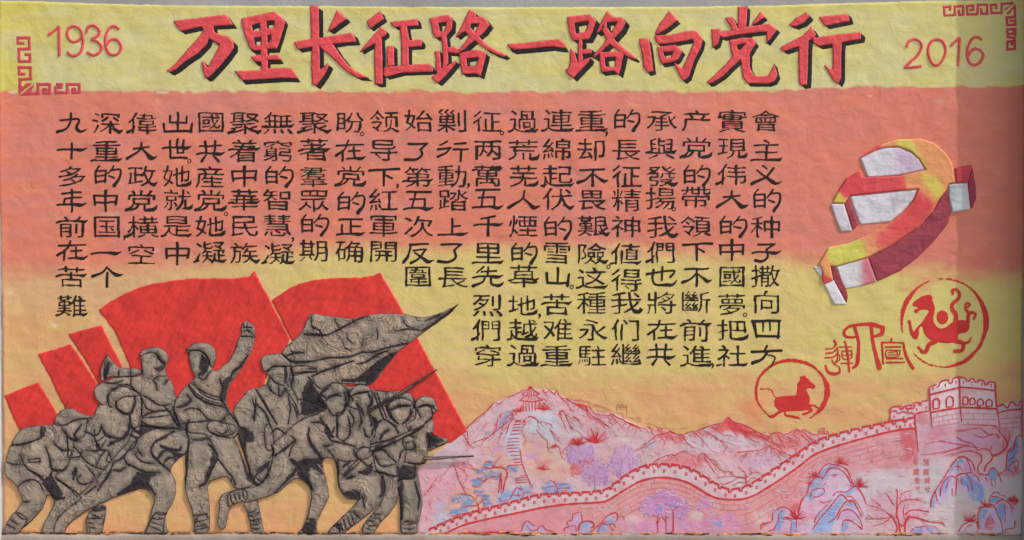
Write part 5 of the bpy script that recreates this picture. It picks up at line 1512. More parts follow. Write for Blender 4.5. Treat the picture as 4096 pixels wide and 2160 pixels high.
# ------------------------------------------------------------------ landscape washes
LC = np.ones(GX.shape + (3,)) * np.array((208, 174, 184))
v = fbm(GX, GY, 130, 4, 3)
LC = lerp(LC, (192, 188, 200), sst(v, -.1, .7) * .8)
LC = lerp(LC, (207, 150, 162), sst(-v + .4 * fbm(GX, GY, 50, 1, 2), .1, .9) * .7)
LC = lerp(LC, (196, 192, 196), sst(GX, 3640, 3800) * sst(GY, 1820, 1950) * .75)
PINK = (206, 132, 138); BLUE = (118, 152, 200); LIL = (186, 146, 194); OCH = (206, 160, 138); RED = (204, 66, 72); PALE = (198, 190, 204); DPINK = (205, 112, 122)
WL = [
 ('L1 90,780 400,720 520,760 500,900 300,1100 120,1250 90,1000', (214, 152, 170), .7, 30),
 ('L1 210,1050 320,1040 330,1200 200,1230', (172, 186, 214), .7, 22),
 ('L1 460,440 700,260 840,300 760,500 560,620 480,560', (204, 176, 190), .6, 24), ('L1 930,130 1090,130 1200,240 900,260', (214, 150, 158), .6, 20),
 ('L1 1150,130 1640,360 1500,480 1200,230', (210, 150, 162), .55, 25),
 ('L1 1000,320 1170,330 1230,480 1160,560 1330,760 1270,800 1090,560 960,460', (178, 196, 216), .8, 24),
 ('L1 800,300 850,290 860,360 760,420 720,480 740,380', BLUE, .7, 10), ('L1 620,470 700,450 690,490 630,500', BLUE, .5, 8),
 ('L1 570,600 700,570 780,590 770,650 600,690', OCH, .7, 16), ('L1 600,630 640,630 640,660 600,660', LIL, .8, 9), ('L1 670,590 760,585 760,625 680,640', LIL, .8, 9),
 ('L1 920,500 1080,500 1330,720 1340,830 1200,850 1000,800 940,650', OCH, .65, 22), ('L1 970,540 1010,530 1090,590 1080,620', LIL, .7, 9),
 ('L1 950,650 1050,640 1060,690 960,700', LIL, .7, 10), ('L1 1040,720 1150,710 1150,780 1050,790', DPINK, .8, 12), ('L1 1250,770 1320,790 1300,820 1250,800', LIL, .6, 8),
 ('L1 1300,600 1500,570 1510,680 1380,740 1300,700', LIL, .95, 15), ('L1 1290,570 1340,510 1420,520 1430,570 1330,590', DPINK, .9, 10),
 ('L1 1330,740 1500,670 1510,710 1400,800 1340,820', DPINK, .85, 12), ('L1 1420,800 1640,740 1646,880 1560,890 1430,860', LIL, .8, 18),
 ('L1 1440,500 1520,440 1610,470 1600,540 1500,560', (208, 150, 160), .7, 12),
 ('L1 780,480 900,360 930,370 900,690 800,680', (176, 190, 214), .8, 10),
 ('L1 500,760 760,640 860,720 880,800 720,850 560,900', OCH, .6, 18), ('L1 600,740 680,700 690,760 620,780', BLUE, .6, 9), ('L1 620,810 740,790 740,850 620,850', BLUE, .65, 10),
 ('L1 520,860 610,850 600,910 520,915', BLUE, .9, 8), ('L1 545,770 600,770 600,800 550,800', BLUE, .7, 8), ('L1 810,750 880,760 870,795 815,785', BLUE, .8, 8),
 ('L1 330,980 480,930 680,960 700,1060 480,1130 300,1150', OCH, .65, 20), ('L1 440,1030 520,1030 510,1080 440,1080', BLUE, .9, 8), ('L1 410,990 490,980 480,1025 410,1015', BLUE, .7, 8),
 ('L1 600,990 660,1000 650,1030 600,1030', BLUE, .8, 8), ('L1 330,1110 470,1100 480,1130 340,1145', BLUE, .9, 8), ('L1 540,960 610,950 600,985 550,990', LIL, .8, 8), ('L1 620,1050 670,1050 660,1080 620,1080', BLUE, .5, 8),
 ('L1 360,1015 400,1015 395,1040 365,1040', BLUE, .8, 6),
 ('L1 760,940 1010,920 1000,1000 840,1020 740,1060 700,1070', (132, 160, 210), .8, 12),
 ('L1 1080,900 1200,860 1330,900 1340,950 1100,960', (120, 154, 208), .9, 12), ('L1 1090,850 1250,840 1300,880 1100,890', OCH, .5, 12),
 ('L2 60,500 160,500 170,640 60,690 0,620', LIL, .6, 15), ('L2 60,680 220,640 300,700 280,850 130,870 60,760', LIL, .75, 18), ('L2 380,510 500,520 600,600 560,700 400,780 300,700', LIL, .8, 20), ('L2 280,830 350,810 340,860 290,860', LIL, .7, 8),
 ('L2 480,580 700,520 760,620 600,660', (204, 172, 168), .6, 18), ('L2 400,430 540,440 520,480 420,480', (182, 196, 190), .7, 12),
 ('L2 100,370 200,345 290,380 270,440 180,480 110,450', (208, 142, 154), .7, 14),
 ('L2 1130,350 1350,280 1385,245 1500,320 1700,420 1770,440 1640,440 1420,370 1230,360', (206, 84, 86), .85, 12), ('L2 1340,280 1385,248 1480,320 1600,400 1440,370', RED, .85, 8),
 ('L2 700,350 850,365 950,420 980,470 860,470 740,410', (208, 100, 106), .7, 12), ('L2 1780,440 1850,390 2037,360 2037,560 1900,540', (212, 116, 120), .6, 20),
 ('L2 1000,380 1130,350 1230,400 1120,420', (210, 110, 116), .5, 12), ('L2 780,640 980,550 1150,590 1220,660 1080,690 800,680', (208, 116, 124), .65, 16),
 ('L2 950,650 1140,630 1160,690 990,690', (208, 100, 108), .5, 10),
 ('L2 1000,480 1400,420 1700,480 1500,560 1000,560', (198, 182, 196), .7, 25), ('L2 660,470 740,460 720,500 650,520', (140, 170, 214), .7, 8),
 ('L2 1480,600 1700,560 1900,640 1700,720 1500,700', (192, 160, 196), .5, 25), ('L2 1300,380 1500,390 1640,480 1500,520 1250,470', (200, 190, 204), .5, 20),
 ('L3 0,400 90,400 200,350 260,360 380,420 200,540 0,560', (208, 110, 116), .6, 20), ('L3 390,370 440,340 490,370 480,410 400,410', (206, 96, 100), .8, 8),
 # great wall faces
 ('L1 270,1315 700,1175 1080,1095 1500,1055 1646,1035 1646,1330 300,1330', (204, 132, 142), .85, 4),
 ('L2 0,1035 200,1025 340,975 470,895 600,825 750,795 900,805 1020,840 1120,895 1220,955 1330,990 1500,990 1620,955 1740,885 1880,795 2037,685 2037,1330 0,1330', (206, 142, 146), .85, 4),
 ('L3 -20,850 100,765 230,665 400,565 600,495 850,425 1080,370 1270,345 1290,700 900,720 700,760 500,900 300,1100 0,1200', (206, 140, 148), .85, 5),
 ('L3 1100,380 1265,350 1290,620 1180,640 1130,500', (186, 84, 98), .85, 26), ('L3 1270,220 1390,200 1410,330 1290,360', (190, 96, 112), .6, 20),
 ('L3 1420,200 1680,170 1990,180 2020,330 1420,330', (208, 178, 190), .85, 6), ('L3 2010,215 2220,180 2230,400 2040,360', (206, 160, 172), .8, 8),
 ('L3 1410,50 1670,5 1980,0 2000,170 1690,160 1420,200', (212, 190, 200), .9, 6), ('L3 1680,5 1800,0 1760,60 1690,70', (214, 140, 152), .7, 14), ('L3 1420,40 1500,30 1450,80', (214, 150, 160), .7, 12),
 ('L3 1040,160 1390,100 1390,190 1270,210 1265,330 1080,350 1040,280', (212, 176, 188), .9, 5),
 ('L3 1290,360 1460,330 1800,300 2060,380 2100,560 1900,560 1500,620 1300,620', (198, 140, 160), .75, 30), ('L3 1380,420 1500,340 1560,400 1420,480', (196, 110, 130), .6, 20), ('L3 2060,360 2150,380 2120,480 2060,450', (196, 96, 112), .6, 16),
 ('L3 1700,400 1900,380 2000,480 1760,560 1560,520', (184, 150, 196), .5, 30), ('L3 1500,460 1700,440 1700,520 1500,540', (190, 150, 190), .5, 20),
 ('L3 1040,700 1240,560 1300,640 1200,700', (198, 130, 145), .4, 25),
 ('L3 700,760 950,740 1300,900 1230,1000 860,1000', (198, 188, 196), .6, 30),
 # rocks right
 ('L3 200,1120 260,960 330,840 400,730 470,670 620,680 720,820 820,1000 810,1290 200,1300', (200, 176, 206), .9, 8),
 ('L3 250,980 330,840 420,720 500,680 560,700 480,760 420,840 350,930 330,1000', BLUE, .75, 12), ('L3 380,930 440,900 450,950 380,970', BLUE, .7, 8),
 ('L3 620,930 720,870 730,900 640,960', (122, 160, 210), .9, 10), ('L3 340,1290 480,1060 600,960 640,980 560,1100 430,1290', (116, 156, 210), .8, 12), ('L3 360,1180 380,1100 460,1090 400,1180', BLUE, .8, 10),
 ('L3 600,1020 700,1000 740,1080 660,1060', BLUE, .8, 10), ('L3 480,1180 560,1160 500,1290 430,1290', (130, 170, 214), .8, 10), ('L3 610,1200 680,1190 640,1290 600,1290', BLUE, .85, 10),
 ('L3 560,1120 660,1080 760,1200 700,1180 620,1170', LIL, .6, 12), ('L3 300,1030 400,1010 350,1150 240,1200', (204, 150, 180), .7, 16),
 ('L3 0,1180 30,1090 120,1070 190,1180 180,1290 0,1300', (192, 170, 206), .9, 8), ('L3 30,1100 90,1085 60,1200 20,1280 -10,1270', BLUE, .9, 9), ('L3 150,1200 185,1190 180,1280 150,1280', BLUE, .8, 8), ('L3 140,1100 160,1030 230,1020 210,1180', (200, 84, 96), .6, 10),
 ('L2 1700,1260 1790,1110 1900,1060 2037,1100 2037,1290 1690,1290', (200, 160, 190), .8, 10), ('L2 1850,1090 1900,1080 1880,1200 1850,1270 1810,1270', BLUE, .95, 9), ('L2 1960,1180 2000,1190 1990,1290 1955,1290', BLUE, .8, 8), ('L2 1790,1120 1850,1075 1830,1120 1800,1160', BLUE, .7, 6),
 ('L3 800,1000 1000,900 1200,920 1300,1000 1400,1080 1300,1180 900,1160', (204, 150, 172), .65, 30),
 ('L3 1220,1290 1280,1240 1380,1230 1460,1240 1500,1300 1220,1305', (178, 160, 206), .9, 8), ('L3 1250,1280 1290,1250 1340,1280 1290,1300', BLUE, .9, 8), ('L3 1370,1240 1440,1250 1420,1290', (130, 164, 214), .8, 8),
 ('L3 1410,1060 1420,960 1500,800 1620,650 1690,610 1770,640 1830,740 1960,720 2050,760 2060,840 1900,860 1880,960 1780,1000 1640,900 1540,1000', (192, 172, 206), .9, 9),
 ('L3 1560,760 1620,660 1690,615 1700,650 1640,660 1600,740', BLUE, .95, 7), ('L3 1500,860 1560,780 1590,800 1500,930 1470,900', BLUE, .9, 8), ('L3 1410,1060 1430,940 1460,950 1440,1065', BLUE, .95, 7),
 ('L3 1680,820 1760,760 1810,780 1890,930 1850,1000 1780,1000 1740,900', (112, 146, 208), .9, 14), ('L3 1520,930 1540,860 1600,840 1560,930', BLUE, .7, 8), ('L3 1920,770 1960,710 2005,730 2010,790 1960,810', BLUE, .95, 7), ('L3 2090,720 2110,560 2180,420 2200,430 2200,560 2130,720', (112, 150, 206), .9, 8),
 ('L3 1710,740 1720,650 1790,680 1800,740', (186, 130, 180), .8, 9), ('L3 2030,760 2100,720 2180,660 2200,760 2100,800', (190, 110, 140), .6, 12),
 ('L3 1840,1160 1860,1060 1940,1030 1950,960 2000,930 2080,970 2090,1010 2170,1040 2170,1180 2070,1290 1850,1270', (190, 170, 208), .9, 9),
 ('L3 1940,1010 1980,960 2060,985 2000,1010 1940,1040', BLUE, .95, 7), ('L3 1840,1160 1870,1090 1920,1080 1890,1160 1860,1260', BLUE, .9, 8), ('L3 2000,1040 2060,1010 2090,1060 2060,1200 2000,1100', (118, 152, 208), .85, 9), ('L3 1910,1190 1950,1120 1980,1200 1960,1270 1900,1250', (196, 96, 120), .75, 10),
 ('L3 2120,970 2170,960 2200,1000 2180,1040 2120,1010', (200, 66, 80), .8, 9),
 # lower middle
 ('L2 600,1000 700,950 850,900 1000,1000 1040,1080 960,1160 640,1140 580,1080', (188, 134, 194), .85, 22), ('L2 1080,1010 1200,980 1250,1060 1100,1090', (186, 136, 196), .85, 16), ('L2 720,1060 790,1060 780,1090 720,1090', (136, 140, 196), .9, 8), ('L2 840,1040 920,1030 930,1060 850,1070', (130, 150, 204), .9, 8),
 ('L2 560,1180 960,1160 1100,1190 1400,1110 1540,1230 1500,1290 560,1290', (196, 138, 186), .8, 22), ('L2 1250,1200 1330,1200 1320,1240 1260,1240', (122, 150, 208), .85, 12), ('L2 460,1290 520,1270 560,1290 480,1305', (150, 170, 214), .8, 8), ('L2 940,1200 1000,1200 980,1230', (170, 180, 214), .7, 8),
 ('L2 400,1290 420,1200 500,1180 560,1260', (196, 150, 196), .7, 14),
 ('L2 1040,1090 1140,1090 1140,1180 1040,1180', (206, 196, 200), .8, 16), ('L2 440,1130 560,1120 600,1180 480,1190', (204, 188, 194), .7, 18), ('L2 1640,1100 1740,1080 1760,1180 1640,1220', (208, 190, 188), .6, 18),
 ('L1 920,1290 940,1220 970,1200 1030,1240 1020,1290', (168, 160, 206), .9, 8), ('L1 1050,1290 1070,1240 1120,1250 1130,1290', (180, 160, 206), .8, 8), ('L1 1300,1280 1310,1200 1390,1130 1420,1200 1370,1290', (186, 156, 204), .9, 9), ('L1 1390,1260 1440,1200 1500,1210 1480,1290 1400,1290', (150, 166, 210), .9, 9), ('L1 1500,1300 1570,1220 1646,1150 1646,1290', (156, 168, 210), .85, 9),
 ('L1 430,1310 700,1270 850,1280 840,1310', (208, 100, 104), .8, 10), ('L2 280,1190 350,1130 420,1160 350,1200 240,1290 180,1290', (132, 156, 208), .85, 8), ('L2 60,1210 120,1190 160,1220 90,1240', (140, 160, 208), .8, 8),
]
for i, (s, col, al, so) in enumerate(WL):
    wash(LC, P(s), np.clip(np.array(col) * 1.03, 0, 255), al * .95, so * (.7 if so > 11 else .45), 14 if so > 11 else (6 if so > 5 else 3), i % 6)
# mottling so that no wash is flat
for i in range(260):
    x_, y_ = random.uniform(1690, 4070), random.uniform(1640, 2130)
    wash(LC, ell('P', x_, y_, random.uniform(8, 34), random.uniform(5, 18), 10), random.choice([(214, 140, 150), (200, 190, 200), (206, 160, 176), (196, 176, 204), (210, 196, 196), (204, 120, 132)]), .28, 7, 6, i % 6)

HILL = P('L1 60,1325 90,1000 60,800 70,760 165,715 200,640 330,560 400,500 470,440 560,350 640,282 700,225 790,188 860,150 940,118 985,105 1080,118 1140,122 1200,132 1280,190 1360,222 1440,250 1560,318 '
         'L2 330,203 450,260 560,315 640,340 700,350 760,352 860,370 940,395 1000,402 1060,372 1150,345 1230,315 1345,290 1385,243 1480,300 1560,325 1640,370 1700,395 1770,440 1850,390 1950,380 2037,352 '
         'L3 260,362 330,390 400,400 480,410 560,398 640,370 700,350 830,325 960,300 1035,288 1038,155 1200,130 1390,85 '
         'G4 860,345 960,310 1020,262 1180,225 1320,188 1500,215 1700,232 1910,262 1930,500 1950,650 2060,610 2200,585 2345,565 L3 2242,600 2235,1000 2225,1315 1500,1318 800,1316 L2 1400,1312 700,1310 0,1310 L1 1000,1312 500,1318')
relief_kw = dict(step=4.0, H=1.6, ramp=6, base=.2, rough=1.2, edge=-.1)
hs = relief('painted_hillside', [HILL], M['washes'], None, img=LC, **relief_kw)
tag(hs, 'pale pink and lilac washed hillside under all the red-lined landscape, bottom right', 'painted landscape')
LB = 1.95           # level of the landscape surface above the plaster
def S_(lst, w, w1=None): return [(P(q), w) if w1 is None else (P(q), w, w1) for q in lst]
def fillp(name, s, parent, lev=.35, step=4.0, rag=3.0, sm=1, mat='washes'):
    polys = [P(q) for q in s]
    return relief(name, polys, M[mat], parent, img=LC, step=step, H=.25, ramp=5, base=LB + lev - .25, rough=rag, sm=sm, edge=0)
def lines(name, lst, parent, mat='line', off=.75, **k):
    return strokes(name, lst, M[mat], parent, base=LB, off=off, **k)

# mountains
MT = [
 ('tallest painted mountain at the left, pavilion on its top', 1640 + 990 / 2.0575, 1990,
  ['L1 470,440 640,282 790,190 990,130 1200,150 1280,200 1440,380 1300,560 1100,480 950,340 800,360 640,520 520,560'],
  [(3.5, 'L1 460,440 560,350 640,290 700,225 740,235 790,192'), (3, 'L1 800,185 880,150 950,118 985,130'), (4, 'L1 1080,130 1095,120 1115,150 1145,125 1190,155 1205,128 1240,180 1280,195'),
   (4, 'L1 1280,190 1350,230 1440,250 1490,330 1560,365 1640,430'), (3, 'L1 1440,250 1470,330'), (5, 'L1 800,290 850,330 780,400 730,440 690,480 660,500'), (4, 'L1 760,310 720,380 710,440 660,500 590,530 520,555'),
   (4, 'L1 840,290 880,320 790,350 740,520'), (4, 'L1 860,350 820,400 790,490'), (5, 'L1 1220,330 1260,290 1300,380 1330,430 1385,465'), (3.5, 'L1 1230,290 1240,350 1270,400 1280,450'),
   (4, 'L1 960,350 1000,340 1040,360 1060,390 1110,380'), (3, 'L1 930,360 950,400 920,450 960,540'), (3, 'L1 1110,390 1170,410 1150,450 1200,500 1235,520'), (3, 'L1 1040,440 1080,500 1130,540 1130,590 1150,630'),
   (3, 'L1 1160,450 1180,500 1230,550'), (3, 'L1 1150,600 1220,590 1240,640 1255,690'), (3, 'L1 1250,640 1280,600 1330,560'), (4, 'L1 1340,340 1380,360 1400,400'), (3, 'L1 1240,180 1290,230 1330,300'), (3, 'L1 470,450 490,570 540,600'), (3, 'L1 430,470 480,560 470,600'),
   (3, 'L1 640,290 590,330 560,380'), (3, 'L1 700,225 660,260 640,300')]),
 ('long painted ridge running down from the tall mountain to the valley', 2300 + 600 / 2.2633, 1560 + 520 / 2.2633,
  ['L2 60,170 330,215 560,325 720,380 640,440 540,440 420,350 200,260'],
  [(4, 'L2 0,120 60,140 120,150 190,215 260,225 300,230 330,208'), (7, 'L2 330,210 380,245 440,270'), (5, 'L2 430,260 470,290 560,325 600,370'), (5, 'L2 470,290 530,325 600,340 640,350'), (3, 'L2 60,145 110,200 130,240 200,270 300,330'), (3, 'L2 330,225 380,290 450,350'),
   (4, 'L2 650,325 700,350 720,370'), (4, 'L2 740,350 780,355 800,375'), (3, 'L2 640,350 660,380'), (3, 'L2 300,240 320,290 340,320'), (3, 'L2 660,330 690,370 700,400')]),
 ('painted middle peak with a red crest, directly above the great wall hump', 2300 + 870 / 2.2633, 1560 + 520 / 2.2633,
  ['L2 720,400 850,368 950,400 1010,470 1060,520 900,540 680,540 620,480'],
  [(4, 'L2 620,500 700,440 750,400 800,400 850,375'), (6, 'L2 850,370 890,385 930,400'), (4, 'L2 930,395 980,410 1000,460 1050,510'), (3, 'L2 850,380 830,430 820,470'), (3, 'L2 870,400 880,440 930,480'), (3, 'L2 960,420 1020,480 1080,530'), (3, 'L2 740,400 790,440 820,470'),
   (3, 'L2 980,400 1060,370 1100,400 1180,470'), (3, 'L2 1060,380 1150,350 1230,320'), (4, 'L2 640,520 690,480 740,460'), (2.5, 'L2 530,550 580,530 640,500')]),
 ('painted sharp mountain with the darkest solid red summit', 2300 + 1385 / 2.2633, 1560 + 500 / 2.2633,
  ['L2 1130,360 1345,292 1385,248 1560,330 1770,440 1880,500 1600,480 1300,440'],
  [(5, 'L2 1130,355 1230,320 1345,292'), (8, 'L2 1355,285 1385,252 1430,285 1480,305'), (8, 'L2 1380,290 1440,320 1520,370 1600,380'), (7, 'L2 1470,300 1560,330 1640,375 1700,400'), (5, 'L2 1680,395 1770,442'), (4, 'L2 1600,370 1700,430 1820,500'), (3, 'L2 1230,330 1300,370 1340,405 1420,410'),
   (3, 'L2 1180,370 1280,420 1300,450 1400,480'), (3, 'L2 1380,310 1430,370 1460,410'), (3, 'L2 1640,400 1760,470 1880,500'), (3, 'L2 1200,390 1300,450 1390,520'), (3, 'L2 1520,390 1600,450 1680,480')]),
 ('small painted low peak just under the middle range, near the wall crest', 2300 + 990 / 2.2633, 1560 + 680 / 2.2633,
  ['L2 780,660 890,590 985,550 1160,575 1240,640 1300,720 1100,690 800,690'],
  [(3, 'L2 700,665 760,620 880,580 910,610 935,635'), (4, 'L2 880,580 900,600'), (3, 'L2 900,590 985,550 1040,580 1100,600'), (4, 'L2 1110,600 1165,570 1220,620 1290,650'), (3.5, 'L2 1165,575 1190,640 1240,710 1270,745'), (3, 'L2 1190,600 1260,670 1340,730 1440,740'), (3, 'L2 970,570 985,548 1000,570')]),
 ('painted pointed hill right of centre with long skirts reaching the wall', 2300 + 1770 / 2.2633, 1560 + 640 / 2.2633,
  ['L2 1500,570 1700,540 1765,490 1850,560 1980,600 1800,650 1600,640'],
  [(4, 'L2 1465,565 1560,555 1660,545 1720,520 1765,490'), (4, 'L2 1765,490 1790,530 1830,560 1870,590'), (3, 'L2 1770,500 1775,580'), (3, 'L2 1800,520 1860,560 1960,590 2030,590'), (2.5, 'L2 1740,520 1700,570'), (2.5, 'L2 1500,600 1560,570')]),
 ('painted reddish peaks at the right end of the range, below the horse roundel', 3100 + 230 / 2.263, 1560 + 560 / 2.263,
  ['L3 -60,440 90,400 200,350 260,362 400,405 300,500 130,600 0,560'],
  [(4, 'L3 -80,440 -20,390 40,385 90,400 200,350'), (4, 'L3 200,350 230,380 260,355 330,395 400,405'), (3, 'L3 200,360 160,400 230,450'), (3, 'L3 260,370 300,430 380,460'), (3, 'L3 100,400 140,460 180,540'), (3, 'L3 0,470 80,560 150,600'), (3, 'L3 230,400 300,460 330,480'), (3, 'L3 20,400 60,470 100,530'),
   (3, 'L3 -40,400 -20,480'), (2.5, 'L3 130,430 220,500'), (2.5, 'L3 -120,450 0,560 60,640')]),
 ('faint painted peaks at the left by the gun muzzle', 1640 + 380 / 2.0575, 1500 + 930 / 2.0575,
  ['L1 120,980 220,850 345,725 440,740 520,780 500,860 300,880 200,960'],
  [(3.5, 'L1 345,722 380,780 400,860 440,930'), (2.5, 'L1 345,725 300,790 255,840'), (2, 'L1 365,740 380,800 390,850'), (2.5, 'L1 380,750 430,770 440,715 460,760 480,730 520,750'), (2.5, 'L1 120,985 170,920 235,825'), (2, 'L1 130,980 200,900'), (2.5, 'L1 440,770 470,850 430,900')]),
]
for lab, px_, py_, fl, ln in MT:
    t = thing('mountain', lab, 'mountain', px_, py_, 'painted mountains of the range')
    fillp('slope', fl, t, lev=.3, rag=8)
    lines('ridge_line', [(P(s), w, w * .6) for w, s in ln], t)
    hs_ = {'line': [], 'faint': []}
    for w, s in ln:
        c_ = catmull(P(s), 7.0)
        for q in c_:
            if random.random() < .55:
                side = 1 if q[0] > px_ else -1
                a_ = math.radians(90 - side * random.uniform(15, 62)); L_ = random.uniform(8, 46) * (1.2 if w >= 4 else .7)
                e_ = q + L_ * np.array([math.cos(a_), math.sin(a_)])
                hs_['line' if random.random() < .3 else 'faint'].append((np.array([q + (random.uniform(-3, 3), 2), (q + e_) / 2 + (random.uniform(-3, 3), 0), e_]), random.uniform(1.6, 3.4), .8))
    for kk_, vv_ in hs_.items():
        if vv_:
            oo_ = lines('slope_stroke', vv_, t, kk_, off=.95 if kk_ == 'line' else .85, step=7); oo_['kind'] = 'stuff'

def dabs(parent, poly, col, n, L, ang, w=4.5, seed=1, off=1.05, name='leaf_dab'):
    p = P(poly) if isinstance(poly, str) else poly
    x0, y0, x1, y1 = bbox([p], 6); r_ = random.Random(seed); out = []
    k = 0
    while len(out) < n and k < n * 12:
        k += 1; q = np.array([r_.uniform(x0, x1), r_.uniform(y0, y1)])
        if sdist(q[:1], q[1:], p)[0] < -5: continue
        a = math.radians(ang + r_.uniform(-30, 30)); l_ = L * r_.uniform(.5, 1.2); e = l_ * np.array([math.cos(a), math.sin(a)])
        out.append((np.array([q - e / 2, q + (r_.uniform(-1, 1), r_.uniform(-2, 1)), q + e / 2]), w * r_.uniform(.6, 1.2), w * .4))
    if not out: return
    key_ = 'dab_%d_%d_%d' % col
    if key_ not in M: M[key_] = paint_mat(key_, col, var=.18, dist=.001)
    o = strokes(name, out, M[key_], parent, base=LB, off=off, step=6); o['kind'] = 'stuff'
    return o


# pavilion
t = thing('pavilion', 'tiny red-lined round pavilion with a two-tier pointed roof on the mountain top', 'pavilion', 1640 + 995 / 2.0575, 1500 + 315 / 2.0575)
fillp('roof', ['L1 990,88 1070,155 1040,165 1095,205 1000,218 900,208 945,168 920,160'], t, lev=.7, step=3, rag=1, sm=0)
lines('roof_line', [(P(s), w) for w, s in ((3.5, 'L1 990,88 960,130 920,160'), (3.5, 'L1 990,88 1030,130 1072,155'), (3, 'L1 920,160 990,172 1072,155'), (3.5, 'L1 940,172 920,195 900,208'), (3.5, 'L1 900,208 1000,218 1095,205'), (3, 'L1 1040,170 1060,190 1095,205'),
      (2, 'L1 985,100 960,165'), (2, 'L1 990,95 980,168'), (2, 'L1 992,95 1000,168'), (2, 'L1 995,95 1025,165'), (2, 'L1 995,100 1050,160'), (2, 'L1 960,175 930,205'), (2, 'L1 980,178 965,212'), (2, 'L1 1000,178 1000,214'), (2, 'L1 1020,176 1035,212'), (2, 'L1 1040,174 1070,206'))], t, off=1.3)
for x_ in (932, 955, 980, 1005, 1030, 1062):
    lines('column', [(P('L1 %d,218 %d,%d' % (x_, x_ + 2, 300 if x_ < 1040 else 280)), 3)], t, off=1.2)
def tuft(key, x, y, r, n, seed, spread=(200, 340), w=2.6):
    rr = random.Random(seed); x0, y0, k = CROP[key]; out = []
    for i in range(n):
        a = math.radians(rr.uniform(*spread)); L = r * rr.uniform(.6, 1.1)
        b = (x0 + x / k, y0 + y / k); e = (b[0] + L * math.cos(a), b[1] + L * math.sin(a)); mx_ = ((b[0] + e[0]) / 2 + rr.uniform(-2, 2), (b[1] + e[1]) / 2 + rr.uniform(-3, 0))
        out.append((np.array([b, mx_, e]), w, w * .4))
    return out
for key, x_, y_, r_, n_, lab in (('L1', 900, 305, 32, 22, 'spiky red shrub at the left foot of the pavilion'), ('L1', 1100, 290, 40, 26, 'spiky red shrub at the right foot of the pavilion'),
      ('L1', 1525, 560, 62, 40, 'round fan-shaped red tree on the slope left of centre'), ('L1', 1190, 595, 18, 24, 'small red bush on the slope beside the stairs'),
      ('L1', 1380, 575, 36, 46, 'dense red bush above the purple tree'), ('L1', 1100, 780, 26, 22, 'small red bush right of the stairs')):
    o = lines('shrub', tuft(key, x_, y_, r_, n_, int(x_), (185, 355)), None, off=1.1)
    tag(o, lab, 'shrub')
# stairs
t = thing('stairway', 'pale stairway with many red steps climbing to the pavilion', 'stairs', 1640 + 860 / 2.0575, 1500 + 890 / 2.0575)
fillp('stair_side', ['L1 900,350 940,360 900,600 950,760 1000,900 900,880 800,700 790,600 850,420'], t, lev=.5, step=3, rag=1)
sy_ = [370, 383, 405, 430, 455, 485, 520, 548, 575, 600, 628, 660, 690, 715]
for i, y_ in enumerate(sy_):
    xl = np.interp(y_, [370, 560, 620, 720], [865, 795, 800, 860]); xr = np.interp(y_, [370, 480, 600, 720], [925, 902, 905, 925])
    lines('step', [(P('L1 %f,%f %f,%f %f,%f' % (xl, y_ + 3, (xl + xr) / 2, y_, xr, y_ - 2)), 4, 3)], t, off=1.2)
for y_, a_, b_ in ((740, 800, 930), (828, 900, 965), (845, 860, 975), (862, 862, 985), (882, 865, 975)):
    lines('step', [(P('L1 %d,%d %d,%d' % (a_, y_ + 4, b_, y_ - 4)), 3.5, 2.5)], t, off=1.2)
lines('handrail', [(P('L1 905,600 915,680 935,760 965,830 990,890 1010,925'), 3.5)], t, off=1.4)

# ------------------------------------------------------------------ the great wall
TOP = P('L1 120,1308 240,1248 380,1190 530,1140 660,1108 800,1070 940,1032 1060,1002 1240,988 1400,982 1540,972 1600,962 L2 330,886 410,822 490,768 590,716 700,690 830,688 960,703 1070,738 1160,792 1260,855 1380,915 1500,905 1610,855 1720,785 1830,712 1930,645 2020,588 L3 310,512 440,452 560,415 700,377 830,347 960,322 1040,305 1265,268')
BOT = P('L1 270,1312 450,1232 700,1170 900,1130 1080,1092 1300,1062 1500,1050 1600,1040 L2 340,972 470,890 600,822 750,792 900,802 1020,837 1120,892 1220,952 1330,985 1500,987 1620,952 1740,882 1880,792 2037,682 L3 300,622 400,562 600,492 850,422 1080,367 1270,342')
gw = thing('great_wall', 'painted great wall winding in an S from the bottom left up to the tower, red battlements', 'wall', 2900, 2135)
lowp = [tuple(q) for q in P('L3 1290,600 900,640 500,1000 L3 200,1290 L2 0,1300 L1 300,1316')]
band = np.vstack([TOP, BOT[::-1]])
relief('parapet', [band], M['washes'], gw, step=4, H=.25, ramp=4, base=LB + .25, rough=1, edge=0, colf=lambda x, y: lin(lerp((208, 184, 194), (212, 164, 176), sst(fbm(x, y, 60, 2, 3), -.2, .7))))
fillp('wall_side', ['P ' + ' '.join('%.1f,%.1f' % tuple(q) for q in BOT) + ' ' + ' '.join('%.1f,%.1f' % tuple(q) for q in P('L3 1290,560 1240,640 900,700 720,770 500,780 300,1000 0,1150 L2 1900,1080 1600,1290 400,1300 0,1300 L1 1000,1312 500,1318 300,1316'))], gw, lev=.3, rag=4)
lines('base_line', [(BOT, 8)], gw, off=1.2, taper=False)
tp = catmull(TOP, 2.0); sl_ = np.concatenate([[0], np.cumsum(np.hypot(*np.diff(tp, axis=0).T))])
def at(s): return np.array([np.interp(s, sl_, tp[:, 0]), np.interp(s, sl_, tp[:, 1])])
s_ = 20.0; k_ = 0
mer = []; loop = []
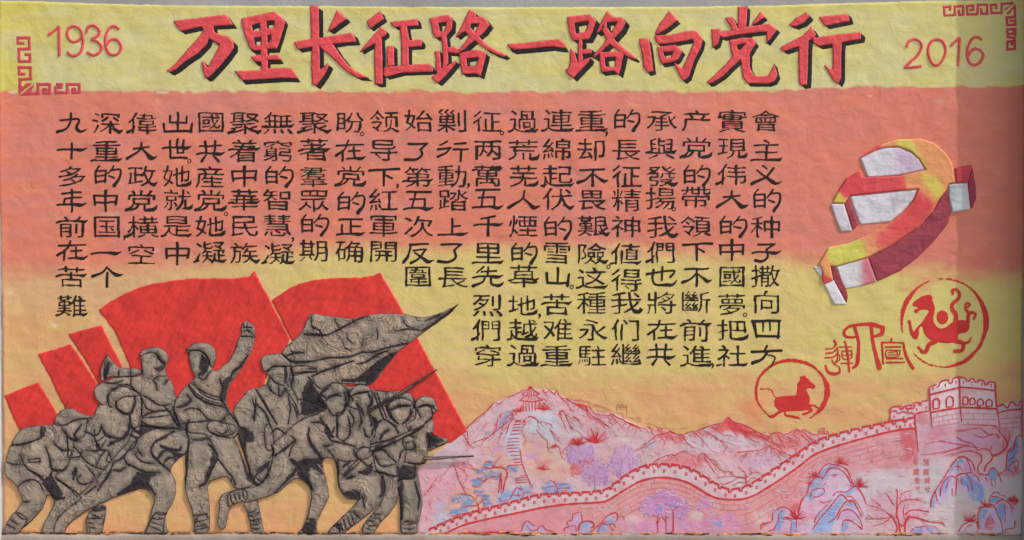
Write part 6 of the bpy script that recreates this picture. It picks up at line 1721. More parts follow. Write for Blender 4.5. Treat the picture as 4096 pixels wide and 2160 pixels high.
while s_ < sl_[-1] - 30:
    pit = np.interp(s_ / sl_[-1], [0, .1, .5, 1], [34, 40, 44, 46])
    a, b = at(s_ + 3), at(s_ + pit * .80); c = at(s_ + pit)
    up = np.array([0, -9.0]); j = random.uniform(-1.5, 1.5)
    lines('merlon', [(np.array([a + up * .2, a + up, ]), 6), (np.array([a + up + (-2, 0), b + up + (2, j)]), 8.5, 7.5), (np.array([b + up, b + (0, 3)]), 6.5), (np.array([b + (-1, 3), c + (3, 2)]), 6.5)], gw, off=1.3, taper=False, step=4)
    m_ = (a + b) / 2 + (random.uniform(-3, 3), 19)
    q = np.array([[-3.5, -5], [3, -5.5], [3.2, 5], [-3, 5.5], [-3.5, -5]]) + m_
    lines('loophole', [(q[:2], 2.6), (q[1:3], 2.6), (q[2:4], 2.6), (q[3:], 2.6)], gw, off=1.25, taper=False, step=3)
    s_ += pit; k_ += 1
# masonry joints on the wall side (painted thin lines)
jn = []
bc = catmull(BOT, 6.0)
for row in range(1, 7):
    off = row * 21
    seg = []
    for p in bc:
        if p[0] > 2290 + row * 26: seg.append((p[0], p[1] + off + 2 * vn(p[0], p[1], 90, row)))
    seg = np.array(seg)
    ok = seg[:, 1] < 2118 - row
    lim = np.interp(seg[:, 0], [2300, 3000, 3100, 3300, 3600, 3700], [5, 6, 6, 4.2, 6, 6])
    seg = seg[ok & (row <= lim)]
    i = 0
    while i < len(seg) - 12:
        n_ = random.randint(10, 40)
        if random.random() < .78 and np.all(np.diff(seg[i:i + n_, 0]) < 30): jn.append((seg[i:i + n_:3], random.uniform(1.2, 2.4)))
        i += n_
    x_ = random.uniform(0, 40)
    for p in seg:
        if p[0] > x_:
            if random.random() < .8: jn.append((np.array([p, p + (random.uniform(-1, 1), -19)]), random.uniform(1.1, 2.2)))
            x_ = p[0] + random.uniform(38, 62)
oj = lines('masonry_joint', jn, gw, 'faint', off=.95, step=8); oj['kind'] = 'stuff'
lines('corner_edge', [(P('L3 1262,215 1270,330 1285,450 1295,570'), 7, 3)], gw, off=1.5)
# upper return wall beside the tower
lines('return_wall_edge', [(P(s), w) for w, s in ((6, 'G4 240,680 300,665 400,655 450,665'), (5, 'G4 380,670 410,700 450,690 460,655'), (6, 'G4 455,660 560,635 600,655'), (6, 'G4 600,615 690,590 730,625'), (5, 'G4 730,620 745,580 850,560'),
      (6, 'G4 245,680 235,900'), (5, 'G4 250,735 340,730 350,760 400,770 410,745 500,750 520,770 560,760'), (6, 'G4 560,755 620,780 645,800'), (5, 'G4 250,880 400,880 500,870 560,830'), (5, 'G4 640,775 760,745 860,728'), (5, 'G4 480,660 500,690 620,680 630,620'), (4, 'G4 690,600 710,640 760,630'))], gw, off=1.5, jit=.2)
for x_, y_ in ((300, 820), (455, 830), (520, 725), (660, 700), (815, 675), (170, 1000), (340, 975), (475, 955), (615, 930)):
    lines('loophole', [(P('G4 %d,%d %d,%d' % (x_, y_ - 20, x_ + 4, y_ + 22)), 4)], gw, off=1.25, taper=False, step=3)
# ------------------------------------------------------------------ tower
tw = thing('watchtower', 'big painted brick watchtower of the great wall with arched windows, at the right', 'tower', 3850, 1690)
fillp('left_face', ['G4 865,470 1340,350 1350,680 1370,900 905,980 880,740'], tw, lev=.5, rag=.5, sm=0)
fillp('right_face', ['G4 1355,350 1915,400 1940,700 1990,1040 1390,900 1360,690'], tw, lev=.5, rag=.5, sm=0)
relief('battlement', [P('G4 865,350 930,325 980,310 1010,340 1030,270 1170,240 1180,290 1230,285 1240,210 1325,192 1430,208 1450,250 1500,255 1520,225 1560,225 1590,270 1635,265 1650,240 1720,250 1750,310 1790,300 1800,262 1912,275 1912,400 1345,350 870,470')], M['washes'], tw, step=3, H=.3, ramp=3, base=LB + .35, edge=0, rough=.4,
       colf=lambda x, y: lin(lerp((212, 200, 208), (212, 176, 188), sst(fbm(x, y, 40, 2, 3), 0, .8))))
lines('battlement_edge', [(P(s), w) for w, s in ((5, 'G4 865,355 930,325 975,312'), (5, 'G4 975,345 1010,340 1032,275'), (6, 'G4 1032,270 1100,245 1170,238'), (4, 'G4 1172,240 1182,290 1228,284 1238,215'), (6, 'G4 1238,212 1325,190'), (6, 'G4 1325,190 1440,212 1455,252'), (6, 'G4 1452,255 1505,262'), (6, 'G4 1505,262 1520,222 1572,226'), (7, 'G4 1570,228 1590,272 1640,268'), (6, 'G4 1640,268 1650,240 1735,252'), (7, 'G4 1735,252 1752,312 1792,305 1802,268'), (6, 'G4 1802,268 1915,278'))], tw, off=1.6, taper=False)
for _e in [(P(s), w, w2) for w, w2, s in ((6, 6, 'G4 865,350 868,500 880,740'), (6, 2, 'G4 880,740 895,850 910,1000'), (7, 7, 'G4 1342,190 1348,450 1355,680'), (7, 2, 'G4 1355,680 1365,800 1378,920'), (8, 7, 'G4 1912,275 1922,500 1942,690'), (7, 2, 'G4 1942,690 1970,870 1998,1045'))]: lines('tower_edge', [_e], tw, off=1.7)
lines('string_course', [(P(s), w) for w, s in ((7, 'G4 870,472 1050,425 1340,358'), (7, 'G4 1350,350 1600,370 1912,408'), (7, 'G4 885,755 1100,715 1350,680'), (8, 'G4 1355,675 1600,682 1945,698'))], tw, off=1.9, taper=False)
for x_, y0_, y1_, w_ in ((972, 535, 692, 95), (1190, 498, 665, 105), (1438, 505, 632, 78), (1552, 525, 628, 76), (1680, 540, 645, 88), (1818, 550, 655, 92)):
    h_ = w_ / 2
    lines('arched_window', [(P('G4 %f,%f %f,%f %f,%f %f,%f %f,%f' % (x_ - h_, y1_ + 8, x_ - h_, y0_ + h_ * .8, x_, y0_, x_ + h_, y0_ + h_ * .8, x_ + h_, y1_ - 6)), 6), (P('G4 %f,%f %f,%f' % (x_ - h_, y1_ + 8, x_ + h_, y1_ - 6)), 5)], tw, off=1.75, taper=False, step=3)
for x_, y_ in ((915, 382), (1112, 325), (1285, 278), (1408, 278), (1535, 292), (1695, 308), (1850, 330)):
    lines('loophole', [(P('G4 %d,%d %d,%d %d,%d' % (x_ - 12, y_ - 25, x_ + 4, y_ - 20, x_ + 4, y_ + 24)), 4)], tw, off=1.75, taper=False, step=3)
jt = []
for r_ in range(3):
    jt.append((P('G4 900,%d 1120,%d 1360,%d' % (845 + r_ * 75, 805 + r_ * 75, 775 + r_ * 68)), 2)); jt.append((P('G4 1375,%d 1650,%d 1950,%d' % (775 + r_ * 88, 780 + r_ * 85, 785 + r_ * 88)), 2))
    for q in range(3): jt.append((P('G4 %d,%d %d,%d' % (990 + q * 150 - r_ * 60, 760 + r_ * 80 - q * 25, 992 + q * 150 - r_ * 60, 830 + r_ * 75 - q * 25)), 2))
    for q in range(4): jt.append((P('G4 %d,%d %d,%d' % (1480 + q * 160 - (r_ % 2) * 75, 700 + r_ * 86, 1482 + q * 160 - (r_ % 2) * 75, 775 + r_ * 86)), 2))
lines('masonry_joint', jt, tw, 'faint', off=1.3)
t = thing('wall_end', 'short battlemented wall piece right of the tower, at the edge in shade', 'wall', 4045, 1720)
lines('edge_line', [(P(s), w) for w, s in ((6, 'G4 1955,665 2050,618'), (6, 'G4 2050,618 2065,660 2120,680 2140,610'), (6, 'G4 2140,605 2215,590'), (6, 'G4 2215,590 2235,640 2285,640 2300,590'), (6, 'G4 2300,585 2345,575'), (6, 'G4 1965,770 2100,725 2335,705'), (7, 'G4 2345,575 2342,900 2345,1180'))], t, off=1.4)
fillp('wall_side', ['G4 1970,780 2330,715 2335,1080 2050,1020'], t, lev=.3, rag=1, sm=0)
lines('masonry_joint', [(P(s), 2) for s in ('G4 1990,860 2330,830', 'G4 2000,940 2330,915', 'G4 2100,740 2105,840', 'G4 2270,800 2280,860', 'G4 2190,860 2195,930', 'G4 2090,920 2095,1000', 'G4 2200,930 2205,1000', 'G4 2010,1010 2320,990')], t, 'faint', off=.95)
# far towers
def faint_thing(nm, lab, cat, lst, w=2.2):
    o = lines(nm, [(P(s), w) for s in lst], None, 'faint', off=-.6); return tag(o, lab, cat)
faint_thing('beacon_tower', 'tiny faint tower on the far ridge, right of the pavilion mountain', 'tower', ['L2 380,130 378,160 385,200', 'L2 380,130 400,128 402,145 420,145 422,130 440,130 442,148 465,145', 'L2 465,130 470,200 468,240', 'L2 385,155 460,155', 'L2 400,165 420,180', 'L2 430,165 430,190', 'L2 385,205 440,205', 'L2 435,210 435,245'], 2.8)
faint_thing('distant_wall', 'faint thin line of distant wall along the far ridge, either side of the tiny tower', 'wall', ['L1 1280,190 1380,210 1450,222', 'L1 1380,200 1400,205 1402,195 1420,200', 'L1 1440,215 1480,220', 'L1 1510,240 1560,250 1646,285', 'L2 0,85 50,90 90,100 140,120', 'L2 170,135 220,150 300,180 340,190', 'L2 175,150 185,135 200,155 215,140 230,160', 'L2 200,185 300,200', 'L2 480,240 540,265 600,290', 'L2 500,255 520,250 540,275', 'L2 620,300 700,310 760,340 860,350', 'L2 870,350 920,355', 'L2 950,350 1000,345 1040,330', 'L2 1150,310 1200,300', 'L2 1700,385 1760,390 1800,400'], 2.0)
faint_thing('ruined_tower', 'small smudged red tower where the great wall leaves the far peaks', 'tower', ['L3 395,400 400,360 420,350 440,345 460,350', 'L3 410,400 430,370 450,400', 'L3 440,345 450,400', 'L3 460,365 480,380 485,410', 'L3 400,375 450,370', 'L3 395,390 480,395'], 5)

# ------------------------------------------------------------------ trees and rocks
def tree(nm, lab, blobs, ln, px, py, w=1.0, leafless=False, cat='tree'):
    t = thing(nm, lab, cat, px, py)
    if blobs:
        fillp('crown' if not leafless else 'twig_haze', blobs, t, lev=.45, step=3.0, rag=10)
        for i_, b_ in enumerate(blobs):
            if nm != 'bare_tree': dabs(t, b_, (112, 148, 206), 16, 14, 0, 5, i_ + 3)
            else: dabs(t, b_, (190, 140, 196), 60, 9, 10, 5, 5); dabs(t, b_, (208, 110, 124), 50, 16, -20, 2.5, 6, 1.15)
    lines('trunk', [(P(s), a * w, b * w) for a, b, s in ln], t, off=1.25, jit=.2)
    return t
def sc(key, x, y): a = CROP[key]; return a[0] + x / a[2], a[1] + y / a[2]
tree('pine_tree', 'red-branched blue pine left of the stairs, tallest, with a twisted double trunk',
     ['L1 600,740 680,700 690,760 620,780', 'L1 620,810 740,790 740,850 620,850', 'L1 520,860 610,850 600,910 520,915', 'L1 545,770 600,770 600,800 550,800', 'L1 810,750 880,760 870,795 815,785'],
     [(7, 5, 'L1 750,800 745,860 735,920 730,975'), (7, 5, 'L1 795,770 800,820 780,880 765,960 755,975'), (4, 3, 'L1 760,850 755,900 750,960'), (5, 3, 'L1 800,780 760,760 700,755 660,720 615,710'), (4, 3, 'L1 700,755 660,765 590,755'), (3, 2, 'L1 690,745 720,700 760,660'), (4, 2, 'L1 740,830 680,835 620,860 560,915 510,915'), (4, 2, 'L1 640,850 600,890'), (4, 2, 'L1 550,840 600,870'), (3, 2, 'L1 500,765 550,780 600,795'), (3, 2, 'L1 720,760 760,740 790,730')], *sc('L1', 750, 980))
tree('pine_tree', 'low red-branched blue pine at the far left, standing on the wall line',
     ['L1 440,1030 520,1030 510,1080 440,1080', 'L1 410,990 490,980 480,1025 410,1015', 'L1 600,990 660,1000 650,1030 600,1030', 'L1 330,1110 470,1100 480,1130 340,1145', 'L1 540,960 610,950 600,985 550,990', 'L1 360,1015 400,1015 395,1040 365,1040', 'L1 620,1050 670,1050 660,1080 620,1080'],
     [(7, 5, 'L1 570,1110 560,1070 545,1040'), (4, 2, 'L1 545,1040 530,1020 500,990 430,975 360,985'), (4, 2, 'L1 560,1070 600,1030 640,1010'), (4, 2, 'L1 555,1075 480,1075 440,1090 390,1105'), (4, 2, 'L1 380,1150 430,1140 490,1130'), (3, 2, 'L1 340,1155 400,1160'), (3, 2, 'L1 590,1100 620,1070'), (3, 2, 'L1 540,1030 560,980')], *sc('L1', 570, 1115))
tree('pine_tree', 'small blue pine standing on the wall right of the stairs, flat branches',
     ['L1 1080,900 1200,860 1330,900 1340,950 1100,960'],
     [(5, 4, 'L1 1205,975 1212,930 1195,890 1180,870'), (3, 2, 'L1 1180,875 1140,860'), (3, 2, 'L1 1200,910 1140,920 1090,940'), (3, 2, 'L1 1210,930 1270,930 1330,925'), (3, 2, 'L1 1200,890 1250,900 1290,890'), (3, 2, 'L1 1240,950 1300,950')], *sc('L1', 1205, 978))
tree('blue_shrub_hut', 'tiny red-lined hut or rock among blue shrubs just above the wall line', ['L1 760,940 1010,920 1000,1000 840,1020 740,1060'],
     [(4, 3, 'L1 840,985 860,950 880,922'), (4, 3, 'L1 880,922 910,940 940,970'), (4, 3, 'L1 940,970 930,1000 935,1020'), (3, 2, 'L1 840,985 900,990 930,975'), (3, 3, 'L1 890,960 900,1010'), (4, 2, 'L1 840,985 820,1020 760,1040'), (3, 2, 'L1 930,970 980,965 1020,975')], *sc('L1', 890, 1030), cat='hut')
for lab, bl, ln, x_, y_ in (
   ('soft purple tree below the red bush on the left slope', ['L1 1300,600 1500,570 1510,680 1380,740 1300,700'], [(3, 2, 'L1 1400,740 1400,690')], *sc('L1', 1400, 740)),
   ('pale purple tree standing on the wall where it starts to rise', ['L2 60,680 220,640 300,700 280,850 130,870 60,760'], [(2.5, 2, 'L2 180,920 180,850 178,760')], *sc('L2', 180, 920)),
   ('taller pale purple tree right of its lower neighbour, mid slope', ['L2 380,510 500,520 600,600 560,700 400,780 300,700'], [(2.5, 2, 'L2 415,800 415,720 430,620'), (2, 1.5, 'L2 415,700 380,640')], *sc('L2', 415, 800))):
    t = thing('purple_tree', lab, 'tree', x_, y_)
    fillp('crown', bl, t, lev=.45, step=3, rag=12)
    dabs(t, bl[0], (176, 134, 194), 70, 10, 70, 6, 4); dabs(t, bl[0], (202, 176, 206), 40, 10, 60, 6, 9, 1.15)
    strokes('trunk', [(P(s), a, b) for a, b, s in ln], paint_mat('lilac_line_%d' % int(x_), (176, 120, 186), var=.1), t, base=LB, off=1.2)
t = thing('red_shrub', 'blurred dark pink shrub strip under the left purple tree', 'shrub', *sc('L1', 1400, 820))
fillp('crown', ['L1 1330,740 1500,670 1510,710 1400,800 1340,820'], t, lev=.45, step=3, rag=10)
dabs(t, 'L1 1330,740 1500,670 1510,710 1400,800 1340,820', (204, 92, 104), 60, 11, -30, 4, 4)
tg = []
for (x_, y_) in ((745, 1290), (825, 1300), (888, 1305)):
    pass
t = thing('slim_trees', 'three slim red-trunked trees with lilac crowns in front of the wall hump', 'trees', *sc('L2', 820, 1305))
fillp('crown', ['L2 600,1000 700,950 850,900 1000,1000 1040,1080 960,1160 640,1140 580,1080'], t, lev=.6, step=3, rag=12)
dabs(t, 'L2 600,1000 700,950 850,900 1000,1000 1040,1080 960,1160 640,1140 580,1080', (178, 128, 190), 130, 10, 10, 6, 4, 1.2)
dabs(t, 'L2 600,1000 700,950 850,900 1000,1000 1040,1080 960,1160 640,1140 580,1080', (206, 178, 204), 70, 12, 20, 6, 7, 1.3)
for ln in ([(4, 3, 'L2 752,1295 748,1220 752,1120'), (3, 2, 'L2 735,1180 750,1210 775,1140'), (3, 2, 'L2 705,1140 750,1140')], [(4, 3, 'L2 828,1300 825,1220 822,1110'), (3, 2, 'L2 780,1130 800,1160 825,1200'), (3, 2, 'L2 830,1160 860,1130')], [(5, 4, 'L2 888,1305 890,1200 888,1090'), (4, 2, 'L2 888,1090 870,1070'), (4, 2, 'L2 888,1095 920,1065 940,1050')]):
    lines('trunk', [(P(s), a, b) for a, b, s in ln], t, off=1.5)
t = thing('lilac_bush', 'round lilac bush right of the slim trees, in front of the wall dip', 'bush', *sc('L2', 1170, 1100))
fillp('crown', ['L2 1080,1010 1200,980 1250,1060 1100,1090'], t, lev=.6, step=3, rag=10)
t = thing('lilac_thicket', 'long low lilac thicket along the bottom edge, with a blue patch', 'bush', *sc('L2', 1250, 1290))
fillp('crown', ['L2 1000,1200 1100,1190 1250,1130 1400,1110 1540,1230 1500,1290 1000,1290'], t, lev=.6, step=3, rag=12)
tree('bare_tree', 'bare red tree on the wall in the dip of the great wall', [],
     [(7, 5, 'L2 1555,860 1548,820 1545,750'), (4, 2, 'L2 1545,750 1500,710 1475,675'), (4, 2, 'L2 1548,800 1600,750 1680,740'), (3, 2, 'L2 1545,800 1480,790 1430,820 1360,850'), (3, 2, 'L2 1530,790 1440,780 1350,780 1280,795'), (3, 2, 'L2 1550,830 1480,835 1420,865'), (3, 2, 'L2 1555,840 1590,800 1640,790'), (3, 2, 'L2 1450,780 1400,740 1380,720'), (2, 1, 'L2 1480,690 1470,720'), (3, 1.5, 'L2 1430,820 1350,850 1300,840'), (2.5, 1.5, 'L2 1600,750 1570,700')], *sc('L2', 1555, 862))
tree('bare_tree', 'wide spreading bare red tree with forked trunk at the bottom, left of the last rocks', ['L3 850,1080 950,960 1100,900 1250,930 1350,1020 1400,1120 1250,1140 1150,1200 950,1180'],
     [(6, 7, 'L3 1110,1050 1100,1130 1120,1200 1130,1290'), (6, 6, 'L3 1220,1130 1180,1190 1175,1290'), (5, 5, 'L3 1120,1200 1150,1230 1180,1200'), (5, 6, 'L3 1010,1310 1080,1300 1105,1250 1090,1200 1060,1150 1000,1100'), (4, 2, 'L3 1000,1100 950,1070 880,1050 830,1035'), (5, 2, 'L3 1080,1050 1040,990 1000,920'), (5, 3, 'L3 1095,1130 1100,1050 1105,930 1095,890'), (4, 2, 'L3 1110,1050 1160,1000 1260,990 1370,1015'), (5, 4, 'L3 1170,1130 1220,1090 1300,1085 1400,1105'), (5, 4, 'L3 1180,1200 1220,1150 1300,1160 1400,1190 1500,1200 1540,1228'), (3, 2, 'L3 1060,1150 980,1160 900,1165 810,1165'), (3, 1.5, 'L3 900,1165 830,1130'), (3, 1.5, 'L3 960,1060 900,1000 860,980'), (3, 1.5, 'L3 1130,950 1180,920 1240,905'), (3, 1.5, 'L3 1260,990 1340,980'), (3, 1.5, 'L3 1050,1150 980,1200 880,1230'), (3, 1.5, 'L3 1300,1160 1360,1200'), (2, 1, 'L3 1135,1010 1140,900'), (3, 2, 'L3 1170,1180 1160,1090 1175,1030')], *sc('L3', 1140, 1300), leafless=True)
tree('plum_tree', 'large bare red tree growing from the rocks below the tower, branches sweeping left', [],
     [(9, 6, 'L3 1890,740 1910,680 1950,640 1965,600 1940,550'), (6, 5, 'L3 1840,745 1835,690 1865,640 1860,590 1800,555'), (5, 2, 'L3 1800,555 1740,550 1650,570 1590,600'), (5, 3, 'L3 1940,550 1890,530 1830,540 1790,490 1700,460 1640,420'), (4, 1.5, 'L3 1840,520 1700,510 1600,540 1500,585'), (4, 1.5, 'L3 1700,515 1560,550 1400,580 1310,583'), (4, 2, 'L3 1760,500 1660,490 1560,470 1480,450'), (3, 1.5, 'L3 1560,470 1460,465 1350,490'), (9, 5, 'L3 1965,600 2050,560 2100,500 2080,440 2040,390'), (5, 3, 'L3 2040,400 2010,340 1950,320 1880,320 1800,310'), (5, 2, 'L3 2030,440 2000,400 1930,410 1880,430 1800,400'), (4, 1.5, 'L3 1950,410 1900,380 1850,345 1740,360 1620,380'), (3, 1.5, 'L3 1740,360 1620,365'), (4, 2, 'L3 2100,500 2120,420 2110,380'), (4, 2, 'L3 2060,520 2070,440'), (4, 2, 'L3 1940,560 1960,500'), (3, 1.5, 'L3 2010,340 1950,350'), (3, 1.5, 'L3 1620,570 1520,600')], *sc('L3', 1880, 745), leafless=True)
ROCK = [
 ('small red-outlined rock at the bottom left, below the wall start', ['L1 915,1290 940,1220 970,1198 1035,1240 1020,1290'], [(4, 'L1 915,1290 935,1225 968,1198 1000,1225 1035,1240'), (3, 'L1 960,1230 980,1260 1010,1290'), (4, 'L1 1010,1280 1045,1270 1085,1235 1120,1270 1185,1290'), (3, 'L1 1045,1270 1060,1290')], []),
 ('tall narrow red-outlined rock at the bottom, left of the tilted one', ['L1 1300,1280 1310,1200 1390,1125 1420,1200 1370,1290'], [(4, 'L1 1270,1285 1275,1255 1310,1245 1290,1210 1335,1190 1340,1150 1385,1128 1410,1140 1418,1200'), (3, 'L1 1310,1245 1360,1240 1370,1290'), (4, 'L1 1390,1250 1400,1215 1440,1200 1500,1205 1510,1240 1480,1260'), (3, 'L1 1400,1215 1390,1290')], []),
 ('red and blue tilted rock at the bottom, just left of the slim trees', ['L2 60,1230 100,1190 170,1210 250,1180 370,1115 440,1160 360,1220 240,1290 120,1290'], [(4, 'L2 30,1275 40,1220 100,1185 160,1200 180,1225 150,1250'), (5, 'L2 130,1290 230,1210 300,1130 375,1112 385,1160 370,1180'), (4, 'L2 385,1150 430,1140 448,1172'), (4, 'L2 250,1210 300,1215 350,1210 365,1245'), (4, 'L2 200,1290 240,1220 290,1180'), (3, 'L2 310,1215 330,1250 360,1275')], []),
 ('blue rock with a red grass tuft between the thicket and the tall karst rock', ['L2 1700,1260 1790,1110 1890,1062 2037,1100 2050,1290 1690,1290'], [(4, 'L2 1685,1265 1690,1210 1750,1200 1785,1180 1790,1115 1840,1070 1890,1058 1945,1080'), (4, 'L2 1745,1275 1800,1260 1820,1220 1845,1170 1840,1130 1880,1080'), (4, 'L2 1880,1185 1890,1160 1930,1150 1960,1190'), (5, 'L2 1940,1080 1970,1110 2000,1165'), (3, 'L2 1690,1240 1740,1200'), (3, 'L2 1960,1200 1950,1290'), (3, 'L2 2005,1170 2000,1290')], [('L3', 190, 1170, 44, 34)]),
 ('tallest blue and lilac karst rock with palm-like tufts, bottom right of centre', ['L3 200,1120 260,960 330,840 400,730 470,668 620,680 720,820 820,1000 810,1290 200,1300'],
  [(5, 'L3 210,1110 240,1000 290,930 310,860 380,770 430,700 480,665'), (5, 'L3 480,665 560,680 620,700 660,740 700,830 740,880'), (6, 'L3 420,810 460,760 490,710 560,705 620,740 660,790 690,850'), (5, 'L3 740,880 780,930 820,1010 825,1030'), (4, 'L3 325,970 330,910 390,890 440,890 450,930'), (4, 'L3 340,970 400,960 440,935'),
   (5, 'L3 340,1260 400,1170 470,1090 540,1000 600,945 660,1000 700,1020'), (4, 'L3 355,1200 380,1130 450,1060 500,1010'), (5, 'L3 480,1200 540,1160 600,1060 640,1010 700,1000 740,1060 790,1150'), (4, 'L3 560,1180 600,1100 680,1080 740,1130 780,1200 790,1260'), (5, 'L3 610,1230 620,1180 680,1180 740,1220 790,1260'), (4, 'L3 400,1000 440,1020 520,990'), (4, 'L3 520,960 560,920 640,920 720,870'), (3, 'L3 640,960 700,970 760,1050 800,1120'), (3, 'L3 430,870 470,830'), (3, 'L3 500,770 560,765 520,790')],
  [('L3', 595, 670, 34, 30), ('L3', 370, 790, 36, 26), ('L3', 760, 880, 44, 34), ('L3', 310, 850, 16, 10)]),
 ('low blue rock at the foot of the spreading bare tree', ['L3 1220,1290 1280,1240 1380,1230 1460,1240 1500,1300 1220,1305'], [(2.5, 'L3 1220,1290 1260,1245 1310,1240 1330,1270'), (2.5, 'L3 1310,1240 1380,1228 1450,1240 1500,1300'), (2, 'L3 1370,1245 1400,1270 1420,1290')], []),
 ('blue cliff crag under the tower, the plum tree growing on it', ['L3 1405,1065 1420,960 1500,800 1620,640 1690,603 1770,640 1830,745 1930,760 1965,705 2005,720 2050,790 2060,850 1990,860 1890,860 1880,960 1780,1000 1640,900 1540,1000'],
  [(6, 'L3 1408,1065 1415,990 1450,910 1510,820 1560,740 1610,660 1650,615'), (6, 'L3 1650,615 1690,602 1740,620 1790,670 1810,730'), (4, 'L3 1730,620 1760,680 1770,740'), (5, 'L3 1450,920 1470,1010'), (5, 'L3 1490,960 1510,860 1560,790 1610,780 1640,830 1630,960'), (5, 'L3 1540,900 1570,820'), (5, 'L3 1660,820 1640,780 1700,755 1740,770 1770,830 1790,920'), (5, 'L3 1700,755 1780,750 1830,790 1850,830'), (4, 'L3 1690,860 1680,790'), (5, 'L3 1830,750 1880,765 1930,765 1935,730 1965,705 2000,725 2030,790'), (4, 'L3 1740,850 1750,920'), (4, 'L3 2030,780 2050,840'), (4, 'L3 1900,780 1920,830'), (4, 'L3 1950,800 1960,850 1975,870'), (3, 'L3 1650,660 1660,740'), (3, 'L3 1620,690 1680,700 1700,740'), (3, 'L3 1810,740 1840,745'), (3, 'L3 1985,800 1995,880'), (4, 'L3 1600,880 1605,960')], []),
 ('narrow blue crag at the right edge beside the plum tree', ['L3 2085,720 2110,560 2180,420 2215,405 2205,560 2200,700 2130,740'], [(5, 'L3 2090,720 2095,600 2110,550 2160,500 2180,430 2220,403'), (4, 'L3 2110,560 2150,540 2190,480'), (4, 'L3 2100,640 2160,600 2180,560'), (4, 'L3 2030,760 2090,720 2140,740 2160,790'), (4, 'L3 2110,690 2160,650 2200,640 2190,720'), (3, 'L3 2120,760 2140,790'), (3, 'L3 2170,680 2180,760')], []),
 ('rounded blue rock with red tufts in the bottom right corner', ['L3 1840,1160 1850,1080 1935,1030 1950,960 2000,925 2080,970 2090,1010 2170,1040 2200,1180 2070,1295 1850,1270'],
  [(4, 'L3 1935,1020 1950,960 2000,923 2040,950 2085,960'), (5, 'L3 1850,1270 1835,1160 1855,1080 1940,1030 1990,1060 2000,1100'), (5, 'L3 1985,1040 2030,1000 2080,1000 2130,1040 2160,1080'), (4, 'L3 2000,1100 2030,1160 2050,1220 2060,1300'), (4, 'L3 2070,1300 2090,1260 2150,1250 2180,1240'), (4, 'L3 1950,970 2010,965 2080,1000'), (3, 'L3 1900,1230 1920,1170 1950,1120'), (3, 'L3 2130,1050 2150,1130'), (3, 'L3 2070,1020 2080,1100 2080,1200'), (5, 'L3 2170,1180 2165,1240'), (3, 'L3 1960,1160 1990,1210')],
  [('L3', 1900, 1060, 36, 26), ('L3', 2150, 1010, 28, 34)]),
 ('small red outlined rock with a tuft left of the corner rock', ['L3 1660,1290 1700,1230 1760,1190 1820,1180 1840,1240 1820,1295'], [(4, 'L3 1660,1285 1690,1230 1750,1195 1820,1182'), (4, 'L3 1820,1182 1832,1240 1825,1290'), (3, 'L3 1700,1290 1740,1240 1770,1210'), (3, 'L3 1760,1240 1790,1210')], [('L3', 1765, 1195, 40, 30)]),
]
for lab, fl, ln, tf in ROCK:
    c = np.vstack([P(s) for s in fl])
    t = thing('rock', lab, 'rock', c[:, 0].mean(), c[:, 1].max(), 'painted blue and lilac rocks')
    fillp('rock_face', fl, t, lev=.5, step=3, rag=3)
    lines('outline', [(P(s), w, w * .75) for w, s in ln], t, off=1.35, jit=.2)
    for i, (k, x_, y_, r_, n_) in enumerate(tf):
        lines('grass_tuft', tuft(k, x_, y_, r_, n_, i + int(x_), (170, 370)), t, off=1.5)
o = lines('red_ground_cover', sum([tuft('L1', x_, 1308, 12, 10, x_, (190, 350), 5) for x_ in range(450, 860, 16)], []), None, off=1.4)
tag(o, 'smear of red ground plants at the bottom left of the landscape', 'ground cover', kind='stuff')
# scattered hatching and scribbles seen all over the slopes
hat = []
for key, x0_, y0_, x1_, y1_, n_, a_ in (('L1', 470, 300, 760, 560, 22, 130), ('L1', 1150, 160, 1600, 430, 34, 35), ('L2', 100, 200, 700, 440, 46, 35), ('L2', 700, 380, 1400, 620, 52, 30), ('L2', 1400, 400, 2030, 640, 44, 28), ('L3', 0, 400, 330, 600, 26, 40), ('L1', 120, 800, 560, 1180, 40, 70), ('L1', 900, 130, 1200, 230, 20, 60), ('L2', 1260, 640, 1700, 840, 16, 20), ('L2', 560, 520, 760, 700, 24, 60)):
    for i in range(n_):
        p = np.array(sc(key, random.uniform(x0_, x1_), random.uniform(y0_, y1_))); a = math.radians(a_ + random.uniform(-25, 25)); L = random.uniform(6, 30)
        hat.append((np.array([p, p + L * .5 * np.array([math.cos(a), math.sin(a)]) + (0, random.uniform(-2, 2)), p + L * np.array([math.cos(a), math.sin(a)])]), random.uniform(1.2, 2.6), .8))
o = lines('slope_hatching', hat, None, 'faint', off=.9, step=6)
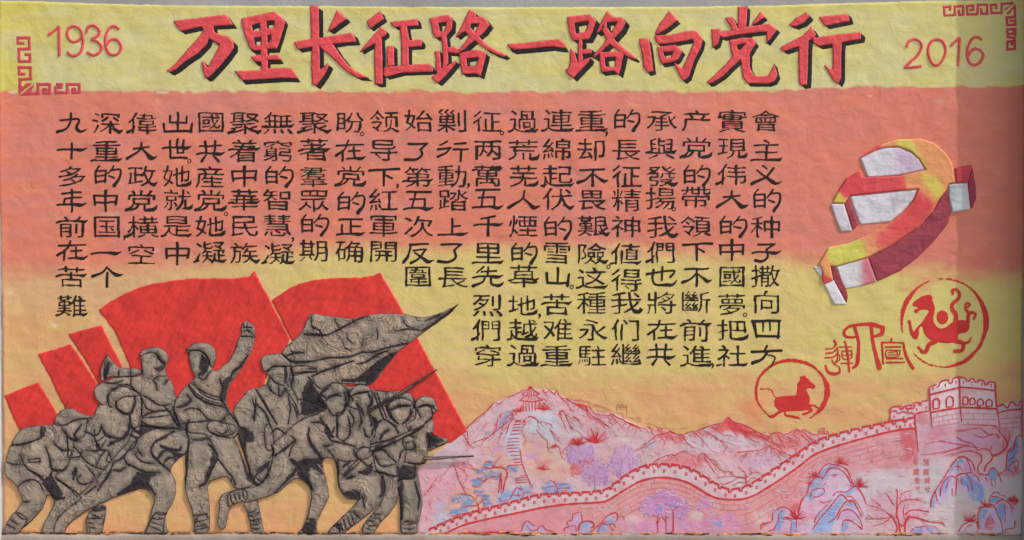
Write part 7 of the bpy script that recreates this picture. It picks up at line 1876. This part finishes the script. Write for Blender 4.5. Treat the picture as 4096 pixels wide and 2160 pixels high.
tag(o, 'loose red hatching strokes scattered over the mountain slopes', 'brush marks', kind='stuff')
for col_, n_, lab_, off_ in (((210, 188, 198), 300, 'pale brush marks scattered over the pink landscape', 1.1), ((210, 132, 142), 300, 'pink brush marks scattered over the pale landscape', 1.0)):
    oo_ = dabs(None, np.vstack([P('L2 0,1310 0,1060 500,900 900,850 1300,1000 1500,1000 1900,830 L3 400,640 1200,400 1300,620 2200,1000 2200,1300 L2 400,1310')]), col_, n_, 26, 8, 5.5, n_ + int(col_[0]), off_, 'brush_marks')
    tag(oo_, lab_, 'brush marks', kind='stuff')
    oo_ = dabs(None, P('L1 80,1200 90,800 400,560 700,280 1000,150 1250,220 1640,430 L2 1000,420 1400,300 2000,420 2000,560 1500,880 1300,860 1000,680 700,680 300,860 L1 700,1080 300,1160'), col_, n_, 24, 30, 4.0, n_ + 7 + int(col_[0]), off_, 'brush_marks')
    tag(oo_, lab_.replace('landscape', 'mountain slopes'), 'brush marks', kind='stuff')
# small inscription: two columns of tiny seal-like characters
t = thing('inscription', 'tiny two-column red inscription under the right rocks\' bare tree, in shade', 'inscription', 3680, 1975)
for ch, x_, y_, w_ in (('蘢', 3704, 1848, 27), ('蘢', 3704, 1887, 25), ('城', 3708, 1921, 25), ('兮', 3709, 1957, 25), ('業', 3661, 1847, 23), ('國', 3664, 1887, 24), ('聖', 3668, 1922, 23), ('兮', 3671, 1954, 21)):
    Xg, Yg = grid(x_ - 18, y_ - 20, x_ + 18, y_ + 20, 1.0)
    F = sd_loops(Xg, Yg, [np.stack([x_ + p[:, 0] * w_, y_ + p[:, 1] * w_ * 1.1], 1) for p in glyph(ch)]) + .35
    r = iso(F, Xg, Yg); px, py, fv, lo, tt = r
    h = HW(px, py) + LB + .8
    place('tiny_character', mk_mesh('tiny_character', np.stack([(px - 2048) * .001, -h * .001, (2160 - py) * .001 + BASE], 1), lo, tt, M['faint']), t)
bpy.data.objects.remove(_fo); bpy.data.curves.remove(_fc)
print('TRIS', sum(len(o.data.polygons) for o in bpy.data.objects if o.type == 'MESH'))
